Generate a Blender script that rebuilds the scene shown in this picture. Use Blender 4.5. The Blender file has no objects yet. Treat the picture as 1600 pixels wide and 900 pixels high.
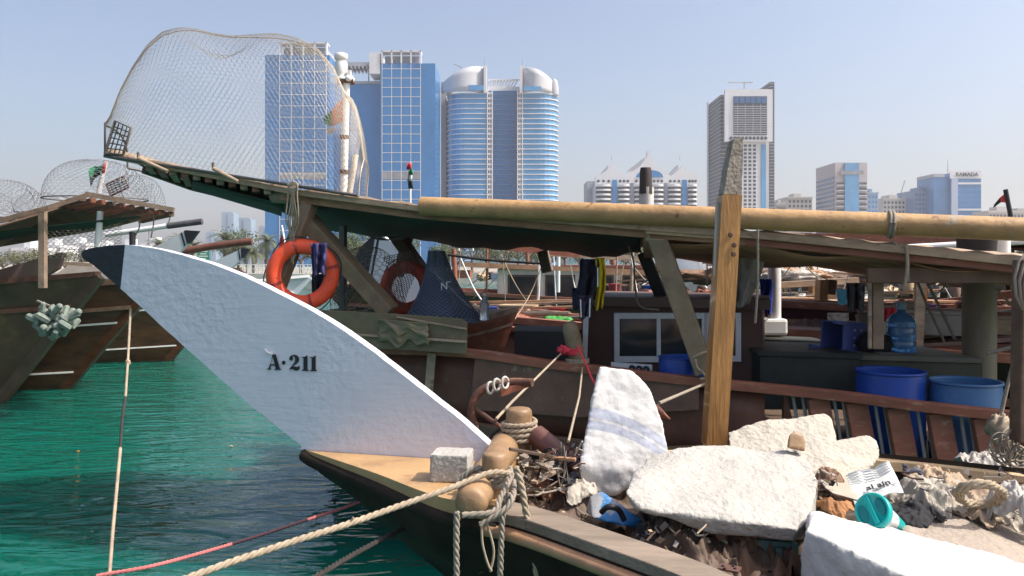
import bpy, bmesh, math, random
from mathutils import Vector, Matrix, noise
V = Vector
random.seed(7)
SC = bpy.context.scene
COL = SC.collection
F = 1200.0            # focal length in photo pixels (photo 1600 wide)
HZ = 412.0            # horizon row
EYE = 2.9             # camera height over the water
Z = V((0, 0, 1))

def P(px, py, Y):
    """world point seen at a photo pixel at distance Y"""
    return V(((px - 800) / F * Y, Y, EYE + (HZ - py) / F * Y))
def PL(px, py, pl, off=0.0):
    """point on a vertical plane Y = Y0 - s*X, seen at a pixel"""
    Y0, s = pl
    Y = (Y0 + off) / (1 + s * (px - 800) / F)
    return P(px, py, Y)
def PZ(px, py, z):
    """point at height z seen at a pixel"""
    return P(px, py, (EYE - z) * F / (py - HZ))

# ---------------------------------------------------------------- materials
MATS = {}
def M(name, col, rough=0.6, var=0.2, scale=3.0, bump=0.0, bscale=20.0, metal=0.0, col2=None, pscale=2.0,
      thr=0.55, soft=0.08, stretch=(1, 1, 1), spec=0.5, alpha=None, transm=0, wave=None, coat=0, bdist=0.01, detail=6, col3=None, thr3=.62, pscale3=9, sheen=0):
    if name in MATS: return MATS[name]
    m = bpy.data.materials.new(name); m.use_nodes = True
    nt = m.node_tree; N = nt.nodes; L = nt.links
    b = N['Principled BSDF']
    b.inputs['Roughness'].default_value = rough
    b.inputs['Metallic'].default_value = metal
    b.inputs['Specular IOR Level'].default_value = spec
    if coat: b.inputs['Coat Weight'].default_value = coat
    if transm: b.inputs['Transmission Weight'].default_value = transm
    if sheen: b.inputs['Sheen Weight'].default_value = sheen
    tc = N.new('ShaderNodeTexCoord'); mp = N.new('ShaderNodeMapping')
    mp.inputs['Scale'].default_value = stretch
    L.new(tc.outputs['Object'], mp.inputs['Vector'])
    n1 = N.new('ShaderNodeTexNoise'); n1.inputs['Scale'].default_value = scale; n1.inputs['Detail'].default_value = detail
    n1.inputs['Roughness'].default_value = .65
    L.new(mp.outputs[0], n1.inputs['Vector'])
    mx = N.new('ShaderNodeMix'); mx.data_type = 'RGBA'
    rp = N.new('ShaderNodeMapRange'); rp.inputs[1].default_value = .3; rp.inputs[2].default_value = .7
    L.new(n1.outputs['Fac'], rp.inputs[0]); L.new(rp.outputs[0], mx.inputs[0])
    mx.inputs[6].default_value = tuple(c * (1 - var) for c in col[:3]) + (1,)
    mx.inputs[7].default_value = tuple(min(1, c * (1 + var)) for c in col[:3]) + (1,)
    out = mx.outputs[2]
    def patch(out, c2, ps, th, sf):
        n2 = N.new('ShaderNodeTexNoise'); n2.inputs['Scale'].default_value = ps; n2.inputs['Detail'].default_value = 8
        n2.inputs['Roughness'].default_value = .7
        L.new(mp.outputs[0], n2.inputs['Vector'])
        r2 = N.new('ShaderNodeMapRange'); r2.inputs[1].default_value = th; r2.inputs[2].default_value = th + sf
        L.new(n2.outputs['Fac'], r2.inputs[0])
        m2 = N.new('ShaderNodeMix'); m2.data_type = 'RGBA'
        L.new(r2.outputs[0], m2.inputs[0]); L.new(out, m2.inputs[6]); m2.inputs[7].default_value = tuple(c2[:3]) + (1,)
        return m2.outputs[2]
    if col2: out = patch(out, col2, pscale, thr, soft)
    if col3: out = patch(out, col3, pscale3, thr3, .05)
    L.new(out, b.inputs['Base Color'])
    if bump:
        n3 = N.new('ShaderNodeTexNoise'); n3.inputs['Scale'].default_value = bscale; n3.inputs['Detail'].default_value = 6
        L.new(mp.outputs[0], n3.inputs['Vector'])
        bp = N.new('ShaderNodeBump'); bp.inputs['Strength'].default_value = bump; bp.inputs['Distance'].default_value = bdist
        L.new(n3.outputs['Fac'], bp.inputs['Height']); L.new(bp.outputs[0], b.inputs['Normal'])
    if alpha is not None: b.inputs['Alpha'].default_value = alpha
    MATS[name] = m
    return m

# ---------------------------------------------------------------- mesh builder
def wloc(o):
    r = V((0, 0, 0))
    while o is not None:
        r = r + V(o.location); o = o.parent
    return r
def tag(o, label=None, cat=None, group=None, kind=None):
    if label: o['label'] = label
    if cat: o['category'] = cat
    if group: o['group'] = group
    if kind: o['kind'] = kind
    return o
def thing(name, label, cat, loc=(0, 0, 0), group=None):
    o = bpy.data.objects.new(name, None); COL.objects.link(o)
    o.empty_display_size = .1
    o.location = loc
    return tag(o, label, cat, group)
def frame_of(d, up=Z):
    d = d.normalized()
    if abs(d.dot(up)) > .98: up = V((1, 0, 0)) if abs(d.x) < .9 else V((0, 1, 0))
    s = d.cross(up).normalized(); u = s.cross(d).normalized()
    return d, s, u
def spline(pts, n=6):
    pts = [V(p) for p in pts]
    if len(pts) < 3: 
        return [pts[0].lerp(pts[1], i / n) for i in range(n + 1)]
    out = []
    q = [2 * pts[0] - pts[1]] + pts + [2 * pts[-1] - pts[-2]]
    for i in range(1, len(q) - 2):
        a, b, c, d = q[i - 1], q[i], q[i + 1], q[i + 2]
        for k in range(n):
            t = k / n
            out.append(.5 * ((2 * b) + (c - a) * t + (2 * a - 5 * b + 4 * c - d) * t * t + (3 * b - a - 3 * c + d) * t ** 3))
    out.append(pts[-1].copy())
    return out
def frames(pts, up=Z):
    n = len(pts); fr = []; s0 = None
    for i in range(n):
        d = (pts[min(i + 1, n - 1)] - pts[max(i - 1, 0)])
        if d.length < 1e-9: d = V((1, 0, 0))
        d.normalize()
        if s0 is None: _, s, u = frame_of(d, up)
        else:
            s = s0 - d * s0.dot(d)
            if s.length < 1e-6: _, s, u = frame_of(d, up)
            s.normalize(); u = s.cross(d).normalized()
        s0 = s; fr.append((d, s, u))
    return fr
class MB:
    def __init__(self): self.v = []; self.f = []; self.s = []; self.mi = []
    def add(self, vs, fs, smooth=False, mi=0):
        k = len(self.v); self.v += [V(p) for p in vs]
        for f in fs: self.f.append([i + k for i in f]); self.s.append(smooth); self.mi.append(mi)
        return self
    def box(self, c, s, R=None, mi=0):
        c = V(c); hx, hy, hz = s[0] / 2, s[1] / 2, s[2] / 2
        vs = [V((x, y, z)) for x in (-hx, hx) for y in (-hy, hy) for z in (-hz, hz)]
        if R is not None: vs = [R @ p for p in vs]
        return self.add([c + p for p in vs], [(0, 1, 3, 2), (4, 6, 7, 5), (0, 4, 5, 1), (2, 3, 7, 6), (0, 2, 6, 4), (1, 5, 7, 3)], mi=mi)
    def box2(self, a, b, mi=0):
        a = V(a); b = V(b); return self.box((a + b) / 2, (abs(b.x - a.x), abs(b.y - a.y), abs(b.z - a.z)), mi=mi)
    def bar(self, p0, p1, w, h, up=Z, w1=None, h1=None):
        p0 = V(p0); p1 = V(p1); d, s, u = frame_of(p1 - p0, up); w1 = w1 or w; h1 = h1 or h
        vs = []
        for p, a, b in ((p0, w, h), (p1, w1, h1)):
            vs += [p - s * a / 2 - u * b / 2, p + s * a / 2 - u * b / 2, p + s * a / 2 + u * b / 2, p - s * a / 2 + u * b / 2]
        return self.add(vs, [(3, 2, 1, 0), (4, 5, 6, 7), (0, 1, 5, 4), (1, 2, 6, 5), (2, 3, 7, 6), (3, 0, 4, 7)])
    def sweep(self, pts, prof, up=Z, cap=True, smooth=False):
        """prof: list of (side, up) offsets, fixed up vector"""
        pts = [V(p) for p in pts]; n = len(pts); m = len(prof); vs = []
        for i, p in enumerate(pts):
            d = pts[min(i + 1, n - 1)] - pts[max(i - 1, 0)]; d, s, u = frame_of(d, up)
            vs += [p + s * a + u * b for a, b in prof]
        fs = [(i * m + j, i * m + (j + 1) % m, (i + 1) * m + (j + 1) % m, (i + 1) * m + j) for i in range(n - 1) for j in range(m)]
        if cap: fs += [tuple(range(m - 1, -1, -1)), tuple((n - 1) * m + j for j in range(m))]
        return self.add(vs, fs, smooth)
    def rail(self, pts, w, h, up=Z):
        return self.sweep(pts, [(-w / 2, -h / 2), (w / 2, -h / 2), (w / 2, h / 2), (-w / 2, h / 2)], up)
    def tube(self, pts, r, n=8, cap=True, smooth=True):
        pts = [V(p) for p in pts]; N = len(pts); rs = r if isinstance(r, (list, tuple)) else [r] * N
        fr = frames(pts); vs = []
        for i, p in enumerate(pts):
            d, s, u = fr[i]
            vs += [p + (s * math.cos(2 * math.pi * j / n) + u * math.sin(2 * math.pi * j / n)) * rs[i] for j in range(n)]
        self.add(vs, [(i * n + j, i * n + (j + 1) % n, (i + 1) * n + (j + 1) % n, (i + 1) * n + j) for i in range(N - 1) for j in range(n)], smooth)
        if cap: self.add(vs[:n], [tuple(range(n - 1, -1, -1))]); self.add(vs[-n:], [tuple(range(n))])
        return self
    def rope(self, pts, r, pitch=None, n=5, strands=3, step=None):
        """laid rope: twisted strands round a path"""
        pts = [V(p) for p in pts]; pitch = pitch or r * 7
        L = sum((pts[i + 1] - pts[i]).length for i in range(len(pts) - 1))
        step = step or pitch / 7; cnt = max(4, min(900, int(L / step)))
        q = []; acc = 0; i = 0; seg = (pts[1] - pts[0]).length
        for k in range(cnt + 1):
            t = L * k / cnt
            while t > acc + seg and i < len(pts) - 2: acc += seg; i += 1; seg = (pts[i + 1] - pts[i]).length
            q.append(pts[i].lerp(pts[i + 1], min(1, (t - acc) / max(seg, 1e-9))))
        fr = frames(q)
        for sidx in range(strands):
            path = []
            for k, p in enumerate(q):
                a = 2 * math.pi * (sidx / strands + (L * k / cnt) / pitch)
                d, s, u = fr[k]; path.append(p + (s * math.cos(a) + u * math.sin(a)) * r * .5)
            self.tube(path, r * .55, n)
        return self
    def lathe(self, prof, base=(0, 0, 0), n=24, axis=None, cap0=True, cap1=True, smooth=True, mi=0):
        base = V(base); q = Z.rotation_difference(V(axis).normalized()) if axis is not None else None
        vs = []
        for r, z in prof:
            for j in range(n):
                p = V((r * math.cos(2 * math.pi * j / n), r * math.sin(2 * math.pi * j / n), z))
                vs.append(base + (q @ p if q else p))
        m = len(prof)
        self.add(vs, [(i * n + j, i * n + (j + 1) % n, (i + 1) * n + (j + 1) % n, (i + 1) * n + j) for i in range(m - 1) for j in range(n)], smooth, mi)
        if cap0: self.add(vs[:n], [tuple(range(n - 1, -1, -1))], mi=mi)
        if cap1: self.add(vs[-n:], [tuple(range(n))], mi=mi)
        return self
    def prism(self, pts, vec, mi=0, smooth=False):
        pts = [V(p) for p in pts]; vec = V(vec); n = len(pts)
        return self.add(pts + [p + vec for p in pts], [tuple(range(n)), tuple(range(2 * n - 1, n - 1, -1))], mi=mi).add(
            pts + [p + vec for p in pts], [(i, i + n, (i + 1) % n + n, (i + 1) % n) for i in range(n)], smooth, mi)
    def grid(self, fn, nu, nv, smooth=True, mi=0):
        vs = [fn(i / nu, j / nv) for i in range(nu + 1) for j in range(nv + 1)]; w = nv + 1
        return self.add(vs, [(i * w + j, (i + 1) * w + j, (i + 1) * w + j + 1, i * w + j + 1) for i in range(nu) for j in range(nv)], smooth, mi)
    def ball(self, c, r, n=12, lump=0, ls=3, seed=0):
        c = V(c); r = V(r) if hasattr(r, '__len__') else V((r, r, r)); vs = []
        for i in range(n + 1):
            for j in range(2 * n):
                a = math.pi * i / n; b = math.pi * j / n
                d = V((math.sin(a) * math.cos(b), math.sin(a) * math.sin(b), math.cos(a)))
                k = 1 + (lump * noise.noise(d * ls + V((seed, seed * 1.7, 0))) if lump else 0)
                vs.append(c + V((d.x * r.x, d.y * r.y, d.z * r.z)) * k)
        w = 2 * n
        return self.add(vs, [(i * w + j, (i + 1) * w + j, (i + 1) * w + (j + 1) % w, i * w + (j + 1) % w) for i in range(n) for j in range(w)], True)
    def wires(self, segs, r):
        for a, b in segs:
            d = b - a
            if d.length < 1e-6: continue
            d, s, u = frame_of(d)
            o = [s * r, (-s * .5 + u * .866) * r, (-s * .5 - u * .866) * r]
            self.add([a + k for k in o] + [b + k for k in o], [(0, 1, 4, 3), (1, 2, 5, 4), (2, 0, 3, 5)])
        return self
    def hexnet(self, fn, nu, nv, r, keep=None):
        """honeycomb wire mesh over fn(u,v)"""
        pt = {}
        def g(i, j):
            if (i, j) not in pt:
                du = .32 if (i + j) % 2 else -.32
                pt[(i, j)] = fn(min(1, max(0, i / nu)), min(1, max(0, (j + du * 0.9) / nv)))
            return pt[(i, j)]
        segs = []
        for i in range(nu + 1):
            for j in range(nv + 1):
                if i < nu: segs.append((g(i, j), g(i + 1, j)))
                if j < nv and (i + j) % 2: segs.append((g(i, j), g(i, j + 1)))
        if keep: segs = [s for s in segs if keep(s)]
        return self.wires(segs, r)
    def build(self, name, mat, parent=None, bevel=0, seg=2, label=None, cat=None, group=None, kind=None, solid=0, remesh=0, disp=None, sub=0):
        me = bpy.data.meshes.new(name)
        if parent is not None: off = wloc(parent)
        elif kind == 'structure': off = V((0, 0, 0))
        else:
            xs = [p.x for p in self.v]; ys = [p.y for p in self.v]; zs = [p.z for p in self.v]
            off = V(((min(xs) + max(xs)) / 2, (min(ys) + max(ys)) / 2, min(zs)))
        me.from_pydata([tuple(p - off) for p in self.v], [], self.f)
        me.polygons.foreach_set('use_smooth', self.s); me.polygons.foreach_set('material_index', self.mi)
        for m in (mat if isinstance(mat, (list, tuple)) else [mat]): me.materials.append(m)
        me.update()
        o = bpy.data.objects.new(name, me); COL.objects.link(o)
        if parent is not None: o.parent = parent
        else: o.location = off
        if bevel:
            b = o.modifiers.new('bevel', 'BEVEL'); b.width = bevel; b.segments = seg; b.limit_method = 'ANGLE'; b.angle_limit = math.radians(40)
        if solid:
            b = o.modifiers.new('solid', 'SOLIDIFY'); b.thickness = solid; b.offset = 0
        if sub:
            b = o.modifiers.new('sub', 'SUBSURF'); b.levels = sub; b.render_levels = sub
        if remesh:
            b = o.modifiers.new('remesh', 'REMESH'); b.mode = 'VOXEL'; b.voxel_size = remesh; b.use_smooth_shade = True
        for k, dd_ in enumerate(disp or []):
            sz, st = dd_[:2]; ty = dd_[2] if len(dd_) > 2 else 'CLOUDS'
            t = bpy.data.textures.new('relief', ty); t.noise_scale = sz
            if ty == 'CLOUDS': t.noise_depth = 3
            b = o.modifiers.new('disp', 'DISPLACE'); b.texture = t; b.strength = st; b.mid_level = .5; b.texture_coords = 'LOCAL'
        tag(o, label, cat, group, kind)
        return o
    def hull(self, pts):
        bm = bmesh.new()
        for p in pts: bm.verts.new(p)
        r = bmesh.ops.convex_hull(bm, input=bm.verts)
        bm.verts.index_update()
        used = [v for v in bm.verts if v.link_faces]
        ix = {v: i for i, v in enumerate(used)}
        self.add([v.co.copy() for v in used], [[ix[v] for v in f.verts] for f in bm.faces]); bm.free()
        return self
def copy_tree(o, loc=None, rz=None, label=None, scale=None, group=None):
    def rec(a, par):
        c = a.copy(); COL.objects.link(c)
        if par is not None: c.parent = par
        for ch in list(a.children): rec(ch, c)
        return c
    c = rec(o, None)
    if loc is not None: c.location = loc
    if rz is not None: c.rotation_euler[2] = rz
    if scale is not None: c.scale = (scale,) * 3 if not hasattr(scale, '__len__') else scale
    if label: c['label'] = label
    if group: c['group'] = group
    return c
def text_mesh(body, size, name, mat, parent, origin, xdir, zdir, depth=.004, bold=0, align='CENTER', label=None):
    cu = bpy.data.curves.new(name, 'FONT'); cu.body = body; cu.size = size; cu.extrude = depth; cu.align_x = align; cu.offset = bold
    o = bpy.data.objects.new(name, cu); COL.objects.link(o)
    dg = bpy.context.evaluated_depsgraph_get(); me = bpy.data.meshes.new_from_object(o.evaluated_get(dg))
    bpy.data.objects.remove(o)
    xd = V(xdir).normalized(); zd = V(zdir).normalized(); nd = xd.cross(zd)
    off = wloc(parent) if parent else V((0, 0, 0))
    for v in me.vertices: 
        c = v.co; v.co = V(origin) + xd * c.x + zd * c.y + nd * c.z - off
    me.materials.clear(); me.materials.append(mat)
    for p in me.polygons: p.material_index = 0
    n = bpy.data.objects.new(name, me); COL.objects.link(n); n.parent = parent
    if label: n['label'] = label
    return n
# ---------------------------------------------------------------- camera, light
cam = bpy.data.cameras.new('camera'); co = bpy.data.objects.new('camera', cam); COL.objects.link(co)
co.location = (0, 0, EYE); co.rotation_euler = (math.radians(90), 0, 0)
cam.sensor_width = 36; cam.lens = 36 * F / 1600; cam.shift_y = -(450 - HZ) / 1600; cam.clip_end = 12000; cam.clip_start = .05
SC.camera = co
SUN_EL = math.radians(52); sd = V((.98, -.2, 0)).normalized() * math.cos(SUN_EL); sd.z = math.sin(SUN_EL)
sun = bpy.data.lights.new('sun', 'SUN'); sun.energy = 3.9; sun.angle = math.radians(.55); sun.color = (1, .94, .86)
so = bpy.data.objects.new('sun', sun); COL.objects.link(so); so.location = (30, -10, 60)
so.rotation_euler = sd.to_track_quat('Z', 'Y').to_euler()
w = bpy.data.worlds.new('World'); SC.world = w; w.use_nodes = True
nt = w.node_tree; bg = nt.nodes['Background']; sky = nt.nodes.new('ShaderNodeTexSky'); sky.sky_type = 'NISHITA'; sky.sun_disc = False
sky.sun_elevation = SUN_EL; sky.sun_rotation = math.atan2(sd.x, sd.y); sky.air_density = .9; sky.dust_density = 5.0; sky.ozone_density = 1.2; sky.altitude = 0
nt.links.new(sky.outputs[0], bg.inputs[0]); bg.inputs[1].default_value = .15
SC.view_settings.view_transform = 'Standard'; SC.view_settings.look = 'None'; SC.view_settings.gamma = 1; SC.view_settings.exposure = 0.6
SC.cycles.max_bounces = 6; SC.cycles.transparent_max_bounces = 12; SC.cycles.volume_bounces = 0
SC.cycles.diffuse_bounces = 3; SC.cycles.glossy_bounces = 3
# ================================================================= water, ground
def water_mat():
    m = bpy.data.materials.new('sea_water'); m.use_nodes = True; nt = m.node_tree; N = nt.nodes; L = nt.links; b = N['Principled BSDF']
    b.inputs['Roughness'].default_value = .04; b.inputs['IOR'].default_value = 1.5
    b.inputs['Subsurface Weight'].default_value = .85; b.inputs['Subsurface Radius'].default_value = (.4, 1.6, 1.3); b.inputs['Subsurface Scale'].default_value = 2.6
    tc = N.new('ShaderNodeTexCoord'); mp = N.new('ShaderNodeMapping'); L.new(tc.outputs['Object'], mp.inputs[0])
    mp.inputs['Rotation'].default_value = (0, 0, math.radians(14)); mp.inputs['Scale'].default_value = (.55, 1.5, 1)
    n0 = N.new('ShaderNodeTexNoise'); n0.inputs['Scale'].default_value = .25; n0.inputs['Detail'].default_value = 2; L.new(mp.outputs[0], n0.inputs[0])
    mx = N.new('ShaderNodeMix'); mx.data_type = 'RGBA'; L.new(n0.outputs[0], mx.inputs[0])
    mx.inputs[6].default_value = (.002, .080, .056, 1); mx.inputs[7].default_value = (.002, .125, .092, 1); L.new(mx.outputs[2], b.inputs['Base Color'])
    n1 = N.new('ShaderNodeTexNoise'); n1.inputs['Scale'].default_value = 1.5; n1.inputs['Detail'].default_value = 2.5; n1.inputs['Distortion'].default_value = 1.0
    n2 = N.new('ShaderNodeTexNoise'); n2.inputs['Scale'].default_value = 5.5; n2.inputs['Detail'].default_value = 2; n2.inputs['Distortion'].default_value = .6
    L.new(mp.outputs[0], n1.inputs[0]); L.new(mp.outputs[0], n2.inputs[0])
    b1 = N.new('ShaderNodeBump'); b1.inputs['Strength'].default_value = .7; b1.inputs['Distance'].default_value = .13
    b2 = N.new('ShaderNodeBump'); b2.inputs['Strength'].default_value = .5; b2.inputs['Distance'].default_value = .03
    L.new(n1.outputs[0], b1.inputs['Height']); L.new(n2.outputs[0], b2.inputs['Height']); L.new(b1.outputs[0], b2.inputs['Normal']); L.new(b2.outputs[0], b.inputs['Normal'])
    return m
MB().add([(-1500, -30, 0), (1500, -30, 0), (1500, 118, 0), (-1500, 118, 0)], [(0, 1, 2, 3)]).build('water', water_mat(), kind='structure')
sand = M('pale_ground', (.30, .27, .22), .9, .25, .05)
MB().add([(-2600, 112, 1.15), (2600, 112, 1.15), (2600, 3300, 1.15), (-2600, 3300, 1.15)], [(0, 1, 2, 3)]).build('ground', sand, kind='structure')
MB().add([(-900, 124, 1.154), (900, 124, 1.154), (900, 146, 1.154), (-900, 146, 1.154)], [(0, 1, 2, 3)]).build('road', M('asphalt', (.06, .06, .065), .9), kind='structure')
conc = M('pale_concrete', (.42, .40, .36), .85, .2, .6, .3, 6)
MB().box2((-900, 111.2, -1), (900, 112, 1.5)).build('seawall', conc, label='long pale concrete seawall along the far side of the harbour', cat='wall')
# promenade pier with white railing (left, behind the life ring)
pier = thing('promenade_pier', 'pale promenade pier on posts with white railing beyond the white prow', 'pier', P(490, 430, 88))
a = P(345, 429, 88); b_ = P(545, 429, 88)
MB().box2((a.x, 88, 1.25), (b_.x, 92, 1.75)).build('pier_deck', conc, pier)
wht = M('white_paint', (.72, .72, .70), .5, .06)
mb = MB()
n = 34
for i in range(n + 1):
    x = a.x + (b_.x - a.x) * i / n
    mb.box2((x - .05, 88.1, 1.75), (x + .05, 88.2, 2.8))
for z in (2.8, 2.3): mb.box2((a.x, 88.09, z - .04), (b_.x, 88.21, z + .04))
mb.build('railing', wht, pier)
for i in range(8):
    x = a.x + 1 + (b_.x - a.x - 2) * i / 7
    MB().box2((x - .25, 88.3, -1), (x + .25, 88.8, 1.25)).build('post', conc, pier)

# ================================================================= trees
leafA = M('leaf_green', (.07, .10, .035), .8, .45, .9); leafB = M('leaf_olive', (.12, .125, .06), .8, .4, .9); bark = M('bark', (.16, .12, .09), .9, .3, 4)
palmleaf = M('palm_frond', (.10, .115, .055), .7, .4, .8)
def bushy(name, h, w, seed, mat, nl=1500, leaf=.32):
    rnd = random.Random(seed)
    root = thing(name, 'x', 'tree')
    mb = MB(); th = h * .42
    mb.tube([V((0, 0, 0)), V((.1, 0, th * .5)), V((0, .1, th))], [w * .035, w * .03, w * .024], 7)
    for k in range(6):
        a = k * 1.05 + rnd.random(); mb.tube([V((0, 0, th * .8)), V((math.cos(a) * w * .2, math.sin(a) * w * .2, th * 1.3)), V((math.cos(a) * w * .34, math.sin(a) * w * .34, h * .75))], [w * .018, w * .012, w * .006], 5)
    mb.build('trunk', bark, root)
    mb = MB(); lobes = []
    for k in range(13):
        a = rnd.random() * 6.28; r = rnd.random() ** .5 * w * .36
        lobes.append((V((math.cos(a) * r, math.sin(a) * r, th + (h - th) * rnd.uniform(.25, .8))), w * rnd.uniform(.12, .24)))
    for k in range(nl):
        c, r = rnd.choice(lobes); d = V((rnd.gauss(0, 1), rnd.gauss(0, 1), rnd.gauss(0, .8))).normalized()
        p = c + d * r * rnd.uniform(.55, 1.12); s = leaf * rnd.uniform(.6, 1.3)
        t1 = V((rnd.gauss(0, 1), rnd.gauss(0, 1), rnd.gauss(0, 1))).normalized(); t2 = t1.cross(d).normalized() if t1.cross(d).length > .1 else Z
        mb.add([p - t1 * s * .5, p + t2 * s * .4, p + t1 * s * .5, p - t2 * s * .4], [(0, 1, 2, 3)])
    mb.build('crown', mat, root)
    return root
def palm(name, h, seed, mat):
    rnd = random.Random(seed); root = thing(name, 'x', 'palm')
    mb = MB(); mb.tube([V((0, 0, 0)), V((.15, 0, h * .5)), V((.1, .05, h))], [.32, .24, .22], 8); mb.build('trunk', bark, root)
    mb = MB()
    for k in range(34):
        a = k * 2.4; el = rnd.uniform(-.5, 1.3); L = rnd.uniform(2.4, 3.3); pts = []
        p = V((.1, .05, h)); 
        for s in range(9):
            e = el - s * .22; pts.append(p.copy()); p = p + V((math.cos(a) * math.cos(e), math.sin(a) * math.cos(e), math.sin(e))) * L / 8
        side = V((-math.sin(a), math.cos(a), 0))
        for s in range(1, 9):
            wd = .55 * math.sin(math.pi * min(1, (s + .6) / 9.4)) + .08
            dr = (pts[s] - pts[s - 1]).normalized()
            for sg in (-1, 1):
                for q in (0, .5):
                    b0 = pts[s - 1].lerp(pts[s], q); tip = b0 + side * sg * wd + dr * .3 - Z * .22 * wd
                    mb.add([b0, b0 + dr * .13, tip], [(0, 1, 2)])
    mb.build('crown', mat, root)
    return root
protoT = [bushy('bushy_tree', 6.5, 8, 1, leafA), bushy('bushy_tree', 5.5, 9, 2, leafB), bushy('bushy_tree', 7.5, 8, 3, leafA)]
protoP = [palm('palm_tree', 3.4, 4, palmleaf), palm('palm_tree', 5.0, 5, palmleaf)]
used = set()
def tree(kind, i, px, Y, h, label, group):
    pr = (protoT if kind == 'b' else protoP)[i]; s = h
    key = (kind, i)
    if key in used: o = copy_tree(pr)
    else: o = pr; used.add(key)
    o.location = ((px - 800) / F * Y, Y, 1.15); o.scale = (s, s, s); o.rotation_euler[2] = px * .37
    tag(o, label, None, group)
rnd = random.Random(11)
tl = [(395, 'palm with a loose olive crown nearest the pier, left of the life ring'), (418, 'palm tree showing between the white prow and orange life ring'), (372, 'low palm behind the distant second white prow'), (352, 'palm tree right of the green road sign'), (300, 'palm at the left of the green road sign')]
for k, (px, lb) in enumerate(tl): tree('p', k % 2, px, 122 + k * 2.3, 1.0 + .05 * k, lb, 'palms along the waterfront')
tree('b', 0, 372, 150, 1.25, 'dark green round tree above the far white prow with a gull', None)
for k in range(4): tree('p', k % 2, 232 + k * 17, 126 + k, .9 + .06 * k, 'small waterfront palm behind the black tip of the white prow', 'small palms behind the black prow tip')
for k in range(7): tree('b', 1, 5 + k * 32, 128 + k % 3 * 4, .62 + .05 * (k % 3), 'low olive shrub tree on the bank under the left canopies', 'low shrub trees on the left bank')
for k in range(7): tree('b', k % 3, 470 + k * 27, 128 + k % 3 * 5, .95 + .12 * (k % 2), 'bushy green waterfront tree seen through the brown boat, left of the net cone', 'trees seen through the open sides of the brown boat')
for k in range(15): tree('b', k % 3, 690 + k * 24, 135 + k % 4 * 5, .78 + .1 * (k % 3), 'green waterfront tree under the long canopy, right of the net cone', 'trees seen under the long canopy')
for k in range(14): tree('b', (k + 1) % 3, 1090 + k * 40, 140 + k % 4 * 6, .62 + .08 * (k % 3), 'green tree on the far bank below the right hand towers', 'trees on the right far bank')
# road sign
rs = thing('road_sign', 'green road sign with white lettering on two posts', 'sign', P(318, 410, 118) * 1)
rs.location.z = 1.15
c = P(318, 400, 118)
MB().box2((c.x - .9, 117.95, 3.35), (c.x + .9, 118.02, 5.05)).build('sign_panel', M('sign_green', (.0, .22, .13), .5, .03), rs)
mb = MB()
for i, wl_ in enumerate((1.3, 1.0, 1.4, .8)):
    mb.box2((c.x - wl_ / 2, 117.93, 4.7 - i * .36), (c.x + wl_ / 2, 117.945, 4.84 - i * .36))
mb.build('lettering', wht, rs)
for s in (-.6, .6): MB().box2((c.x + s - .06, 118.03, 1.15), (c.x + s + .06, 118.13, 5)).build('post', M('grey_steel', (.35, .36, .38), .4, .1, metal=.6), rs)
# lamp posts on the promenade
lp = thing('street_lamp', 'thin street lamp on the waterfront, leftmost behind the far prows', 'street lamp', (P(233, 0, 125).x, 125, 1.15))
MB().tube([V((lp.location.x, 125, 1.15)), V((lp.location.x, 125, 8.2))], .09, 6).build('pole', MATS['grey_steel'], lp)
MB().box2((lp.location.x - .9, 124.9, 8.2), (lp.location.x + .9, 125.1, 8.32)).build('lamp_arm', MATS['grey_steel'], lp)
copy_tree(lp, (P(385, 0, 127).x, 127, 1.15), None, 'thin street lamp on the waterfront above the second far white prow')
copy_tree(lp, (P(852, 0, 130).x, 130, 1.15), None, 'thin street lamp seen under the canopy behind the net cone boat')

# ================================================================= skyline
glassB = M('blue_glass', (.03, .17, .41), .18, .18, .06, spec=.7); glassL = M('light_blue_glass', (.08, .27, .50), .15, .25, .05, spec=.8)
glassD = M('dark_blue_glass', (.02, .10, .26), .15, .15, .06, spec=.6)
cladW = M('white_cladding', (.62, .62, .64), .6, .05, .1); cladG = M('grey_cladding', (.36, .37, .40), .6, .08, .1); dark = M('dark_louvre', (.035, .04, .055), .5, .2, .1)
paleT = M('pale_tower_glass', (.20, .30, .40), .3, .1, .02); cream = M('cream_facade', (.48, .45, .42), .8, .1, .05); gband = M('grey_band', (.24, .25, .27), .6, .3, .2)
def X(px, Y): return (px - 800) / F * Y
def Zp(py, Y): return EYE + (HZ - py) / F * Y
G0 = 1.15
def bx(x0, x1, y0, y1, z0, z1, name, mat, parent): return MB().box2((x0, y0, z0), (x1, y1, z1)).build(name, mat, parent)
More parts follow.
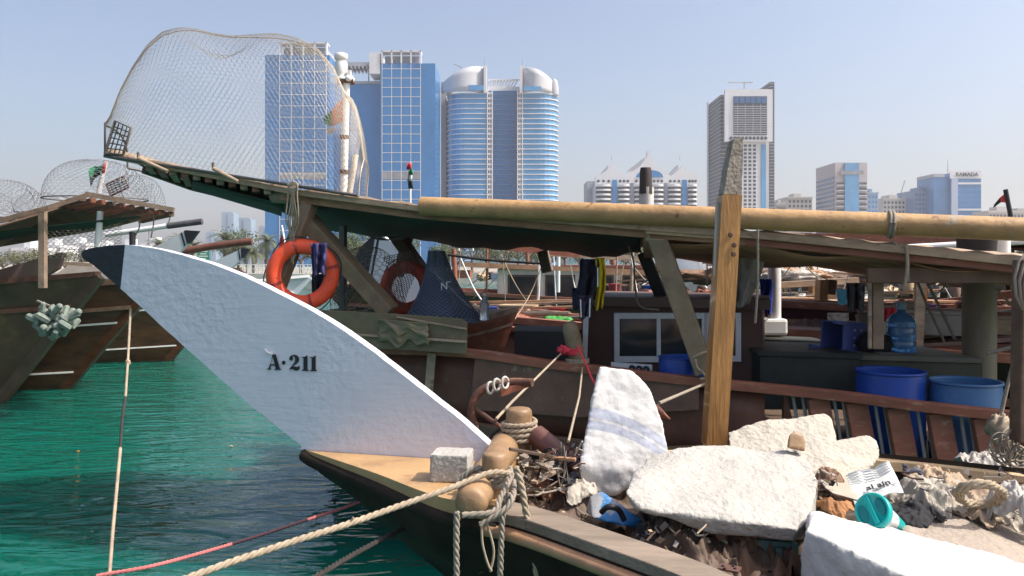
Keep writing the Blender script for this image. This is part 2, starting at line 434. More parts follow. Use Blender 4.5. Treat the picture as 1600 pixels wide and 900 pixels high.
# --- two blue towers joined by a blue slab
def grid_tower(label, px0, pg0, pg1, px1, ytop, Y, D, rows, side_dark=False):
    t = thing('office_tower', label, 'tower', (X((px0 + px1) / 2, Y), Y, G0))
    x0, x1, g0, g1, zt = X(px0, Y), X(px1, Y), X(pg0, Y), X(pg1, Y), Zp(ytop, Y)
    bx(x0, x1, Y, Y + D, G0, zt, 'glass_wall', glassB, t)
    mb = MB(); cell = (g1 - g0) / 4; h = cell * .97
    for i in range(5): mb.box2((g0 + i * cell - .17, Y - .2, G0), (g0 + i * cell + .17, Y, zt + 2))
    nr = int((zt - 3 - G0) / h); zr = [zt - 3 - k * h for k in range(nr)]
    for z in zr: mb.box2((g0 - .15, Y - .18, z - .15), (g1 + .15, Y, z + .15))
    mb.build('facade_grid', cladW, t)
    first = None
    for i in range(4):
        for z in zr:
            if first is None:
                first = MB().box2((g0 + .3, Y - .13, z - h + .3), (g0 + cell - .3, Y - .03, z - .3)).build('window', glassB, t)
            else:
                c = first.copy(); COL.objects.link(c); c.location = (i * cell, 0, z - zr[0])
    # open parapet frame
    mb = MB(); pz = zt + 7
    for i in range(5): mb.box2((g0 + i * cell - .35, Y - .5, zt), (g0 + i * cell + .35, Y + 2, pz))
    mb.box2((g0 - .4, Y - .5, pz - .8), (g1 + .4, Y + 7, pz)); mb.build('parapet_frame', cladW, t)
    bx(g0 + 1, g1 - 1, Y + 4, Y + D - 2, zt, zt + 5, 'plant_room', cladG, t)
    # grey mechanical band
    bx(g0 + .3, g1 - .3, Y - .17, Y - .135, Zp(280, Y), Zp(269, Y), 'mechanical_band', gband, t)
    # floor lines on the plain part
    return t
t1 = grid_tower('blue glass tower with white window grid behind the big wire trap', 414, 437, 510, 515, 86, 420, 34, 20)
t2 = grid_tower('blue glass tower with white window grid and open roof frame, right of its twin', 594, 597, 657, 680, 99, 424, 30, 20)
mb = MB(); mb.box2((X(577, 424), 424, Zp(115, 424)), (X(593.7, 424), 440, Zp(82, 424))); mb.build('roof_corner', cladW, t2)
bs = thing('office_block', 'plain blue glass block with grey roof bridge between the two grid towers', 'building', (X(550, 432), 432, G0))
bx(X(510, 432), X(596, 432), 432, 455, G0, Zp(131, 432), 'glass_wall', M('blue_panel', (.04, .20, .46), .3, .12, .04), bs)
bx(X(510, 432), X(596, 432), 431.5, 455.5, Zp(131, 432), Zp(127, 432), 'parapet', cladG, bs)
mb = MB(); mb.box2((X(520, 434), 434, Zp(103, 434)), (X(577, 434), 446, Zp(97, 434)))
for i in range(9): mb.box2((X(524 + i * 6, 434), 433.4, Zp(107, 434)), (X(526 + i * 6, 434), 446, Zp(103.2, 434)))
mb.build('roof_bridge', cladG, bs)
for q in (522, 574): bx(X(q, 434), X(q + 1.5, 434), 436, 437, Zp(127, 434), Zp(107, 434), 'bridge_post', cladG, bs)
for (q, r) in ((545, 200), (560, 260), (550, 165)): bx(X(q, 432), X(q + 8, 432), 431.6, 431.98, Zp(r + 3, 432), Zp(r, 432), 'vent', gband, bs)
# --- twin drum tower
Y3 = 450
t3 = thing('hotel_tower', 'wide twin tower with curved white crowns, banded blue glass and dark centre', 'tower', (X(782, Y3), Y3, G0))
def roundwing(xa, xb, z0, z1, out, name, mat, left=True, D=34, r=11):
    """plan: rounded outer corner prism"""
    pts = []; o = out
    if left:
        pts += [V((xb, Y3 - o, z0))]
        for k in range(7):
            a = math.pi / 2 * k / 6; pts.append(V((xa - o + r - r * math.sin(a), Y3 - o + r - r * math.cos(a), z0)))
        pts += [V((xa - o, Y3 + D, z0)), V((xb, Y3 + D, z0))]
    else:
        pts += [V((xa, Y3 + D, z0)), V((xb + o, Y3 + D, z0))]
        for k in range(7):
            a = math.pi / 2 * k / 6; pts.append(V((xb + o - r + r * math.cos(a), Y3 - o + r - r * math.sin(a), z0)))
        pts += [V((xa, Y3 - o, z0))]
    return MB().prism(pts[::-1], (0, 0, z1 - z0)).build(name, mat, t3)
xL0, xL1, xR0, xR1 = X(697, Y3), X(760, Y3), X(816, Y3), X(873, Y3)
zt = Zp(146, Y3)
roundwing(xL0, xL1, G0, zt, 0, 'left_wing', glassL, True); roundwing(xR0, xR1, G0, zt, 0, 'right_wing', glassL, False)
bx(X(762, Y3), X(814, Y3), Y3 + 3, Y3 + 30, G0, Zp(140, Y3), 'centre_wing', glassD, t3)
fh = 7.9 * Y3 / F
fl = []
for k in range(34):
    z = zt - k * fh
    if z < 4: break
    if k == 0:
        A_ = roundwing(xL0, xL1, z - .25, z + .25, .5, 'floor_band', cladW, True); B_ = roundwing(xR0, xR1, z - .25, z + .25, .5, 'floor_band', cladW, False)
        C_ = MB().box2((X(770, Y3), Y3 + 2.7, z - .12), (X(808, Y3), Y3 + 3, z + .12)).build('centre_band', M('blue_cladding', (.12, .2, .36), .5, .1), t3)
    else:
        for o in (A_, B_, C_):
            c = o.copy(); COL.objects.link(c); c.location = (0, 0, -k * fh)
# balcony strips: bright verticals with dark gaps
for q0, q1 in ((761, 770), (808, 817)):
    mb = MB(); xa, xb = X(q0, Y3), X(q1, Y3)
    mb.box2((xa, Y3 - .9, G0), (xa + .7, Y3 + 1.4, zt + 2)); mb.box2((xb - .7, Y3 - .9, G0), (xb, Y3 + 1.4, zt + 2)); mb.box2(((xa + xb) / 2 - .3, Y3 - .6, G0), ((xa + xb) / 2 + .3, Y3 + 1.4, zt))
    for k in range(34):
        z = zt - k * fh
        if z > 4: mb.box2((xa + .71, Y3 - .7, z - .5), (xb - .71, Y3 + 1.3, z + .5))
    mb.build('balcony_strip', cladW, t3)
    MB().box2((xa + .2, Y3 + 1.41, G0), (xb - .2, Y3 + 2.4, zt)).build('balcony_recess', dark, t3)
# grey rounded flank on the far left
MB().box2((X(689, Y3 + 12), Y3 + 12, G0), (X(697.5, Y3 + 12), Y3 + 40, Zp(128, Y3 + 12))).build('grey_flank', cladG, t3)
# crowns: curved sloping screens
def crown(xa, xb, za, zb, flip):
    n = 16; pts = []
    for i in range(n + 1):
        u = i / n; uu = u if not flip else 1 - u
        x = xa + (xb - xa) * u; y = Y3 + 6 - 9 * math.sin(math.pi * min(1, .12 + .76 * (1 - uu)))
        z = za + (zb - za) * math.sin(math.pi / 2 * min(1, uu * 1.05)) ** .9
        pts.append((x, y, z))
    mb = MB()
    mb.grid(lambda u, v: V(pts[int(round(u * n))][:2] + (zt + .6 + (pts[int(round(u * n))][2] - zt) * v,)), n, 4)
    return mb.build('crown_screen', M('crown_cladding', (.46, .47, .50), .6, .06, .1), t3, solid=1.2)
crown(X(690, Y3), X(757, Y3), Zp(132, Y3), Zp(105, Y3), False); crown(X(814, Y3), X(862, Y3), Zp(126, Y3), Zp(107, Y3), True)
bx(X(756, Y3), X(760.5, Y3), Y3 - 2, Y3 + 5, zt, Zp(103, Y3), 'fin', cladW, t3); bx(X(812, Y3), X(816.5, Y3), Y3 - 2, Y3 + 5, zt, Zp(104, Y3), 'fin', cladW, t3)
for q in (758, 817): MB().tube([V((X(q, Y3), Y3, Zp(104, Y3))), V((X(q, Y3), Y3, Zp(88, Y3)))], [.4, .12], 6).build('mast', cladG, t3)
for q, ww in ((705, 9), (866, 8)):
    mb = MB().lathe([(X(800 + ww, Y3), 0), (X(800 + ww, Y3), 5), (X(800 + ww * .8, Y3), 6.5), (X(800 + ww * .8, Y3), 8), (X(800 + ww * .4, Y3), 9.6)], (X(q, Y3), Y3 + 5, zt), 20); mb.build('corner_drum', cladG, t3)
bx(X(733, Y3), X(756, Y3), Y3 - 3.6, Y3 - 3, zt + 1, Zp(135, Y3), 'crown_window', glassL, t3); bx(X(818, Y3), X(845, Y3), Y3 - 3.6, Y3 - 3, zt + 1, Zp(137, Y3), 'crown_window', glassL, t3)
bx(X(762, Y3), X(814, Y3), Y3 + 4, Y3 + 12, Zp(141, Y3), Zp(133, Y3), 'centre_parapet', cladW, t3)
mb = MB()
for i in range(9): mb.bar((X(762 + i * 5, Y3), Y3 + 5, Zp(134, Y3)), (X(770 + i * 5, Y3), Y3 + 5, Zp(121, Y3)), 1, .8)
mb.box2((X(762, Y3), Y3 + 4, Zp(123, Y3)), (X(812, Y3), Y3 + 6, Zp(121, Y3))); mb.build('pergola', cladW, t3)
mb = MB(); mb.bar(P(709, 100, Y3 + 4), P(722, 106, Y3 + 4), .5, .5); mb.build('crane_arm', cladG, t3)
# --- white building with peaked sail roofs
Y4 = 500
t4 = thing('apartment_building', 'low white building with curved sail peaks, arches and blue strips', 'building', (X(1005, Y4), Y4, G0))
bx(X(930, Y4), X(1090, Y4), Y4 + 2, Y4 + 30, G0, Zp(290, Y4), 'body', cladW, t4)
bx(X(917, Y4 + 18), X(931, Y4 + 18), Y4 + 18, Y4 + 40, G0, Zp(283, Y4 + 18), 'side_block', cladG, t4)
prof = [(930, 275), (938, 272), (946, 268), (952, 262), (957, 256), (960, 252), (963, 262), (968, 270), (976, 274), (984, 270), (992, 266), (1002, 258), (1009, 248), (1013, 238), (1017, 239), (1019, 250), (1024, 258), (1034, 263), (1042, 272), (1050, 275), (1058, 268), (1064, 262), (1068, 257), (1071, 262), (1076, 270), (1084, 271), (1090, 268)]
mb = MB().prism([V((X(a, Y4), Y4, Zp(b, Y4))) for a, b in prof] + [V((X(1090, Y4), Y4, Zp(292, Y4))), V((X(930, Y4), Y4, Zp(292, Y4)))], (0, 4, 0)); mb.build('sail_gable', cladW, t4)
for (a, b, c_) in ((940, 262, 14), (990, 250, 22), (1052, 262, 14)):
    MB().prism([V((X(a - 4, Y4), Y4 + 12, Zp(b + 12, Y4))), V((X(a + c_, Y4), Y4 + 12, Zp(b - 8, Y4))), V((X(a + c_, Y4), Y4 + 12, Zp(b + 12, Y4)))], (0, 10, 0)).build('rear_sail', cladG, t4)
for q in (956, 1011, 1015, 1063): MB().bar(V((X(q, Y4), Y4 + 2, Zp(250, Y4))), V((X(q, Y4), Y4 + 2, Zp(234 if q in (1011, 1015) else 243, Y4))), .3, .3).build('finial', cladG, t4)
for q0, q1 in ((957, 964), (1066, 1073)): bx(X(q0, Y4), X(q1, Y4), Y4 - .5, Y4 - .02, G0, Zp(281, Y4), 'blue_strip', glassB, t4)
for q0, q1 in ((985, 990), (1038, 1043), (1014, 1017)): bx(X(q0, Y4), X(q1, Y4), Y4 - .4, Y4 - .02, G0, Zp(286, Y4), 'recess_strip', M('slate_cladding', (.16, .18, .24), .6, .1), t4)
for s in (0, 1):
    pts = []; 
    for k in range(9):
        a = math.pi / 2 * k / 8; rx = 18; ry = 11
        pts.append((1012 - rx * math.sin(a), 277 - ry * math.cos(a)) if s == 0 else (1018 + rx * math.sin(a), 277 - ry * math.cos(a)))
    pts.append((1012, 277) if s == 0 else (1018, 277))
    if s == 0: pts = pts[::-1]
    MB().prism([V((X(a, Y4), Y4 - .4, Zp(b, Y4))) for a, b in pts], (0, .38, 0)).build('arched_window', glassB, t4)
mbw = None
for (c0, c1) in ((931, 955), (966, 984), (991, 1012), (1019, 1037), (1044, 1064), (1075, 1089)):
    n = 3
    for i in range(3 if c1 - c0 > 12 else 2):
        q = c0 + (i + .5) * (c1 - c0) / 3
        MB().lathe([(.9, 0), (.9, .3)], (X(q, Y4), Y4 - .3, Zp(283, Y4)), 10, axis=(0, 1, 0)).build('round_window', dark, t4)
    for k in range(14):
        z = Zp(291 + k * 7.2, Y4)
        if z < 4: break
        xa, xb = X(c0, Y4), X(c1, Y4)
        mb = MB().prism([V((xa + (xb - xa) * u, Y4 - 1.6 * math.sin(math.pi * u) - .02, z)) for u in [j / 6 for j in range(7)]], (0, 0, 1.2)); mb.build('balcony', cladW, t4)
        if k % 1 == 0: bx(xa + .3, xb - .3, Y4 + .1, Y4 + 1.9, z - 1.7, z - .1, 'window_band', dark, t4)
# --- tall white tower with framed top window field
Y5 = 520
t5 = thing('white_tower', 'tall white tower with large framed dark window field behind the wooden post', 'tower', (X(1160, Y5), Y5, G0))
a0, a1 = X(1140, Y5), X(1197, Y5)
bx(a0, a1, Y5, Y5 + 44, G0, Zp(143, Y5), 'body', cladW, t5)
bx(X(1131, Y5), X(1205, Y5), Y5 - 3, Y5, Zp(222, Y5), Zp(141, Y5), 'upper_frame', cladW, t5)
bx(X(1144, Y5), X(1196, Y5), Y5 - 3.3, Y5 - 3.01, Zp(212, Y5), Zp(152, Y5), 'dark_field', dark, t5)
for k in range(6): bx(X(1145 + k * 8.6, Y5), X(1152 + k * 8.6, Y5), Y5 - 3.6, Y5 - 3.31, Zp(163, Y5), Zp(153.5, Y5), 'sky_window', glassD, t5)
mb = MB()
for k in range(13): mb.box2((X(1144, Y5), Y5 - 3.7, Zp(168 + k * 3.5, Y5) - .25), (X(1196, Y5), Y5 - 3.32, Zp(168 + k * 3.5, Y5) + .25))
for q in (1150, 1162, 1174, 1186): mb.box2((X(q, Y5) - .2, Y5 - 3.7, Zp(211, Y5)), (X(q, Y5) + .2, Y5 - 3.32, Zp(165, Y5)))
mb.build('louvre_screen', cladG, t5)
for k in range(10): MB().lathe([(1.1, 0), (1.1, .3)], (X(1140 + k * 6, Y5), Y5 - 3.25, Zp(217, Y5)), 10, axis=(0, 1, 0)).build('round_window', dark, t5)
w0 = None
for r in range(26):
    for c_ in range(5):
        z = Zp(227 + r * 6.1, Y5); x = X(1150 + c_ * 7.2, Y5)
        if z < 5 or len([1 for ch in t5.children if ch.name.startswith('window')]) >= 100: continue
        if w0 is None: w0 = MB().box2((x - .95, Y5 - .15, z - 1.1), (x + .95, Y5 - .01, z + .5)).build('window', dark, t5); wp = (x, z)
        else: c = w0.copy(); COL.objects.link(c); c.location = (x - wp[0], 0, z - wp[1])
bx(X(1189, Y5), X(1196.5, Y5), Y5 - .5, Y5 - .02, G0, Zp(226, Y5), 'glass_strip', glassL, t5)
def louvred(x0, x1, y0, y1, zt_, name, face, step=2.6):
    bx(x0, x1, y0, y1, G0, zt_, name, dark, t5)
    mb = MB(); z = zt_ - 1
    while z > G0 + 5:
        mb.box2((x0 - .25, y0 - .25, z - .2), (x1 + .25, y1, z + .2)); z -= step
    mb.build('louvre', M('grey_louvre', (.30, .31, .34), .6, .1), t5)
louvred(a0 - 5.5, a0 - .1, Y5 + 2, Y5 + 34, Zp(147, Y5), 'louvred_flank', 0)
bx(a0 - 6.6, a0 - 5.92, Y5 + 32, Y5 + 35, G0, Zp(143, Y5), 'corner_fin', cladW, t5)
louvred(X(1203, Y5 + 12), X(1210, Y5 + 12), Y5 + 12, Y5 + 60, Zp(128, Y5 + 12), 'rear_slab', 0, 2.2)
bx(X(1197, Y5 + 12), X(1203, Y5 + 12) - .5, Y5 + 12, Y5 + 50, G0, Zp(141, Y5 + 12), 'rear_core', cladG, t5)
mb = MB(); mb.bar(P(1163, 143, Y5 + 30), P(1163, 130, Y5 + 30), .9, .9); mb.bar(P(1137, 129, Y5 + 30), P(1176, 129, Y5 + 30), .8, .8); mb.build('roof_crane', cladG, t5)
# --- grey/blue tower and low neighbours
Y6 = 600
t6 = thing('office_tower', 'grey tower with central blue glass strip and white floor bands, right side', 'tower', (X(1315, Y6), Y6, G0))
bx(X(1305, Y6), X(1355, Y6), Y6, Y6 + 38, G0, Zp(254, Y6), 'body', M('mauve_cladding', (.42, .38, .39), .7, .08, .1), t6)
bx(X(1319, Y6), X(1341, Y6), Y6 - 1.5, Y6 - .02, G0, Zp(255, Y6), 'glass_strip', glassL, t6)
for k in range(17):
    z = Zp(285 + k * 8.2, Y6)
    if z < 4: break
    for q0, q1 in ((1307, 1318.5), (1341.5, 1354)):
        bx(X(q0, Y6), X(q1, Y6), Y6 - .4, Y6 - .02, z - 1.9, z, 'window_band', dark, t6)
        bx(X(q0, Y6), X(q1, Y6), Y6 - 1.2, Y6 - .02, z - 2.5, z - 1.95, 'balcony', cladW, t6)
for k in range(20):
    z = Zp(276 + k * 7, Y6)
    if z > 4: bx(X(1305, Y6) - .35, X(1305, Y6) - .02, Y6 + 1, Y6 + 37, z - 1.7, z, 'side_window_band', glassD, t6)
bx(X(1312, Y6), X(1348, Y6), Y6 - 1.8, Y6 - 1.52, Zp(273, Y6), Zp(267, Y6), 'sign_band', gband, t6)
def block(label, px0, px1, top, Y, D, mat, name='apartment_block', wmat=None, rows=6, cols=5, extra=None):
    t = thing(name, label, 'building', (X((px0 + px1) / 2, Y), Y, G0))
    x0, x1, zt_ = X(px0, Y), X(px1, Y), Zp(top, Y)
    bx(x0, x1, Y, Y + D, G0, zt_, 'body', mat, t); bx(x0 - .4, x1 + .4, Y - .4, Y + D, zt_, zt_ + 1.4, 'parapet', mat, t)
    rh = min(4, (zt_ - G0 - 2) / rows); cw = (x1 - x0) / cols; w0 = None
    for r in range(rows):
        for c_ in range(cols):
            xx = x0 + (c_ + .5) * cw; zz = zt_ - 2.5 - r * rh
            if w0 is None: w0 = MB().box2((xx - cw * .28, Y - .2, zz - rh * .3), (xx + cw * .28, Y - .02, zz + rh * .25)).build('window', wmat or dark, t); w_ = (xx, zz)
            else: c = w0.copy(); COL.objects.link(c); c.location = (xx - w_[0], 0, zz - w_[1])
    bx(x0 + (x1 - x0) * .3, x0 + (x1 - x0) * .6, Y + 3, Y + D * .6, zt_ + 1.4, zt_ + 4.5, 'plant_room', mat, t)
    return t
block('cream apartment block just right of the tall white tower', 1213, 1228, 320, 640, 30, cream)
block('cream apartment block with square windows left of the grey tower', 1231, 1269, 310, 660, 26, cream, cols=6, rows=8)
block('small blue office block tucked against the right of the grey tower', 1356, 1372, 303, 640, 24, M('greyblue_cladding', (.2, .3, .42), .5, .1), cols=3, rows=10, wmat=glassB)
block('cream and grey block left of the blue hotel, crane above it', 1380, 1420, 312, 680, 30, cream, cols=7, rows=8)
block('low cream block between the cream block and the blue hotel', 1412, 1432, 313, 700, 30, cladG, cols=3, rows=8)
t9 = block('light blue glass block joined to the left of the hotel with roof sign', 1429, 1462, 300, 665, 30, M('hotel_glass', (.10, .19, .36), .3, .1, .05), 'office_block', glassD, 5, 6)
block('far low cream block at the right edge behind the leaning flag', 1545, 1600, 332, 560, 20, cream, cols=10, rows=5)
block('wide low cream block at the right edge, rooftop units on it', 1590, 1680, 328, 620, 20, cream, cols=10, rows=5)
Y7 = 650
t7 = thing('hotel_building', 'blue glass hotel with white parapet and roof sign lettering', 'hotel', (X(1505, Y7), Y7, G0))
bx(X(1462, Y7), X(1486, Y7), Y7 + 3, Y7 + 30, G0, Zp(276, Y7), 'left_wing', glassB, t7)
bx(X(1462, Y7) - .3, X(1478, Y7), Y7 + 2, Y7 + 30, Zp(276, Y7), Zp(271, Y7), 'wing_parapet', cladG, t7)
bx(X(1486, Y7), X(1533, Y7), Y7, Y7 + 30, G0, Zp(270, Y7), 'right_wing', glassB, t7)
bx(X(1484, Y7), X(1533, Y7), Y7 - .6, Y7 - .02, Zp(279, Y7), Zp(267, Y7), 'sign_parapet', cladW, t7)
bx(X(1486, Y7), X(1496, Y7), Y7 - .8, Y7 - .02, G0, Zp(279.2, Y7), 'white_pier', M('pale_blue_cladding', (.36, .42, .55), .6, .06), t7)
for q in (285, 326): bx(X(1497, Y7), X(1533.5, Y7), Y7 - .5, Y7 - .02, Zp(q + 3, Y7), Zp(q, Y7), 'white_band', cladW, t7)
for k in range(10): bx(X(1497, Y7), X(1533, Y7), Y7 - .15, Y7 - .01, Zp(292 + k * 8, Y7) - .15, Zp(292 + k * 8, Y7) + .15, 'floor_line', glassD, t7)
text_mesh('RAMADA', 4.6, 'lettering', dark, t7, V((X(1510, Y7), Y7 - .9, Zp(275.5, Y7))), (1, 0, 0), (0, 0, 1), .15, .06)
MB().tube([P(1481, 270, Y7 + 4), P(1481, 249, Y7 + 4)], [.4, .15], 6).build('mast', cladG, t7)
cr = thing('tower_crane', 'thin slanted crane jib above the cream block', 'crane', P(1405, 306, 690))
MB().bar(P(1405, 307, 690), P(1405, 400, 690), .8, .8).build('crane_mast', cladG, cr); MB().bar(P(1405, 310, 690), P(1414, 282, 690), .7, .7).build('crane_jib', cladG, cr)
# --- far left pale towers
for i, (p0, p1, tp) in enumerate(((321, 337, 364), (346, 365, 333), (368, 392, 342), (404, 424, 355))):
    Y = 1500 + i * 60
    nm = ('short pale far tower, leftmost of the distant group', 'tall slim pale far tower left of the pair above the far prow', 'broad pale far tower with dark centre seam above the far prow', 'pale far tower close beside the big blue grid tower')[i]
    t = thing('distant_tower', nm, 'tower', (X((p0 + p1) / 2, Y), Y, G0), 'pale distant towers')
    bx(X(p0, Y), X(p1, Y), Y, Y + 30, G0, Zp(tp, Y), 'body', paleT, t)
    bx(X(p0 + (p1 - p0) * .42, Y), X(p0 + (p1 - p0) * .52, Y), Y - 1, Y - .05, G0, Zp(tp + 2, Y), 'seam', glassD, t)
    bx(X(p0, Y), X(p1 - 3, Y), Y + 4, Y + 20, Zp(tp, Y), Zp(tp - 2, Y), 'roof_step', paleT, t)
for i in range(7):
    px = 20 + i * 40; Y = 330 + (i % 3) * 30
    block('white low-rise building on the far bank behind the left canopies', px, px + 34, 392 - (i % 3) * 4, Y, 15, cladW, 'low_rise_block', rows=3, cols=8)
for ch in COL.objects:
    if ch.name.startswith('low_rise'): ch['group'] = 'low buildings on the left far bank'
# glass atrium building seen under the canopy
for i, (p0, p1, tp) in enumerate(((736, 850, 366), (880, 990, 372))):
    block(('turquoise glass low building under the canopy, nearer the net cone', 'turquoise glass low building under the canopy, nearer the cabin')[i], p0, p1, tp, 300, 20, cladG, 'glass_pavilion', M('turquoise_glass', (.10, .30, .34), .2, .2, .1), 3, 20)
# haze
haze = bpy.data.materials.new('haze'); haze.use_nodes = True; nt = haze.node_tree; nt.nodes.remove(nt.nodes['Principled BSDF'])
pv = nt.nodes.new('ShaderNodeVolumePrincipled'); pv.inputs['Color'].default_value = (.96, .97, 1, 1); pv.inputs['Density'].default_value = .00028; pv.inputs['Anisotropy'].default_value = .2
nt.links.new(pv.outputs[0], nt.nodes['Material Output'].inputs['Volume'])
MB().box2((-2700, -60, -1.6), (2700, 3400, 240)).build('haze', haze, kind='stuff')
# ================================================================= boat materials
whitePaint = M('boat_white', (.70, .72, .74), .55, .08, 2, .35, 26, bdist=.006)
brownP = M('brown_paint', (.13, .048, .030), .55, .3, 3, .35, 14, col2=(.14, .085, .06), pscale=7, thr=.60, soft=.06, bdist=.006)
redbrown = M('red_brown_wood', (.27, .095, .055), .55, .3, 3, .3, 12, col2=(.36, .22, .15), pscale=6, thr=.58, stretch=(1, 1, 3))
oldwood = M('weathered_wood', (.36, .265, .185), .8, .35, 5, .5, 30, col2=(.14, .10, .075), pscale=8, thr=.56, soft=.1, stretch=(.35, 1.5, 1.5))
greywood = M('grey_plank', (.21, .165, .125), .85, .28, 6, .6, 40, col2=(.11, .08, .06), pscale=10, thr=.6, soft=.08, stretch=(.25, 2, 2))
darkwood = M('dark_wood', (.10, .064, .042), .7, .4, 5, .4, 20, col2=(.16, .12, .085), pscale=5, thr=.62)
olivewood = M('olive_timber', (.22, .165, .10), .75, .3, 5, .5, 22, col2=(.20, .17, .12), pscale=7, thr=.6)
olivedk = M('olive_dark', (.045, .05, .032), .7, .3, 4, .3, 20)
varnish = M('varnished_post', (.33, .165, .052), .38, .45, 5, .5, 18, col2=(.15, .065, .022), pscale=4, thr=.56, soft=.14, stretch=(3, 3, .45), coat=.25, col3=(.42, .33, .22), thr3=.66, pscale3=5)
yellowp = M('ochre_pipe', (.41, .245, .105), .5, .32, 3, .5, 26, col2=(.16, .075, .04), pscale=10, thr=.61, soft=.05, col3=(.33, .27, .20), thr3=.60, pscale3=4)
tandeck = M('tan_deck_paint', (.42, .26, .12), .45, .18, 3, .4, 22, col2=(.28, .16, .08), pscale=5, thr=.57, soft=.15, col3=(.15, .09, .05), thr3=.67, pscale3=14, coat=.1)
tanrub = M('worn_tan_rail', (.36, .20, .11), .55, .3, 5, .4, 25, col2=(.16, .08, .05), pscale=12, thr=.62)
blackhull = M('black_hull', (.026, .019, .014), .8, spec=.15, var=.5, scale=3, bump=.5, bscale=12, col2=(.075, .05, .035), pscale=6, thr=.66, bdist=.01)
hullbrown = M('oiled_hull', (.085, .038, .018), .38, .5, 2.0, .3, 6, col2=(.15, .062, .023), pscale=1.6, thr=.56, soft=.12, stretch=(1, 1, 3))
hullolive = M('olive_hull', (.075, .047, .024), .45, .4, 2.0, .3, 6, col2=(.13, .08, .035), pscale=2, thr=.6)
maroon = M('maroon_bottom', (.06, .012, .018), .5, .3, 2)
logwood = M('smooth_log', (.29, .18, .095), .5, .3, 5, .5, 22, col2=(.22, .12, .06), pscale=7, thr=.56, soft=.12, col3=(.09, .05, .03), thr3=.68, pscale3=16)
ropeT = M('tan_rope', (.33, .265, .19), .9, .25, 20, .5, 120, bdist=.002); ropeG = M('grey_rope', (.26, .22, .175), .9, .25, 20, .5, 120, bdist=.002)
ropeD = M('dark_rope', (.03, .027, .025), .9, .3, 20); ropeR = M('red_rope', (.45, .07, .06), .85, .2, 8); ropeP = M('pink_rope', (.42, .13, .13), .85, .2, 8); ropeRed = M('bright_red_cord', (.72, .05, .08), .7, .15, 8)
wireT = M('galvanised_wire', (.40, .36, .30), .5, .3, 3, metal=.3); wireD = M('dark_wire', (.12, .11, .10), .6, .3, 3, metal=.3); wireG = M('grey_wire', (.30, .32, .34), .5, .2, 3, metal=.3)
wireRust = M('rusty_mesh_edge', (.42, .28, .17), .7, .3, 3)
foam = M('foam_white', (.40, .38, .345), .9, .09, 5, .9, 50, col2=(.34, .30, .23), pscale=3, thr=.58, soft=.16, bdist=.012)
foamC = M('foam_cream', (.42, .385, .325), .9, .08, 3, 1, 40, col2=(.33, .27, .19), pscale=3, thr=.56, soft=.16, bdist=.014)
foamD = M('foam_beige', (.33, .275, .225), .9, .08, 3, 1, 50, bdist=.014)
foamW = M('foam_clean', (.50, .49, .47), .85, .04, 3, .8, 30, col2=(.42,.39,.34), pscale=4, thr=.6, soft=.1, bdist=.010)
orange = M('life_ring_orange', (.80, .085, .03), .5, .2, 4, .2, 20, col2=(.20, .045, .03), pscale=9, thr=.63, soft=.06, col3=(.62, .5, .42), thr3=.69, pscale3=8)
greenT = M('green_tarp', (.012, .036, .028), .7, .3, 2, .5, 5, bdist=.02); brownT = M('brown_tarp', (.17, .095, .06), .8, .3, 2, .5, 5, bdist=.02)
blueP = M('blue_plastic', (.01, .065, .36), .35, .12, 3, .1, 10, col2=(.05, .14, .42), pscale=3, thr=.6, soft=.2)
blueL = M('faded_blue_plastic', (.06, .17, .36), .4, .15, 3, .1, 10, col2=(.14, .26, .42), pscale=3, thr=.55, soft=.2)
navy = M('navy_cloth', (.018, .018, .035), .9, .3, 6, .3, 40); yellowC = M('yellow_cloth', (.68, .48, .01), .8, .12, 5, .3, 40); royal = M('royal_blue_cloth', (.01, .04, .38), .8, .15, 5)
purple = M('violet_cloth', (.05, .04, .13), .8, .2, 5); greyC = M('grey_cloth', (.42, .38, .34), .9, .2, 6, .6, 30, bdist=.004); blackC = M('black_cloth', (.012, .012, .014), .9, .2)
sackC = M('sacking', (.40, .36, .30), .9, .2, 6, .6, 50, bdist=.004); brownC = M('brown_rag', (.20, .12, .075), .9, .3, 6, .5, 40)
redC = M('red_cloth', (.50, .03, .04), .8, .1, 5); greenF = M('flag_green', (.02, .22, .10), .8, .1); flagR = M('flag_red', (.60, .05, .04), .8, .1); flagW = M('flag_white', (.7, .7, .68), .8, .05); flagK = M('flag_black', (.02, .02, .02), .8, .1)
rust = M('rusty_iron', (.10, .045, .03), .75, .4, 6, .5, 30, col2=(.26, .11, .055), pscale=7, thr=.55)
whiteM = M('white_metal', (.72, .72, .70), .45, .06, 3, .1, 20, col2=(.45, .32, .2), pscale=7, thr=.7)
clearG = M('clear_bottle', (.75, .82, .85), .15, .05, transm=.8); bluePET = M('blue_bottle', (.10, .30, .62), .12, .1, transm=.55)
tealP = M('teal_plastic', (.0, .36, .34), .35, .05); winG = M('window_glass', (.03, .035, .04), .08, .3, 1, spec=.8)
blockC = M('cinder_block', (.38, .36, .33), .95, .12, 12, .9, 70, col2=(.25, .22, .18), pscale=60, thr=.66, soft=.04, bdist=.006)
lettK = M('black_lettering', (.015, .015, .02), .5, .1); cyanC = M('cyan_cloth', (.12, .45, .55), .8, .1)
netD = M('blue_grey_net', (.20, .26, .36), .8, .25, 6); netB = M('brown_net', (.22, .14, .11), .8, .25, 6)
tealW = M('teal_painted_wood', (.13, .26, .25), .6, .2, 4, .2, 20)
purpleCr = M('periwinkle_plastic', (.07, .10, .34), .45, .15, 3)
pvc = M('white_board_grey', (.52, .56, .60), .5, .08, 2, .15, 20)
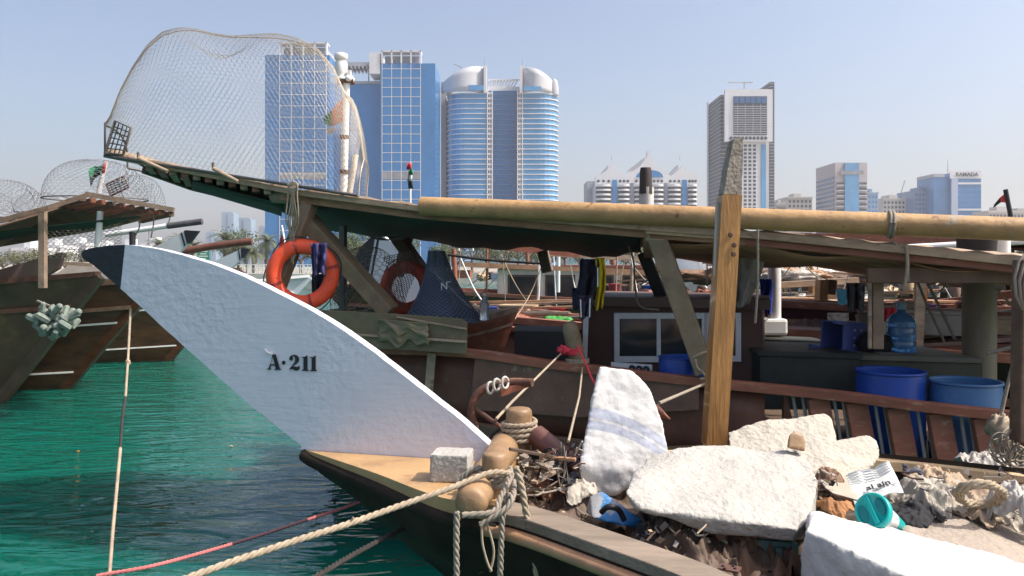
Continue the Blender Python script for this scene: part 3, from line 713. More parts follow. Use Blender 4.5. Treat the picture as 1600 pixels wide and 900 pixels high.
# ================================================================= generic wooden dhow (bow towards local +x), used for the boats behind
def build_flag(mb_parent, root, p, h, cols, tilt=V((0, 0, 1)), size=.8, ang=0, droop=.5):
    """hoist at p going up along tilt; the cloth droops"""
    xd = V((math.cos(ang), math.sin(ang), -droop)).normalized()
    u = tilt.normalized()
    def g(a, b, lo, hi, mi, mb):
        mb.grid(lambda s, t: p + u * (lo + (hi - lo) * t) * h + xd * size * s + V((-xd.y, xd.x, 0)) * .06 * math.sin(s * 9 + t * 2) - Z * .25 * size * s * (1 - t), 8, 2, True, mi)
    mb = MB()
    mb.grid(lambda s, t: p + u * t * h + xd * size * .28 * s, 2, 4, True, 0)
    for k in range(3):
        mb.grid(lambda s, t, k=k: p + u * (k + t) / 3 * h + xd * size * (.28 + .72 * s) + V((-xd.y, xd.x, 0)) * .07 * size * math.sin(s * 7 + k) * 1 - Z * .2 * size * s * s, 8, 2, True, k + 1)
    return mb.build('cloth', cols, mb_parent)
FLAG = [flagR, flagK, flagW, greenF]
def dhow(label, loc, rz, L=14, B=3.6, D=1.5, rise=1.1, hull=hullbrown, top=redbrown, board=None, canopy=None, cabin=None, group=None, tip=None, blen=2.2, tarp=greenT, stripe=True, boardh=.5, seed=1):
    rnd = random.Random(seed)
    r = thing('dhow_boat', label, 'boat', (0, 0, 0), group)
    def hb(u): return B / 2 * (min(1, .55 + u * 1.6) if u < .3 else max(.02, 1 - max(0, (u - .45) / .55) ** 2.2))
    def zt(u): return D + rise * max(0, (u - .35) / .65) ** 2 + .25 * max(0, .3 - u)
    def pt(u, v, s):   # v 0 keel .. 1 sheer
        rk = 2.6 * max(0, (u - .6) / .4) ** 2
        return V((u * (L - 2.6) + rk * v, s * hb(u) * (v ** .45), -.5 + (zt(u) + .5) * v))
    mb = MB()
    for s in (-1, 1): mb.grid(lambda a, b, s=s: pt(a, b, s), 26, 8)
    mb.build('hull', hull, r)
    MB().add([pt(0, k / 8, -1) for k in range(9)] + [pt(0, k / 8, 1) for k in range(8, -1, -1)], [tuple(range(18))]).build('transom', hull, r)
    def edge(s, dz=0, v=1.0, out=0): return [pt(i / 24, v, s) + V((0, s * out, dz)) for i in range(25)]
    for s in (-1, 1):
        MB().rail(edge(s, .04), .14, .10).build('gunwale', top, r)
        MB().rail(edge(s, 0, .80, .03), .07, .09).build('rub_rail', top, r)
        if stripe: MB().rail(edge(s, 0, .68, .03), .03, .045).build('stripe', wht, r)
        if stripe: MB().rail([p for p in edge(s, 0, .30, .035)], .02, .04).build('waterline_stripe', wht, r)
    MB().grid(lambda a, b: V((a * (L - 2.6) * .97, hb(a) * (2 * b - 1) * .97, D - .55 + .5 * rise * max(0, (a - .35) / .65) ** 2)), 12, 2).build('deck', greywood, r)
    # stem and prow board
    e = pt(1, 1, 1); e.y = 0
    MB().rail([pt(1, k / 10, 1) * 1 + V((.05, -hb(1) * (k / 10) ** .45, 0)) for k in range(11)], .16, .22).build('stem', hull, r)
    if board:
        k = blen; h = boardh
        o = [(-1.7 * k * .6, -.05), (-.1, -.05), (.45 * k, .42 * k), (.62 * k, .62 * k), (.55 * k, .66 * k + .12), (.3 * k, .55 * k + h * .75), (-.3 * k, .1 * k + h * .9), (-1.5 * k * .6, .1)]
        b = MB().prism([V((e.x + a, .05, e.z + c)) for a, c in o], (0, -.1, 0)).build('prow_board', board, r, bevel=.02)
        if tip:
            o2 = [(.45 * k, .42 * k), (.64 * k, .64 * k), (.56 * k, .68 * k + .13), (.33 * k, .56 * k + h * .76)]
            MB().prism([V((e.x + a, .06, e.z + c)) for a, c in o2], (0, -.12, 0)).build('board_tip', tip, b)
            o3 = [(.40 * k, .37 * k), (.42 * k, .39 * k), (.30 * k, .55 * k + h * .76), (.27 * k, .545 * k + h * .76)]
            MB().prism([V((e.x + a, .06, e.z + c)) for a, c in o3], (0, -.12, 0)).build('tip_band', tip, b)
    if cabin:
        x0, x1, h, mat = cabin
        zb = D - .5; w_ = B * .62
        c = MB().box2((x0, -w_ / 2, zb), (x1, w_ / 2, zb + h)).build('cabin', mat, r, bevel=.04)
        MB().box2((x0 - .2, -w_ / 2 - .18, zb + h), (x1 + .25, w_ / 2 + .18, zb + h + .09)).build('cabin_roof', top, r)
        n = max(2, int((x1 - x0) / .95))
        for s in (-1, 1):
            for i in range(n):
                xa = x0 + .22 + i * (x1 - x0 - .3) / n; xb = xa + (x1 - x0 - .3) / n - .22
                w1 = MB().box2((xa, s * (w_ / 2 + .035), zb + h * .42), (xb, s * (w_ / 2 + .002), zb + h * .88)).build('window', darkwood, r)
                MB().box2((xa + .06, s * (w_ / 2 + .045), zb + h * .42 + .06), (xb - .06, s * (w_ / 2 + .037), zb + h * .88 - .06)).build('pane', winG, w1)
    if canopy:
        x0, x1, zc, rise2 = canopy
        w_ = B * .52
        def cz(u): return zc + rise2 * u * u
        def cw(u): return w_ * (1 - .35 * u * u)
        MB().grid(lambda a, b: V((x0 + (x1 - x0) * a, cw(a) * (2 * b - 1), cz(a) + .10 * math.cos((b - .5) * 2.4) + .03 * math.sin(a * 40 + b * 7))), 20, 6).build('canopy_cover', tarp, r)
        MB().grid(lambda a, b: V((x0 + (x1 - x0) * a, cw(a) * (2 * b - 1) * 1.02, cz(a) + .16 + .03 * math.sin(a * 31))), 20, 2).build('canopy_planks', oldwood, r, solid=.03)
        for s in (-1, 1): MB().rail([V((x0 + (x1 - x0) * i / 12, s * cw(i / 12) * 1.03, cz(i / 12) + .12)) for i in range(13)], .09, .12).build('canopy_beam', top, r)
        n = max(3, int((x1 - x0) / 2.2))
        for i in range(n + 1):
            u = .04 + .86 * i / n; xx = x0 + (x1 - x0) * u
            for s in (-1, 1):
                MB().bar((xx, s * cw(u) * .92, D - .5), (xx + rnd.uniform(-.25, .35), s * cw(u) * .95, cz(u) + .06), .10, .10).build('post', oldwood if i % 2 else olivewood, r)
            MB().bar((xx, -cw(u) * 1.1, cz(u) - .03), (xx, cw(u) * 1.1, cz(u) - .03), .08, .08).build('cross_beam', oldwood, r)
    r.location = loc; r.rotation_euler[2] = rz
    return r
def at(boat, x, y, z):
    a = boat.rotation_euler[2]; c, s = math.cos(a), math.sin(a)
    return V((boat.location.x + x * c - y * s, boat.location.y + x * s + y * c, boat.location.z + z))
# dome wire trap, built at the origin, base ring on the ground, long axis x
def trap(a=.95, b=.8, h=.85, nu=34, nv=20, r=.0035, mat=wireG, funnel=True):
    t = thing('wire_fish_trap', 'x', 'fish trap')
    def f(u, v):
        th = math.pi * v; ph = 2 * math.pi * u
        k = math.sin(th / 2)
        return V((a * math.cos(ph) * k ** .8, b * math.sin(ph) * k ** .8, h * math.cos(th / 2) ** .9 if v < 1 else 0))
    MB().hexnet(lambda u, v: f(u, .06 + .94 * v), nu * 2, nv, r).build('wire_mesh', mat, t)
    ring = [V((a * math.cos(k * math.pi / 16), b * math.sin(k * math.pi / 16), .01)) for k in range(33)]
    MB().tube(ring, .014, 6).build('base_ring', wireD, t)
    if funnel:
        rr = [V((a * .98 * 0 + a * .55 + .0 * k, .38 * math.cos(k * math.pi / 10), .36 + .30 * math.sin(k * math.pi / 10))) for k in range(21)]
        mb = MB().tube(rr, .009, 5)
        mb.hexnet(lambda u, v: V((a * .55 - .55 * v, (.38 - .2 * v) * math.cos(2 * math.pi * u), .36 + (.30 - .15 * v) * math.sin(2 * math.pi * u))), 18, 5, r)
        mb.build('entry_funnel', mat, t)
    mb = MB()
    for k in range(5): mb.tube([V((-a + 2 * a * k / 4 * .98, -b * .0 - b * math.sqrt(max(0, 1 - (-1 + k / 2) ** 2)), .02)), V((-a + 2 * a * k / 4 * .98, b * math.sqrt(max(0, 1 - (-1 + k / 2) ** 2)) + .01, .02))], .01, 5)
    mb.build('base_bar', wireD, t)
    return t

# ---- left group: three dark dhows pointing right
d0 = dhow('dark olive dhow cut by the left edge, brown prow board rising over its bow', (0, 0, 0), 0, L=15, B=4, D=1.9, rise=.75, hull=hullolive, top=brownP, board=None, stripe=False)
d0.location = (PZ(8, 612, 0).x - 12.1, 17.0, 0); d0.rotation_euler[2] = math.radians(-4)
# brown board of d0 given its own shape
bb = MB().prism([PL(x, y, (15.2, .05)) for x, y in [(-190, 470), (0, 458), (40, 445), (70, 432), (90, 420), (98, 398), (96, 394), (60, 404), (0, 421), (-190, 468)]], (0, .12, 0)).build('prow_board', M('board_brown', (.24, .145, .125), .6, .12, 3, .2, 20), None, bevel=.02)
bb.parent = d0; bb.matrix_parent_inverse = (Matrix.Translation(d0.location) @ Matrix.Rotation(d0.rotation_euler[2], 4, 'Z')).inverted()
d1 = dhow('large oiled brown dhow with maroon bottom and pale stripe, float cluster hung on it', (0, 0, 0), 0, L=17, B=4.2, D=1.75, rise=.75, hull=hullbrown, top=darkwood, board=None, stripe=True)
d1.location = (PZ(122, 597, 0).x - 14.6, 18.6, 0); d1.rotation_euler[2] = math.radians(-3)
d2 = dhow('oiled brown dhow farther back, its bow just clear of the black prow tip', (0, 0, 0), 0, L=17, B=4.2, D=1.85, rise=.85, hull=hullbrown, top=darkwood, board=None)
d2.location = (PZ(232, 568, 0).x - 14.6, 22.5, 0); d2.rotation_euler[2] = math.radians(2)
d3 = dhow('white hulled boat behind, low white bow showing under the big white board', (0, 0, 0), 0, L=17, B=4.2, D=1.6, rise=.8, hull=pvc, top=wht, board=None, stripe=False)
d3.location = (PZ(297, 545, 0).x - 13.6, 27.5, 0); d3.rotation_euler[2] = math.radians(4)
def own_board(b, Yb, pts, tipp, band, mat):
    inv = (Matrix.Translation(b.location) @ Matrix.Rotation(b.rotation_euler[2], 4, 'Z')).inverted()
    o = MB().prism([P(x, y, Yb) for x, y in pts], (0, .14, 0)).build('prow_board', mat, None); o.parent = b; o.matrix_parent_inverse = inv
    for nm, pp, m in (('board_tip', tipp, lettK), ('tip_band', band, lettK)):
        q = MB().prism([P(x, y, Yb - .01) for x, y in pp], (0, .16, 0)).build(nm, m, None); q.parent = o; q.matrix_parent_inverse = Matrix.Translation(-V(o.location))
own_board(d1, 18.2, [(200, 412), (239, 387), (283, 364), (290, 360), (308, 361), (296, 377), (275, 400), (250, 422), (225, 440), (190, 440)], [(287, 361), (290, 359.6), (309, 360.8), (297, 377), (292, 381)], [(282, 364), (284, 363), (290, 383), (288, 385)], pvc)
own_board(d2, 22.2, [(290, 430), (317, 416), (373, 391), (377, 388), (388, 389), (379, 404), (347, 431), (320, 450), (280, 455)], [(376, 389), (378, 387.6), (389, 388.8), (380, 403), (377, 404)], [(372, 391), (373.5, 390.4), (376, 405), (374, 407)], pvc)
# canopy of the left boats
cl = thing('slatted_canopy', 'slatted timber canopy with red rafters on posts at the far left, traps on top', 'canopy', PL(150, 480, (15.5, 0)))
pn = (14.6, 0.0)
near = [(-200, 372), (0, 338), (110, 316), (135, 303), (270, 328)]
def cln(px, py): return PL(px, py, pn)
ztop = lambda px: 0
A = [P(-200, 380, 13.5), P(0, 350, 14), P(135, 303, 14.6), P(272, 328, 14.8)]
B_ = [P(-200, 352, 18.5), P(0, 341, 18.8), P(60, 330, 18.8), P(215, 336, 18.8)]
MB().rail([P(-200, 377, 13.4), P(0, 345, 13.9), P(75, 325, 14.2), P(138, 304, 14.6)], .09, .09).build('edge_beam', darkwood, cl)
MB().rail([P(134, 303, 14.6), P(200, 315, 14.7), P(272, 328, 14.8)], .09, .09).build('end_beam', MATS['bare_rail'] if 'bare_rail' in MATS else M('bare_rail', (.24, .17, .12), .8, .3, 5, .4, 24), cl)
for k in range(10):
    u = k / 9
    a0_ = P(130 + 138 * u, 304 + 23.5 * u, 14.7 + .1 * u); b0_ = P(88 + 132 * u, 318 + 24 * u, 16.6)
    MB().bar(a0_ - Z * .08, b0_ - Z * .05, .1, .09).build('rafter', redbrown if k % 3 else darkwood, cl)
MB().add([P(-200, 384, 13.6), P(0, 352, 14.1), P(72, 331, 14.4), P(100, 322, 16.4), P(222, 343, 16.6), P(168, 357, 20), P(0, 385, 20), P(-200, 420, 20)], [(0, 1, 6, 7), (1, 2, 3, 4, 5, 6)]).build('brown_tarp', brownT, cl, solid=.03)
MB().grid(lambda u, v: P(-200 + 420 * u, 384 - 47 * u + (5 + 6 * math.sin(u * 3.1) + 3 * math.sin(u * 17)) * v, 14.2 + .8 * u + .3 * v), 14, 3).build('green_tarp', greenT, cl, solid=.01)
for (x0, y0, x1, y1, Y, rr) in ((67, 325, 67, 425, 14.4, .055), (-40, 340, -40, 470, 14.2, .09)):
    MB().bar(P(x0, y0, Y), P(x1, y1 + 25, Y), rr * 2, rr * 2).build('post', M('bare_rail', (.24, .17, .12), .8, .3, 5, .4, 24), cl)
MB().tube([P(157, 330, 15), P(151, 402, 15)], .06, 10).build('pole', whiteM, cl)
# netting under the left canopy
tag(MB().hexnet(lambda u, v: P(70 + 120 * u, 352 + (52 - 20 * u) * v + 4 * math.sin(u * 5), 15.6), 26, 12, .006).build('hanging_net', wireT, None), 'loose diamond netting hanging under the left slatted canopy', 'net')
# traps on the left canopy
tp = trap(); tag(tp, 'wire dome trap cut by the left edge, leftmost on the slatted canopy', None, 'dome traps on the left canopy')
tp.location = P(-2, 343, 16.2); tp.scale = (1.0, 1, 1.0)
copy_tree(tp, P(150, 312, 16), .25, 'largest wire dome trap with wide funnel ring, beside the flag on the left canopy', (1.05, 1, .98))
copy_tree(tp, P(214, 330, 17), .6, 'wire dome trap at the right end of the left slatted canopy', (.62, .7, .95))
copy_tree(tp, P(62, 333, 17), 1.2, 'small wire dome trap between the two bigger ones on the left canopy', (.55, .55, .55))
g = thing('grid_panel', 'small square wire grid frame leaning on the left canopy under the flag', 'grid panel', P(190, 305, 15.8))
c0_, c1_, c2_ = P(166, 288, 15.8), P(194, 275, 15.8), P(201, 293, 15.8)
mb = MB()
for k in range(6):
    mb.tube([c0_.lerp(c1_, k / 5), c0_.lerp(c1_, k / 5) + (c2_ - c1_)], .012, 5); mb.tube([c0_ + (c2_ - c1_) * k / 5, c1_ + (c2_ - c1_) * k / 5], .012, 5)
mb.build('wire_grid', wireD, g); MB().tube([c0_, c1_, c2_, c0_ + (c2_ - c1_), c0_], .022, 6).build('rim', rust, g)
fl = thing('flag', 'drooping green, white and red flag on a white pole above the left canopy', 'flag', P(152, 300, 15.9))
MB().tube([P(152, 312, 15.9), P(165, 252, 15.9)], .05, 8).build('pole', whiteM, fl)
mb = MB()
def fg(u, v): 
    return P(167 - 2.5 * v - (30 - 6 * v) * u + 2 * math.sin(u * 7), 251 + 16 * v + (17 - 0 * v) * u + 6 * v * u + 2.5 * math.sin(u * 6 + v * 2), 15.85 - .1 * math.sin(u * 8 + v))
mb.grid(lambda u, v: fg(u * .28, v), 3, 6, True, 0); 
for k in range(3): mb.grid(lambda u, v, k=k: fg(.28 + .72 * u, (k + v) / 3), 8, 2, True, k + 1)
mb.build('cloth', [flagR, greenF, M('flag_green2', (.03, .16, .09), .8), flagK], fl)
# cluster of white net floats on the brown hull
fr_ = random.Random(5); 
fc = None
for k in range(52):
    a = fr_.random() * 6.28; rr = fr_.random() ** .5
    p = P(83 + 30 * rr * math.cos(a), 506 + 23 * rr * math.sin(a), 14.4 + fr_.uniform(-.12, .12))
    d = V((fr_.uniform(-.4, .4), fr_.uniform(-.3, .3), -1)).normalized()
    if fc is None:
        fc = MB().lathe([(.03, 0), (.058, .015), (.06, .1), (.058, .2), (.05, .22), (.02, .24)], (0, 0, 0), 6, smooth=False).build('net_float', M('pale_green_float', (.18, .215, .185), .75, .3, 8, .3, 30, col2=(.16, .17, .13), pscale=14, thr=.58), None, label='pale green net float in the cluster hung on the brown dhow', cat='float', group='net floats hung in a cluster on the brown dhow'); o = fc
    else: o = fc.copy(); COL.objects.link(o)
    o.location = p; o.rotation_euler = (fr_.uniform(-1.1, 1.1), fr_.uniform(-1.1, 1.1), fr_.uniform(0, 3)); sc_ = fr_.uniform(.75, 1.2); o.scale = (sc_, sc_, sc_)
tag(MB().rail([P(58, 470, 14.6), P(83, 480, 14.4), P(108, 486, 14.5)], .03, .03).build('float_line', ropeT), 'short line that the pale float cluster hangs from', 'rope')
# booms on the left boats
bm_ = thing('boom_spar', 'white and black boom pointing right above the first far white prow', 'spar', P(240, 360, 22))
MB().tube([P(165, 367, 22), P(262, 353, 22)], .075, 8).build('spar', whiteM, bm_); MB().tube([P(262, 353, 22), P(316, 346, 22)], .09, 8).build('black_end', M('dark_grey_paint', (.07, .07, .075), .6, .3), bm_)
MB().tube([P(207, 385, 22), P(207, 362, 22)], .09, 8).build('strut', lettK, bm_)
tag(MB().tube([P(283, 393, 27), P(330, 385, 27), P(394, 377, 27)], .13, 8).build('boom_spar', brownP), 'red brown boom pointing right above the second far white prow', 'spar')
for (x0, y0, x1, y1, n_) in ((240, 330, 236, 372, 'a'), (219, 345, 212, 368, 'b'), (265, 330, 263, 350, 'c')):
    tag(MB().tube([P(x0, y0, 15), P((x0 + x1) / 2 + 2, (y0 + y1) / 2, 15), P(x1, y1, 15)], .014, 5).build('loose_line', ropeG), 'thin loose line hanging off the end of the left canopy', 'rope', 'loose lines on the left canopy')
# cream dinghy / platform behind the black tip
tag(MB().prism([P(85, 430, 24), P(106, 415, 24), P(118, 410, 24), P(150, 414, 24), P(168, 433, 24)], (0, 2.4, 0)).build('hatch_cover', M('cream_canvas', (.48, .43, .36), .8, .15, 4), bevel=.03), 'cream canvas cover between the brown board and black prow tip', 'cover')
tag(MB().bar(P(98, 411, 22), P(146, 414, 22), .1, .1).build('pale_spar', oldwood), 'short pale spar above the cream canvas cover', 'spar')
# gull on far prow
gl = MB().ball(P(378, 378, 27), (.16, .08, .08), 8); gl.ball(P(381, 375.5, 27), .055, 6); gl.bar(P(381.5, 375.5, 27), P(384, 376, 27), .02, .02); gl.bar(P(377, 379, 27), P(377, 384, 27), .015, .015)
gl.build('seagull', flagW, label='white gull perched at the end of the red brown boom', cat='bird')

# ---- boats to the right / behind, bows to the left
RZ = math.radians(161.3)
def place(b, pxbow, Ybow, L, rz=RZ):
    # bow deck tip appears at column pxbow, distance Ybow
    x = (pxbow - 800) / F * Ybow; b.rotation_euler[2] = rz
    b.location = (x - math.cos(rz) * L, Ybow - math.sin(rz) * L, 0)
b3 = dhow('red brown dhow next behind, pale prow board with dark edge', (0, 0, 0), 0, L=15, B=3.4, D=1.8, rise=.3, hull=blackhull, top=redbrown, board=pvc, tip=lettK, blen=1.35, boardh=.75, canopy=(1.5, 10.5, 3.02, .1), tarp=brownT, seed=2, stripe=False); place(b3, 628, 12.6, 15)
b4 = dhow('dhow with long cream wheelhouse of dark framed windows behind the hanging clothes', (0, 0, 0), 0, L=16, B=3.8, D=1.85, rise=.4, hull=hullbrown, top=redbrown, board=None, canopy=None, cabin=(6.2, 10.6, 1.42, M('cream_cabin', (.74, .68, .56), .6, .12, 3, .1, 10)), seed=3); place(b4, 512, 23.0, 16, math.radians(170))
b5 = dhow('dhow with orange brown deck gear and brown canopy beyond the cream wheelhouse', (0, 0, 0), 0, L=16, B=3.6, D=1.5, rise=.6, hull=hullbrown, top=tanrub, board=None, canopy=(1, 12, 2.45, .1), tarp=brownT, seed=4); place(b5, 800, 26, 16)
b6 = dhow('brown dhow far behind the wooden post, grey plank canopy on timber posts', (0, 0, 0), 0, L=18, B=4, D=1.7, rise=.5, hull=hullbrown, top=redbrown, board=whitePaint, tip=lettK, blen=1.2, canopy=(3, 14, 2.42, .1), tarp=brownT, seed=5); place(b6, 1085, 17, 18, math.radians(166))
b7 = dhow('low red decked dhow behind the blue crate, no canopy', (0, 0, 0), 0, L=18, B=3.6, D=2.0, rise=.3, hull=maroon, top=redbrown, board=None, seed=6); place(b7, 1130, 11.6, 18, math.radians(166))
b8 = dhow('pale hulled dhow with long planked canopy, far right background', (0, 0, 0), 0, L=18, B=4, D=1.6, rise=.9, hull=pvc, top=oldwood, board=pvc, tip=None, blen=1.2, canopy=(1, 14, 2.5, .1), tarp=brownT, seed=7); place(b8, 1180, 30, 18, math.radians(170))
b9 = dhow('farthest brown dhow in mid background under the canopy edge', (0, 0, 0), 0, L=18, B=4, D=1.6, rise=.9, hull=hullbrown, top=tanrub, board=pvc, tip=lettK, blen=1.3, canopy=(1, 14, 2.45, .1), tarp=brownT, seed=8, cabin=(3, 6, 1.5, pvc)); place(b9, 930, 38, 18, math.radians(172))
b10 = dhow('dark low dhow behind the round column at the right edge', (0, 0, 0), 0, L=18, B=4, D=1.7, rise=.5, hull=darkwood, top=oldwood, board=None, canopy=(1, 13, 2.5, .1), tarp=greenT, seed=9); place(b10, 1400, 21, 18, math.radians(170))
b11 = dhow('far brown dhow with white cabin behind the blue cloth', (0, 0, 0), 0, L=18, B=4, D=1.6, rise=.9, hull=hullbrown, top=redbrown, board=whitePaint, tip=lettK, seed=10, cabin=(6, 10, 1.7, whitePaint)); place(b11, 1290, 44, 18, math.radians(174))
# masts, bits and clutter on these boats
def simple(mb, name, mat, label, cat, group=None, **k): return mb.build(name, mat, None, label=label, cat=cat, group=group, **k)
# ================================================================= BOAT 1: white prow, A-211
S1 = .25; BP = (3.73, S1)
ax = V((1, -S1, 0)).normalized(); nrm = V((-S1, -1, 0)).normalized()   # nrm faces the camera
boat = thing('near_dhow', 'near dhow with tall white prow board lettered A-211 and black tip', 'boat', V((-.2, 3.7, 0)))
TOP = [(126, 397), (132, 391), (150, 386), (175, 383.5), (205, 383), (240, 388), (285, 399), (330, 412), (380, 432), (430, 456), (480, 482), (530, 512), (580, 547), (630, 586), (680, 625), (725, 661), (768, 699)]
BOT = [(768, 722), (600, 714), (476, 703), (468, 694), (400, 640), (330, 579), (260, 516), (215, 475), (185, 448), (150, 418), (131, 405)]
def jit(L_in, n=5):
    q = spline([V((x, y, 0)) for x, y in L_in], n); return [(p.x, p.y + .9 * noise.noise(V((p.x * .04, p.y * .04, 0))) + .5 * noise.noise(V((p.x * .17, p.y * .1, 3)))) for p in q]
out = [PL(x, y, BP) for x, y in jit(TOP) + jit(BOT)]
mW = M('prow_white', (.64, .645, .73), .42, .05, 1.2, .7, 22, col2=(.54, .55, .64), pscale=3, thr=.57, soft=.15, bdist=.014, detail=8, col3=(.42, .38, .33), thr3=.70, pscale3=7)
# black tip painted on the board: split by board length
nt = mW.node_tree; N = nt.nodes; L_ = nt.links; b = N['Principled BSDF']; src = b.inputs['Base Color'].links[0].from_socket
tc = [n for n in N if n.type == 'TEX_COORD'][0]; sx = N.new('ShaderNodeSeparateXYZ'); L_.new(tc.outputs['Object'], sx.inputs[0])
ml = N.new('ShaderNodeMath'); ml.operation = 'MULTIPLY_ADD'; L_.new(sx.outputs[2], ml.inputs[0]); ml.inputs[1].default_value = -.12; L_.new(sx.outputs[0], ml.inputs[2])
lt = N.new('ShaderNodeMath'); lt.operation = 'LESS_THAN'; L_.new(ml.outputs[0], lt.inputs[0])
tipx = PL(192, 415, BP); lt.inputs[1].default_value = (tipx.x + .2) - .12 * tipx.z
mk = N.new('ShaderNodeMix'); mk.data_type = 'RGBA'; L_.new(lt.outputs[0], mk.inputs[0]); L_.new(src, mk.inputs[6]); mk.inputs[7].default_value = (.012, .013, .02, 1); L_.new(mk.outputs[2], b.inputs['Base Color'])
# fine brushed bump on top of the coarse one
mb = MB().prism(out[::-1], -nrm * .07)
# bump strength that varies over the board, with a few long brush runs
bpn = [n for n in N if n.type == 'BUMP'][0]
vn = N.new('ShaderNodeTexNoise'); vn.inputs['Scale'].default_value = 1.7; vn.inputs['Detail'].default_value = 3; L_.new(tc.outputs['Object'], vn.inputs[0])
vm = N.new('ShaderNodeMapRange'); vm.inputs[1].default_value = .35; vm.inputs[2].default_value = .7; vm.inputs[3].default_value = .12; vm.inputs[4].default_value = .95; L_.new(vn.outputs['Fac'], vm.inputs[0]); L_.new(vm.outputs[0], bpn.inputs['Strength'])
mp2 = N.new('ShaderNodeMapping'); mp2.inputs['Rotation'].default_value = (0, math.radians(-38), 0); mp2.inputs['Scale'].default_value = (2, 2, 16); L_.new(tc.outputs['Object'], mp2.inputs[0])
bn = N.new('ShaderNodeTexNoise'); bn.inputs['Scale'].default_value = 3; bn.inputs['Detail'].default_value = 6; L_.new(mp2.outputs[0], bn.inputs[0])
bb2 = N.new('ShaderNodeBump'); bb2.inputs['Strength'].default_value = .16; bb2.inputs['Distance'].default_value = .012; L_.new(bn.outputs['Fac'], bb2.inputs['Height']); L_.new(bb2.outputs[0], bpn.inputs['Normal'])
board = mb.build('prow_board', mW, boat, bevel=.012, seg=3)
# lettering, fat serif
lt_o = PL(418, 577, BP) + nrm * .004
per = .00335 * 1.0   # metres per photo pixel at the board
def LT(x, y): return lt_o + ax * (x * per) + Z * (y * per)
mbl = MB()
def poly(pts, mb=None): mbl.prism([LT(x, y) for x, y in pts][::-1] if False else [LT(x, y) for x, y in pts], nrm * .003)
# A : x 0..25, height 24
poly([(0, 0), (7.5, 0), (7.5, 1.2), (5.6, 1.8), (6.9, 6.3), (6.0, 8.2), (11.2, 24), (9.6, 24), (9.9, 20), (3.2, 1.8), (0, 1.2)])
poly([(13, 0), (25, 0), (25, 1.2), (22.6, 1.8), (15.4, 24), (11.3, 24), (10.6, 20.2), (15.6, 1.8), (13, 1.2)])
poly([(6.6, 6.6), (15.2, 6.6), (14.6, 8.6), (7.1, 8.6)])
poly([(29.2 + 3.1 * math.cos(k * math.pi / 8), 11.5 + 3.1 * math.sin(k * math.pi / 8)) for k in range(16)])
# 2
c = lambda cx, cy, r, a0, a1, n: [(cx + r * math.cos(math.radians(a0 + (a1 - a0) * k / n)), cy + r * math.sin(math.radians(a0 + (a1 - a0) * k / n))) for k in range(n + 1)]
outer = [(39.6, 19.5)] + [(41.2, 22.2), (44, 24), (48, 24.6), (52.5, 23.4), (55.5, 20.5), (56, 17), (54.6, 13.4), (50.8, 10.2), (45.5, 7.4), (43.4, 5.9)]
inner = [(42.2, 4.5), (44.6, 8.6), (48.2, 12.4), (49.4, 16.8), (49, 20.4), (47.2, 22.6), (44.8, 22.2), (44.4, 20.6)]
poly(outer + inner)
poly([(42.2 + 3.0 * math.cos(k * math.pi / 8), 18.2 + 3.1 * math.sin(k * math.pi / 8)) for k in range(16)])
poly([(39.6, 0), (41.2, 1.6), (44, 2.2), (48, .4), (52, -.3), (55, .6), (56.6, 3.4), (56.6, 8), (55.4, 8), (54.6, 6.2), (51, 5.6), (46, 6.6), (42.5, 5.8), (40.2, 3.2)])
for x0 in (60.5, 74.5):
    poly([(x0, 0), (x0 + 12, 0), (x0 + 12, 1.2), (x0 + 9.8, 1.8), (x0 + 9.8, 24), (x0 + 8.6, 24), (x0 + 6, 22), (x0, 21.6), (x0, 20.6), (x0 + 3.1, 20), (x0 + 3.1, 1.8), (x0, 1.2)])
mbl.build('lettering', lettK, board)
# flake of peeled paint above the A
MB().prism([PL(x, y, BP) + nrm * .004 for x, y in [(415, 545), (419, 549), (427, 553), (420, 552)]], nrm * .006).build('paint_flake', flagW, board)

# --- hull of boat 1
def PW(px, py, z): return PZ(px, py, z)
tipT = PL(474, 699, BP); 
gN = [PL(474, 702, BP), PW(490, 713, 1.91), PW(528, 729, 1.90), PW(590, 754, 1.89), PW(690, 798, 1.875), PW(800, 822, 1.86)]
gN += [PW(930, 868, 1.845), PW(1060, 918, 1.83), PW(1200, 985, 1.81), V((1.25, 2.02, 1.78)), V((2.0, 1.72, 1.72)), V((3.4, 1.5, 1.66)), V((5.5, 1.4, 1.66))]
gN = spline(gN, 5)
cl0 = V((0, 3.73, 0))
def mirror(p):   # across the boat's centre plane
    d = (p - V((0, 3.73, p.z))).dot(V((S1, 1, 0)).normalized()); return p - V((S1, 1, 0)).normalized() * 2 * d
gF = [mirror(p) for p in gN]
nG = len(gN)
def keel(i):
    u = i / (nG - 1)
    p = PL(474, 703, BP)
    x = p.x + .02 + 1.9 * min(1, (u * 2.0)) + max(0, u - .5) * 9; z = 1.88 - (min(1, u * 2.0)) * 1.5 * 1.35
    z = max(z, -.3)
    return V((x, 3.73 - S1 * x, z))
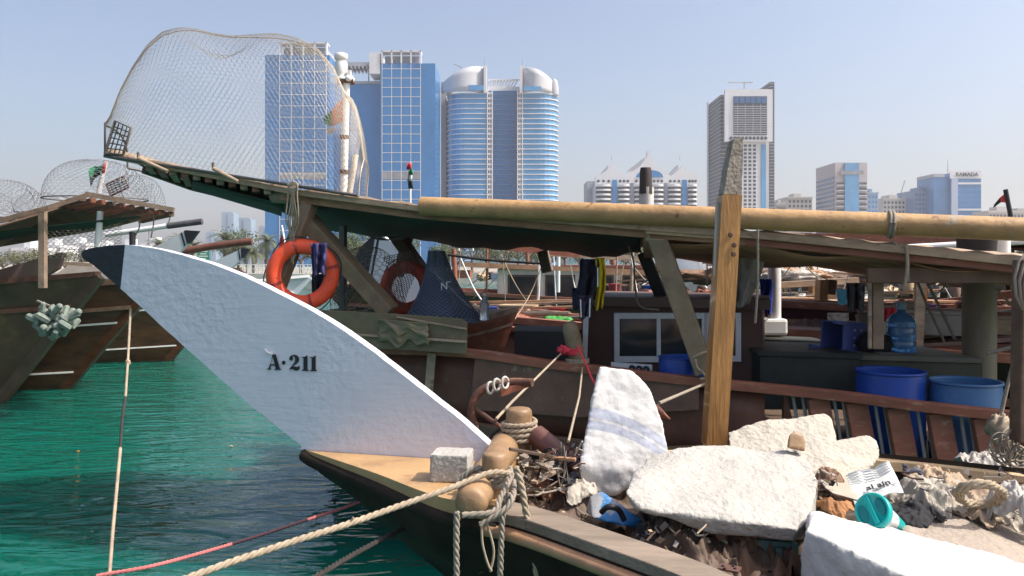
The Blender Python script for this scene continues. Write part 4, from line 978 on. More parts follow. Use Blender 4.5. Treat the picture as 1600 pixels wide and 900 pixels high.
# keel line by pixels for the visible part
kp = [PL(474, 706, BP), PL(496, 736, BP), PL(540, 768, BP), PL(590, 812, BP), PL(640, 856, BP), PL(700, 905, BP), PL(800, 1000, BP), PL(930, 1150, BP), PL(1060, 1330, BP)] + [V((x, 3.73 - S1 * x, -.3)) for x in (2, 3, 4.5, 6.2)]
kp = spline(kp, 5)
assert len(kp) == nG
for side, G in ((0, gN), (1, gF)):
    mb = MB()
    def f(u, v, G=G):
        i = int(round(u * (nG - 1))); a = G[i]; b = kp[i]; v2 = v
        p = a.lerp(b, v); 
        p = V((p.x, p.y, a.z + (b.z - a.z) * v)); 
        bul = (a - b); bul.z = 0
        return p + bul * .25 * math.sin(math.pi * v)
    mb.grid(f, nG - 1, 8); mb.build('hull_side', blackhull, boat)
# tan prow platform (deck forward)
hx = [p for p in gN if p.x < -.04]; hf = [p for p in gF if p.x < .12]
top = [V((p.x, p.y, 1.93)) for p in hx]; bt = [V((p.x, p.y, 1.93)) for p in hf]
top[0].z = bt[0].z = 1.925
MB().prism(top + bt[::-1][:-1], (0, 0, -.07)).build('prow_deck', tandeck, boat, bevel=.03, seg=3)
# rounded dark lip under the near deck edge
MB().tube([p + V((0, 0, -.03)) + nrm * -.01 for p in hx], .035, 8).build('deck_lip', blackhull, boat)
# gunwale planks and tan rub rails
def inward(G, w, far=False):
    r = []
    for i, p in enumerate(G):
        d = G[min(i + 1, len(G) - 1)] - G[max(0, i - 1)]; d.z = 0; d.normalize(); s = V((-d.y, d.x, 0))
        if far: s = -s
        r.append(p + s * w)
    return r
gi = [i for i, p in enumerate(gN) if p.x > -.16]
gr = [gN[i] for i in gi]
MB().rail([p + V((0, 0, .02)) for p in inward(gr, .075)], .15, .045).build('gunwale_plank', greywood, boat, bevel=.006)
MB().tube([p + V((0, 0, -.035)) for p in inward(gr, -.004)], .027, 10).build('rub_rail', tanrub, boat)
pine = M('pale_pine', (.46, .33, .19), .6, .2, 5, .3, 30, col2=(.30, .19, .10), pscale=6, thr=.6, stretch=(.3, 2, 2))
gfar = [gF[i] + V((0, 0, -.05 - .003 * max(0, gF[i].x))) for i in range(nG) if gF[i].x > .1]
MB().rail(gfar, .13, .06).build('far_gunwale', pine, boat, bevel=.005)
# inner ceiling (bulwark insides) and floor
for G, fr2 in ((gN, False), (gF, True)):
    g2 = [p for p in inward(G, .14 if not fr2 else .07, fr2) if p.x > .0]; 
    MB().grid(lambda u, v: g2[int(round(u * (len(g2) - 1)))] - Z * (.02 + .95 * v + (.12 if fr2 else 0)), len(g2) - 1, 2).build('inner_planking', darkwood, boat)
fl1 = [p for p in gN if p.x > -.1]; fl2 = [p for p in gF if p.x > -.1]; m_ = min(len(fl1), len(fl2))
MB().grid(lambda u, v: (lambda i: V((0, 0, 1.2)) + V((fl1[i].x, fl1[i].y, 0)).lerp(V((fl2[i].x, fl2[i].y, 0)), v))(int(round(u * (m_ - 1)))), m_ - 1, 3).build('floor', darkwood, boat)
# small fitting plate with 4 holes on the gunwale
q = PW(1140, 888, 1.862); 
MB().box(q, (.07, .05, .006), Matrix.Rotation(-.5, 3, 'Z')).build('chain_plate', rust, boat)
for k in range(4): MB().lathe([(.005, 0), (.005, .004)], q + V((-.02 + .035 * (k % 2), -.012 + .022 * (k // 2), .003)), 8).build('bolt', lettK, boat)
for px, py in ((955, 835), (1018, 862), (880, 800)):
    q = PW(px, py, 1.868); MB().lathe([(.009, 0), (.007, .003)], q, 8).build('nail_head', oldwood, boat)
# windlass log across the deck, two bitts
la, lb = P(735, 787, 3.0), V((P(806, 690, 4.35).x, 4.35, P(735, 787, 3.0).z))
d = (lb - la).normalized()
lg = MB().lathe([(.02, -.008), (.050, -.006), (.062, .008), (.066, .04), (.072, .6), (.078, .9), (.078, 1.36)], la, 28, axis=d).build('windlass_log', logwood, boat)
def bitt(px, py, pyb, Y, r, nm='bitt'):
    a = P(px, pyb, Y); b = P(px, py, Y)
    h = (b - a).length
    return MB().lathe([(r * .95, 0), (r, h * .5), (r * 1.02, h * .90), (r * .97, h * .96), (r * .85, h * .99), (.004, h)], a, 24).build(nm, logwood, boat)
bitt(773, 706, 800, 3.22, .053); bitt(811, 637, 735, 3.95, .066)
# leaning spar lower right of far bitt
tag(MB().tube([P(838, 680, 3.9), P(870, 705, 3.8), P(935, 752, 3.7)], [.055, .05, .045], 14).build('old_spar', M('maroon_worn', (.12, .045, .035), .5, .35, 4, .3, 16, col2=(.40, .26, .15), pscale=3, thr=.55)), 'worn maroon spar with pale end slanting down from the far bitt', 'spar')
# tall wooden post
post = thing('mooring_post', 'tall varnished wooden post with grey crusted tapered top, nearest upright', 'post', P(1130, 700, 4.1))
Yp = 4.1
MB().prism([P(x, y, Yp) for x, y in [(1104, 700), (1129, 304), (1160, 304), (1136, 700)]], (0, .12, 0)).build('shaft', varnish, post, bevel=.008)
MB().prism([P(x, y, Yp + .003) for x, y in [(1131, 303.6), (1137, 265), (1143, 235), (1147, 217), (1150, 214), (1159, 214), (1161, 217), (1161, 250), (1158.5, 303.6)]], (0, .11, 0)).build('crusted_top', M('crusted_grey', (.32, .27, .22), .95, .3, 20, 1, 60, col2=(.12, .09, .07), pscale=30, thr=.55, bdist=.01), post, bevel=.01)
MB().prism([P(x, y, Yp + .05) for x, y in [(1108, 700), (1121, 316), (1126, 316), (1117, 700)]][::1], (0, .04, 0)).build('side_batten', M('pale_batten', (.42, .41, .38), .7, .2, 4, .3, 20), post)
for px, py in ((1147, 383), (1141, 367), (1146, 397)): MB().lathe([(.014, 0), (.01, .006)], P(px, py, Yp) + V((0, -.004, 0)), 10, axis=(0, -1, 0)).build('nail_hole', rust, post)

# cinder block
cb = P(705, 746, 3.42)
R = Matrix.Rotation(-.12, 3, 'Z')
o = MB().box((0, 0, .06), (.172, .15, .12), R); 
o = o.build('cinder_block', blockC, label='rough grey cinder block on the tan prow deck', cat='block', remesh=.006, disp=[(.02, .006), (.006, .004)]); o.location = V((cb.x, cb.y + .05, 1.932))

# ------------------------------------------------- foam blocks
def foamblk(label, hulls, mat, vox=.012, disp=((.10, .03), (.02, .008))):
    mb = MB()
    for h in hulls: mb.hull([P(*p) for p in h])
    return mb.build('foam_block', mat, label=label, cat='foam block', group='foam blocks piled in the near boat', remesh=vox, disp=disp)
# upright quarter round slab
mF1 = M('foam_groove_shade', (.54, .53, .52), .85, .04, 3, .5, 30, bdist=.008)
foamblk('bright white upright foam slab with curved edge and grey bands, leaning beside the post',
        [[(936, 572, 3.75), (985, 578, 3.75), (1018, 612, 3.72), (1036, 660, 3.7), (1043, 712, 3.68), (1000, 735, 3.6), (925, 650, 3.65), (910, 712, 3.6), (903, 730, 3.55), (912, 780, 3.6), (965, 775, 3.6),
          (940, 578, 3.98), (1000, 590, 3.98), (1040, 700, 3.95), (920, 770, 3.9)]],
        mF1, disp=((.10, .02), (.02, .008)))
foamblk('biggest foam block in front, pitted white top and shaded rough front face',
        [[(975, 768, 2.98), (1000, 795, 2.9), (1110, 808, 2.88), (1200, 826, 2.84), (1247, 828, 2.8), (985, 792, 2.97), (1110, 832, 2.88), (1240, 850, 2.82), (1262, 815, 2.86), (1278, 750, 3.2),
          (1010, 716, 3.4), (1060, 700, 3.45), (1110, 694, 3.5), (1180, 699, 3.5), (1245, 706, 3.48), (1265, 722, 3.4), (1276, 830, 3.1), (1000, 770, 3.4), (1240, 840, 3.3)]],
        foam, vox=.008, disp=((.2, .04), (.018, .006)))
foamblk('cream foam slab leaning at the back right of the post, notched top',
        [[(1137, 676, 3.95), (1180, 660, 4.0), (1290, 646, 4.05), (1300, 655, 4.0), (1306, 692, 3.9), (1285, 760, 3.6), (1140, 720, 3.8), (1150, 690, 4.2), (1290, 655, 4.3), (1300, 760, 3.9)],
         [(1290, 694, 3.85), (1355, 680, 3.9), (1368, 688, 3.9), (1373, 718, 3.8), (1350, 745, 3.7), (1270, 770, 3.5), (1240, 700, 3.8), (1360, 690, 4.1), (1290, 720, 4.1)]],
        foamC, vox=.010, disp=((.14, .03), (.02, .008)))
foamblk('long white foam block along the bottom right with cracked shaded front',
        [[(1266, 800, 2.85), (1258, 828, 2.62), (1250, 900, 2.64), (1248, 960, 2.66), (1280, 797, 2.95), (1385, 831, 2.9), (1480, 858, 2.85), (1640, 888, 2.8), (1315, 853, 2.5), (1373, 880, 2.42), (1430, 905, 2.36), (1500, 938, 2.3), (1640, 1000, 2.2), (1300, 1020, 2.52), (1400, 1060, 2.44), (1640, 1160, 2.3), (1640, 1000, 2.8), (1280, 950, 2.95)]],
        foamW)
foamblk('flat beige foam slab lying at the right edge below the coiled rope',
        [[(1402, 822, 3.0), (1440, 800, 3.2), (1465, 789, 3.35), (1500, 796, 3.35), (1560, 820, 3.3), (1640, 850, 3.2), (1640, 900, 2.8), (1520, 862, 2.8), (1410, 840, 2.85), (1470, 860, 3.2), (1600, 870, 3.3)]],
        foamD, disp=((.10, .02), (.02, .01)))
tag(MB().hull([P(*p) for p in [(1229, 700, 3.42), (1232, 680, 3.44), (1240, 673, 3.45), (1252, 677, 3.45), (1258, 686, 3.44), (1258, 706, 3.42), (1232, 700, 3.5), (1250, 680, 3.52), (1256, 704, 3.5)]]).build('wood_stub', logwood, None, bevel=.006, remesh=.008), 'rounded brown wooden stub poking up between two foam blocks', 'wood')
# shading of two grooves across the upright slab, painted into its colour as grey bands
nt = mF1.node_tree; N = nt.nodes; L_ = nt.links; b = N['Principled BSDF']; src = b.inputs['Base Color'].links[0].from_socket
tc = [n for n in N if n.type == 'TEX_COORD'][0]; sx = N.new('ShaderNodeSeparateXYZ'); L_.new(tc.outputs['Object'], sx.inputs[0])
m1 = N.new('ShaderNodeMath'); m1.operation = 'MULTIPLY'; L_.new(sx.outputs[0], m1.inputs[0]); L_.new(sx.outputs[0], m1.inputs[1])
m2 = N.new('ShaderNodeMath'); m2.operation = 'MULTIPLY_ADD'; L_.new(m1.outputs[0], m2.inputs[0]); m2.inputs[1].default_value = .9; L_.new(sx.outputs[2], m2.inputs[2])
m3 = N.new('ShaderNodeMath'); m3.operation = 'MULTIPLY_ADD'; L_.new(sx.outputs[0], m3.inputs[0]); m3.inputs[1].default_value = .42; L_.new(m2.outputs[0], m3.inputs[2])
cr2 = N.new('ShaderNodeValToRGB'); L_.new(m3.outputs[0], cr2.inputs[0]); el = cr2.color_ramp.elements; cr2.color_ramp.interpolation = 'CONSTANT'
el[0].position = 0; el[0].color = (0, 0, 0, 1); el[1].position = .335; el[1].color = (1, 1, 1, 1)
for ps_, v_ in ((.375, 0), (.385, 1), (.43, 0)): e_ = el.new(ps_); e_.color = (v_, v_, v_, 1)
mk = N.new('ShaderNodeMix'); mk.data_type = 'RGBA'; L_.new(cr2.outputs[0], mk.inputs[0]); L_.new(src, mk.inputs[6]); mk.inputs[7].default_value = (.36, .38, .45, 1); L_.new(mk.outputs[2], b.inputs['Base Color'])
# blue and grey jug under upright slab
jg = thing('oil_jug', 'dirty blue and grey plastic jug wedged under the upright foam slab', 'jug', P(960, 815, 3.2))
MB().hull([P(*p) for p in [(915, 800, 3.25), (922, 775, 3.25), (940, 767, 3.25), (965, 785, 3.2), (1003, 812, 3.15), (1006, 828, 3.15), (975, 822, 3.1), (925, 810, 3.15), (940, 790, 3.45), (1000, 820, 3.4)]]).build('jug_body', M('jug_grey', (.36, .36, .36), .5, .3, 5, .2, 20, col2=(.03, .18, .42), pscale=5, thr=.46, soft=.04), jg, remesh=.008)
MB().tube(spline([P(940, 800, 3.08), P(950, 792, 3.05), P(966, 796, 3.05), P(975, 812, 3.07)], 4), .012, 8).build('handle', lettK, jg)
# teal crate below big block
cr_ = thing('teal_crate', 'worn teal wooden crate end under the biggest foam block', 'crate', P(1215, 880, 2.95))
MB().prism([P(x, y, 2.95) for x, y in [(1170, 842), (1248, 850), (1246, 930), (1166, 920)]], (0, .25, 0)).build('panel', tealW, cr_, bevel=.004)
MB().prism([P(x, y, 2.93) for x, y in [(1213, 856), (1222, 857), (1220, 930), (1211, 929)]], (0, .018, 0)).build('batten', tealW, cr_, bevel=.003)
# teal travel mug
mg = thing('travel_mug', 'teal travel mug with grey band lying on its side, lid facing us', 'mug', P(1365, 805, 2.95))
ma, mbk = P(1357, 794, 2.88), P(1404, 824, 3.02)
dd = (ma - mbk).normalized(); Lm = (ma - mbk).length
MB().lathe([(.028, 0), (.031, .005), (.0415, Lm * .35)], mbk, 28, axis=dd).build('base', tealP, mg)
MB().lathe([(.0416, 0), (.052, Lm * .42)], mbk + dd * Lm * .35, 28, axis=dd, cap0=False, cap1=False).build('band', M('mug_grey', (.55, .56, .56), .4, .05), mg)
lid = MB().lathe([(.054, 0), (.066, .004), (.068, .014), (.068, .03), (.064, .036), (.058, .036), (.057, .030), (.004, .030)], mbk + dd * Lm * .77, 36, axis=dd, cap0=True, cap1=False).build('lid', tealP, mg)
_, s_, u_ = frame_of(dd); lc = mbk + dd * (Lm * .77 + .0305)
rot = s_ * .62 + u_ * .78; pr = rot.cross(dd)
MB().bar(lc - rot * .056 + dd * .001, lc + rot * .056 + dd * .001, .018, .012, up=dd).build('lid_bar', tealP, lid, bevel=.003)
for sg in (-1, 1):
    ctr = lc + pr * sg * .034
    MB().prism([ctr + rot * .034 * math.cos(k * math.pi / 8) + pr * .016 * math.sin(k * math.pi / 8) for k in range(16)], dd * .003).build('lid_opening', M('teal_dark', (.0, .16, .17), .5, .1), lid)
# newspaper carton "al ain"
nwp = thing('newspaper', 'crumpled pale newspaper sheet printed al ain, beside the teal mug', 'newspaper', P(1365, 765, 3.2))
n0, n1, n2, n3 = P(1318, 745, 3.35), P(1388, 722, 3.45), P(1412, 768, 3.15), P(1336, 790, 3.05)
paper = M('newsprint', (.50, .51, .49), .9, .08, 8, .3, 12, col2=(.33, .37, .38), pscale=14, thr=.60, soft=.05)
def npf(u, v):
    p = (n0.lerp(n1, u)).lerp(n3.lerp(n2, u), v); return p + Z * (.008 * math.sin(u * 7 + v * 3) + .006 * noise.noise(p * 14))
MB().grid(npf, 16, 12).build('sheet', paper, nwp, solid=.003)
mb = MB()
ux = (n2 - n3).normalized(); uy = (n0 - n3).normalized(); nn = ux.cross(uy).normalized()
if nn.z < 0: nn = -nn
text_mesh('al ain', .066, 'headline', lettK, nwp, npf(.30, .78) + nn * .022, ux, uy, .001, .0015, 'LEFT')
for k in range(5):
    for c in range(3):
        a = npf(.08 + .3 * c, .06 + .085 * k) + nn * .010; b = npf(.08 + .3 * c + .24, .06 + .085 * k) + nn * .010
        mb.bar(a, b, .006, .001, up=nn)
mb.build('print_lines', M('print_grey', (.18, .20, .22), .9), nwp)
# greyish torn carton left of it
tag(MB().hull([P(*p) for p in [(1284, 742, 3.3), (1306, 734, 3.4), (1330, 740, 3.4), (1352, 758, 3.3), (1344, 782, 3.08), (1300, 770, 3.1), (1286, 760, 3.15), (1330, 790, 3.15)]]).build('plastic_carton', M('clear_dirty_plastic', (.40, .35, .28), .35, .2, 6, .2, 20), bevel=.012), 'dirty translucent carton left of the newspaper with orange cap', 'carton')
tag(MB().lathe([(.018, 0), (.018, .016)], P(1285, 742, 3.3), 12, axis=(0, -.6, 1)).build('bottle_cap', M('orange_cap', (.5, .2, .02), .4)), 'small orange cap left of the newspaper', 'cap')
# rags, debris
def ridge(p, oct=4):
    r = 0; a_ = 1; f_ = 1; t = 0
    for k in range(oct):
        r += a_ * (1 - abs(noise.noise(p * f_)) * 2.2) ** 2; t += a_; a_ *= .52; f_ *= 2.05
    return r / t
def drape_mb(c, rx, ry, h, seed, n=46, fold=.55, fs=7.0, rot=0.0, flat=.0):
    """a sheet of cloth thrown over a mound: dome plus sharp folds, ragged outline"""
    sv = V((seed * 3.1, seed * 1.7, seed * .9)); cr, sr = math.cos(rot), math.sin(rot)
    def f(u, v):
        a_, b_ = 2 * u - 1, 2 * v - 1
        k = 1 + .28 * noise.noise(V((a_ * 1.4, b_ * 1.4, 0)) + sv) + .10 * noise.noise(V((a_ * 5, b_ * 5, 0)) + sv)
        x, y = a_ * rx * k, b_ * ry * k
        rr2 = a_ * a_ + b_ * b_; dome = max(-.35, 1 - rr2 * .95)
        q = V((x * cr - y * sr, x * sr + y * cr, 0)); 
        st = V((q.x * .6 + q.y * .9, q.x * 1.4 - q.y * .5, 0)) * fs
        z = h * (dome ** .7 if dome > 0 else dome) + h * fold * (ridge(st + sv) - .45) + h * .3 * noise.noise(q * 9 + sv)
        return V(c) + q + V((noise.noise(q * 14 + sv) * .02, noise.noise(q * 14 - sv) * .02, z))
    return MB().grid(f, n, n)
def rag(label, px, py, Y, rx, ry, rz_, mat, seed, name='rag', cat='rag', fold=.9):
    c = P(px, py, Y); c.z -= rz_ * .5
    return drape_mb(c, rx * 1.15, ry * 1.15, rz_ * 1.2, seed, 50, fold, 9, seed * .7).build(name, mat, label=label, cat=cat, solid=.004)
rag('orange brown crumpled rag left of the teal mug', 1303, 786, 3.1, .07, .06, .03, M('orange_rag', (.32, .15, .06), .9, .3, 8, .4, 40), 3)
rag('brown bundled rag below the dirty carton', 1292, 748, 3.3, .05, .08, .05, brownC, 4)
rag('pale bundled cloth right of the newspaper', 1452, 772, 3.35, .12, .14, .06, sackC, 5)
rag('tan twisted netting cloth behind the coiled rope', 1488, 765, 3.4, .16, .14, .06, M('tan_netting', (.36, .27, .19), .9, .3, 9, .6, 50), 6)
rag('beige cloth heap at the right edge above the beige foam slab', 1575, 785, 3.5, .16, .13, .05, sackC, 7)
rag('tan torn sponge cloth near the pine gunwale', 1458, 745, 3.75, .10, .07, .05, M('tan_rag', (.45, .33, .22), .9, .2, 8, .4, 40), 8)
rag('pale plastic bag far right beyond the pine gunwale', 1545, 716, 5.0, .14, .1, .05, M('plastic_bag', (.36, .33, .30), .5, .1, 4, .3, 20), 9, 'plastic_bag', 'bag')
rag('dark grey boot shaped rubber rag right of the teal mug', 1425, 798, 3.12, .11, .08, .03, blackC, 10)
rag('white grey plastic bag at the right edge beside the rope coil', 1590, 782, 3.2, .09, .1, .07, M('plastic_bag2', (.40, .37, .34), .5, .1, 4, .3, 20), 19, 'plastic_bag', 'bag')
rag('brown sack heap behind the windlass debris', 900, 735, 3.9, .15, .2, .12, brownC, 12)
rag('dark cloth lump under the debris left of the upright slab', 880, 765, 3.7, .12, .14, .09, navy, 13)
rag('grey crumpled wrapper in the windlass debris', 905, 762, 3.5, .07, .07, .035, sackC, 14, 'wrapper', 'wrapper')
rag('small rust brown rag in front of the windlass debris', 850, 760, 3.65, .07, .08, .05, M('rust_rag', (.24, .10, .06), .9, .3, 8, .4, 40), 15)
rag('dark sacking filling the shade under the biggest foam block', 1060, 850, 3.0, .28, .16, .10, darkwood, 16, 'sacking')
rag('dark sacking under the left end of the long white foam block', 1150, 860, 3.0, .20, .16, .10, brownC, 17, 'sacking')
rr_ = random.Random(21)
# debris: net heap as one tangle (nobody could count it)
mb = MB()
for k in range(60):
    p = P(rr_.uniform(800, 915), rr_.uniform(690, 800), rr_.uniform(3.5, 4.1)); pts = [p]
    d = V((rr_.gauss(0, 1), rr_.gauss(0, 1), rr_.gauss(0, .5))).normalized()
    for s in range(9):
        d = (d + V((rr_.gauss(0, .5), rr_.gauss(0, .5), rr_.gauss(0, .25)))).normalized(); p = p + d * .04; p.z = min(p.z, 1.86); pts.append(p)
    mb.tube(spline(pts, 3), rr_.choice((.003, .004, .006)), 4)
mb.build('tangled_twine', ropeG, label='tangle of pale twine over the debris behind the windlass', cat='twine', kind='stuff')
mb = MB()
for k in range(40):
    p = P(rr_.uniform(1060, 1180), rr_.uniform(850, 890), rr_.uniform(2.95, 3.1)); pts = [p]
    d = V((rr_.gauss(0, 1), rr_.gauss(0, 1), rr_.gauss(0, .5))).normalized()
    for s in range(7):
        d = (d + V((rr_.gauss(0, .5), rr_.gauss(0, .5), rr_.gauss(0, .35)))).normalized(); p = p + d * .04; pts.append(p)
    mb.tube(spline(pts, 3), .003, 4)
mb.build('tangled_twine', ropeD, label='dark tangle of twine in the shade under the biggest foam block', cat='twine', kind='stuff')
mb = MB()
def heap(label, cx, cy, Y, rx, ry, rz_, mat, seed, n=80):
    c = P(cx, cy, Y); return drape_mb(c, rx, ry, rz_, seed, 90, .22, 7, 0).build('debris_heap', mat, label=label, cat='debris', kind='stuff')
def litter(label, region, Yr, n, seed, mats, size=.03, dz=0):
    """small uncountable bits: flakes, sticks, shreds"""
    rnd = random.Random(seed)
    m = MB()
    for k in range(n):
        p = P(rnd.uniform(region[0], region[1]), rnd.uniform(region[2], region[3]), rnd.uniform(*Yr)); p.z += dz
        s_ = size * rnd.uniform(.4, 1.5); a = V((rnd.gauss(0, 1), rnd.gauss(0, 1), rnd.gauss(0, .5))).normalized(); b = a.cross(V((rnd.gauss(0, 1), rnd.gauss(0, 1), rnd.gauss(0, 1)))).normalized(); kd = rnd.random(); mi = rnd.randrange(len(mats))
        if kd < .55:
            q = a.cross(b) * s_ * .3; pts = [p - a * s_, p - a * s_ * .2 + b * s_ * .7 + q, p + a * s_, p + b * s_ * -.6 - q]; m.add(pts, [(0, 1, 2), (0, 2, 3)], False, mi)
        elif kd < .85:
            k0 = len(m.mi); m.bar(p - a * s_ * 1.6, p + a * s_ * 1.6, s_ * .25, s_ * .2); m.mi[k0:] = [mi] * (len(m.mi) - k0)
        else:
            k0 = len(m.mi); m.tube(spline([p - a * s_ * 2, p + b * s_, p + a * s_ * 2, p + a * s_ - b * s_], 4), .004, 4, False); m.mi[k0:] = [mi] * (len(m.mi) - k0)
    return m.build('litter', mats, label=label, cat='litter', kind='stuff')
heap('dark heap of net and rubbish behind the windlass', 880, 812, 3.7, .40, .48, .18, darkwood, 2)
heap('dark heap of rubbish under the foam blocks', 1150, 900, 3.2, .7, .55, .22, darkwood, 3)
heap('dark heap of rubbish under the newspaper and rags', 1480, 850, 3.75, .7, .45, .15, M('grey_brown_rubbish', (.13, .10, .08), .9, .5, 8, .6, 30), 4)
LM = [oldwood, greyC, sackC, darkwood, brownC, rust, ropeT, navy, blackC]
litter('scatter of small scraps over the debris behind the windlass', (815, 915, 700, 800), (3.45, 3.95), 230, 31, LM, .024)
litter('scatter of small scraps in the shade under the biggest foam block', (1000, 1190, 820, 885), (2.85, 3.1), 240, 32, LM, .018)
litter('scatter of small scraps between the newspaper and the rope coil', (1425, 1600, 735, 815), (3.15, 3.6), 110, 33, LM + [pine], .016)
litter('scatter of small scraps between the big foam block and the newspaper', (1275, 1310, 735, 800), (3.1, 3.4), 60, 34, LM + [pine], .014)
for k in range(10):
    p = P(rr_.uniform(835, 905), rr_.uniform(705, 790), rr_.uniform(3.5, 3.9)); d = V((rr_.uniform(-1, 1), rr_.uniform(-1, 1), rr_.uniform(-.5, .5))).normalized() * rr_.uniform(.06, .15)
    MB().bar(p - d, p + d, rr_.uniform(.02, .045), .014).build('wood_scrap', rr_.choice((oldwood, tanrub, darkwood, greywood)), label='broken wood scrap in the debris behind the windlass', cat='wood scrap', group='wood scraps in the windlass debris', bevel=.002)
# coiled ropes lying right
mb = MB()
pts = []
for k in range(46):
    a = k * .55; rx = 34 + 8 * math.sin(k * .7); pts.append(P(1525 + rx * math.cos(a) + k * .3, 780 + 16 * math.sin(a) + 3 * math.sin(k * 1.3), 3.12 + .1 * math.sin(a)) + Z * .02)
mb.rope(spline(pts, 4), .014, n=5).build('rope_coil', ropeT, label='thick tan rope coil heaped right of the newspaper', cat='rope')
mb = MB(); pts = [P(1408 + 9 * k + rr_.uniform(-6, 6), 728 + 4.2 * k + rr_.uniform(-7, 7), 3.5) for k in range(11)]
mb.rope(spline(pts, 5), .012, n=5); mb.build('braided_strap', M('navy_rope', (.09, .09, .13), .9, .4, 30), label='dark navy braided strap lying above the rope coil', cat='rope')
for s in range(3):
    pts = [P(1440 + 14 * k + rr_.uniform(-5, 5), 775 + 5 * s + 3 * k + rr_.uniform(-9, 9), 3.3 + .05 * s) for k in range(10)]
    MB().rope(spline(pts, 5), .012, n=5).build('loose_rope', ropeT, label='loose length of tan rope in the heap left of the rope coil', cat='rope', group='loose rope lengths by the coil')
for px, py, nm_ in ((1575, 700, 'hank of grey twine tied at the right edge below the hanging rope'),):
    mb = MB()
    for k in range(26):
        a = rr_.uniform(0, 6.28); c = P(px + rr_.uniform(-12, 22), py + rr_.uniform(-12, 16), 4.6 + rr_.uniform(-.1, .1)); pts = [c + V((math.cos(a + t) * .07, rr_.uniform(-.02, .02), math.sin(a + t) * .07)) for t in (0, .9, 1.8, 2.7, 3.6)]
        mb.tube(spline(pts, 4), .006, 4)
    mb.build('twine_hank', ropeG, label=nm_, cat='twine')
# rusty anchor
an = thing('rusty_anchor', 'rusty anchor with pale rings leaning behind the windlass', 'anchor', P(760, 690, 4.4))
MB().tube(spline([P(738, 665, 4.4), P(737, 640, 4.4), P(745, 617, 4.4), P(768, 602, 4.4), P(800, 597, 4.4), P(832, 598, 4.35)], 6), [.027] * 6 + [.024] * 25, 10).build('arms', rust, an)
MB().prism([P(x, y, 4.37) for x, y in [(783, 606), (832, 597), (828, 604), (783, 620)]], (0, .03, 0)).build('fluke', M('rust_orange', (.34, .12, .07), .7, .3, 6), an, bevel=.005)
MB().tube([P(740, 660, 4.4), P(742, 700, 4.35)], .028, 8).build('shank', rust, an)
MB().tube([P(744, 640, 4.4), P(800, 680, 4.2)], .014, 8).build('stock', rust, an)
for k, (px, py) in enumerate(((766, 606), (776, 601), (789, 598))):
    MB().tube([P(px + 5 * math.cos(a * .6), py + 9 * math.sin(a * .6), 4.38 - .04 * math.sin(a * .3)) for a in range(11)], .008, 6).build('ring', M('pale_ring', (.45, .44, .40), .5, .1), an)
# ropes wound round the bitts and the log
def coil(name, label, c, r, turns, pitch_z, rr, mat, tilt=(0, 0, 1), ph=0, ry=1):
    q = Z.rotation_difference(V(tilt).normalized()); pts = []
    for k in range(int(turns * 16) + 1):
        a = k * math.pi / 8 + ph; pts.append(V(c) + q @ V((r * math.cos(a), r * ry * math.sin(a), pitch_z * k / 16)))
    return MB().rope(pts, rr, n=6).build(name, mat, label=label, cat='rope')
c1 = P(773, 748, 3.22)
coil('bitt_lashing', 'tan rope wound round the near wooden bitt', c1 - Z * .03, .066, 3.1, .022, .014, ropeG)
coil('bitt_lashing', 'tan rope wound round the far wooden bitt', P(811, 690, 3.95), .085, 4.2, .026, .013, ropeT)
dl = (lb - la).normalized()
coil('log_lashing', 'rope looped round the front end of the windlass log', la + dl * .20, .082, 1.3, .03, .013, ropeG, dl, 1)
coil('log_lashing', 'dark rope ring round the middle of the windlass log', la + dl * .95, .090, 1.2, .02, .010, ropeD, dl, 1)
# sagging loops between bitt and log
for k, (a_, b_2, c_2) in enumerate((((800, 742), (770, 800), (712, 800)), ((802, 752), (790, 795), (740, 815)))):
    MB().rope(spline([P(a_[0], a_[1], 3.12), P(b_2[0] + 12, b_2[1] - 22, 2.98), P(b_2[0], b_2[1], 2.93), P(c_2[0] + 10, c_2[1] + 5, 2.92)], 8), .0125, n=6).build('slack_loop', ropeG, label='slack rope loop between near bitt and windlass log', cat='rope', group='slack loops under the near bitt')
# hanging ends
ends = [([(806, 730), (815, 760), (822, 800), (833, 850), (842, 925)], 3.02, .0145, 'thick rope end hanging right of the near bitt down the hull', ropeT),
        ([(796, 770), (786, 800), (783, 850), (781, 925)], 2.98, .0125, 'rope end hanging below the near bitt down the dark hull', ropeG),
        ([(714, 800), (713, 850), (714, 925)], 2.9, .0125, 'rope end hanging from the front of the windlass log', ropeG),
        ([(752, 818), (754, 850), (762, 880), (768, 892)], 2.92, .005, 'thin cord with frayed end hanging below the log', ropeT),
        ([(760, 815), (770, 850), (771, 870), (766, 893)], 2.93, .005, 'thin cord with small knot hanging right of the frayed one', ropeT)]
for pts, Y, r, lb_, mt in ends:
    m = MB(); pp = spline([P(x, y, Y) for x, y in pts], 8)
    (m.rope(pp, r, n=6) if r > .008 else m.tube(pp, r, 5)); m.build('hanging_rope', mt, label=lb_, cat='rope')
# mooring hawser to lower left
h = spline([P(800, 740, 3.15), P(770, 738, 3.1), P(735, 750, 3.05), P(700, 764, 3.0), P(620, 792, 2.9), P(540, 820, 2.75), P(440, 852, 2.6), P(340, 886, 2.45), P(240, 925, 2.3), P(100, 990, 2.1)], 12)
MB().rope(h, .0125, n=7).build('mooring_hawser', ropeT, label='thick laid mooring rope running from the near bitt to the lower left', cat='rope')
# strand of frayed yarn
MB().tube([P(548, 817, 2.76), P(552, 808, 2.76)], .004, 4).build('frayed_yarn', ropeT, label='loose yarn sticking up from the thick mooring rope', cat='yarn')
h2 = spline([P(720, 790, 3.1), P(640, 800, 3.6), P(560, 785, 4.0)], 4)
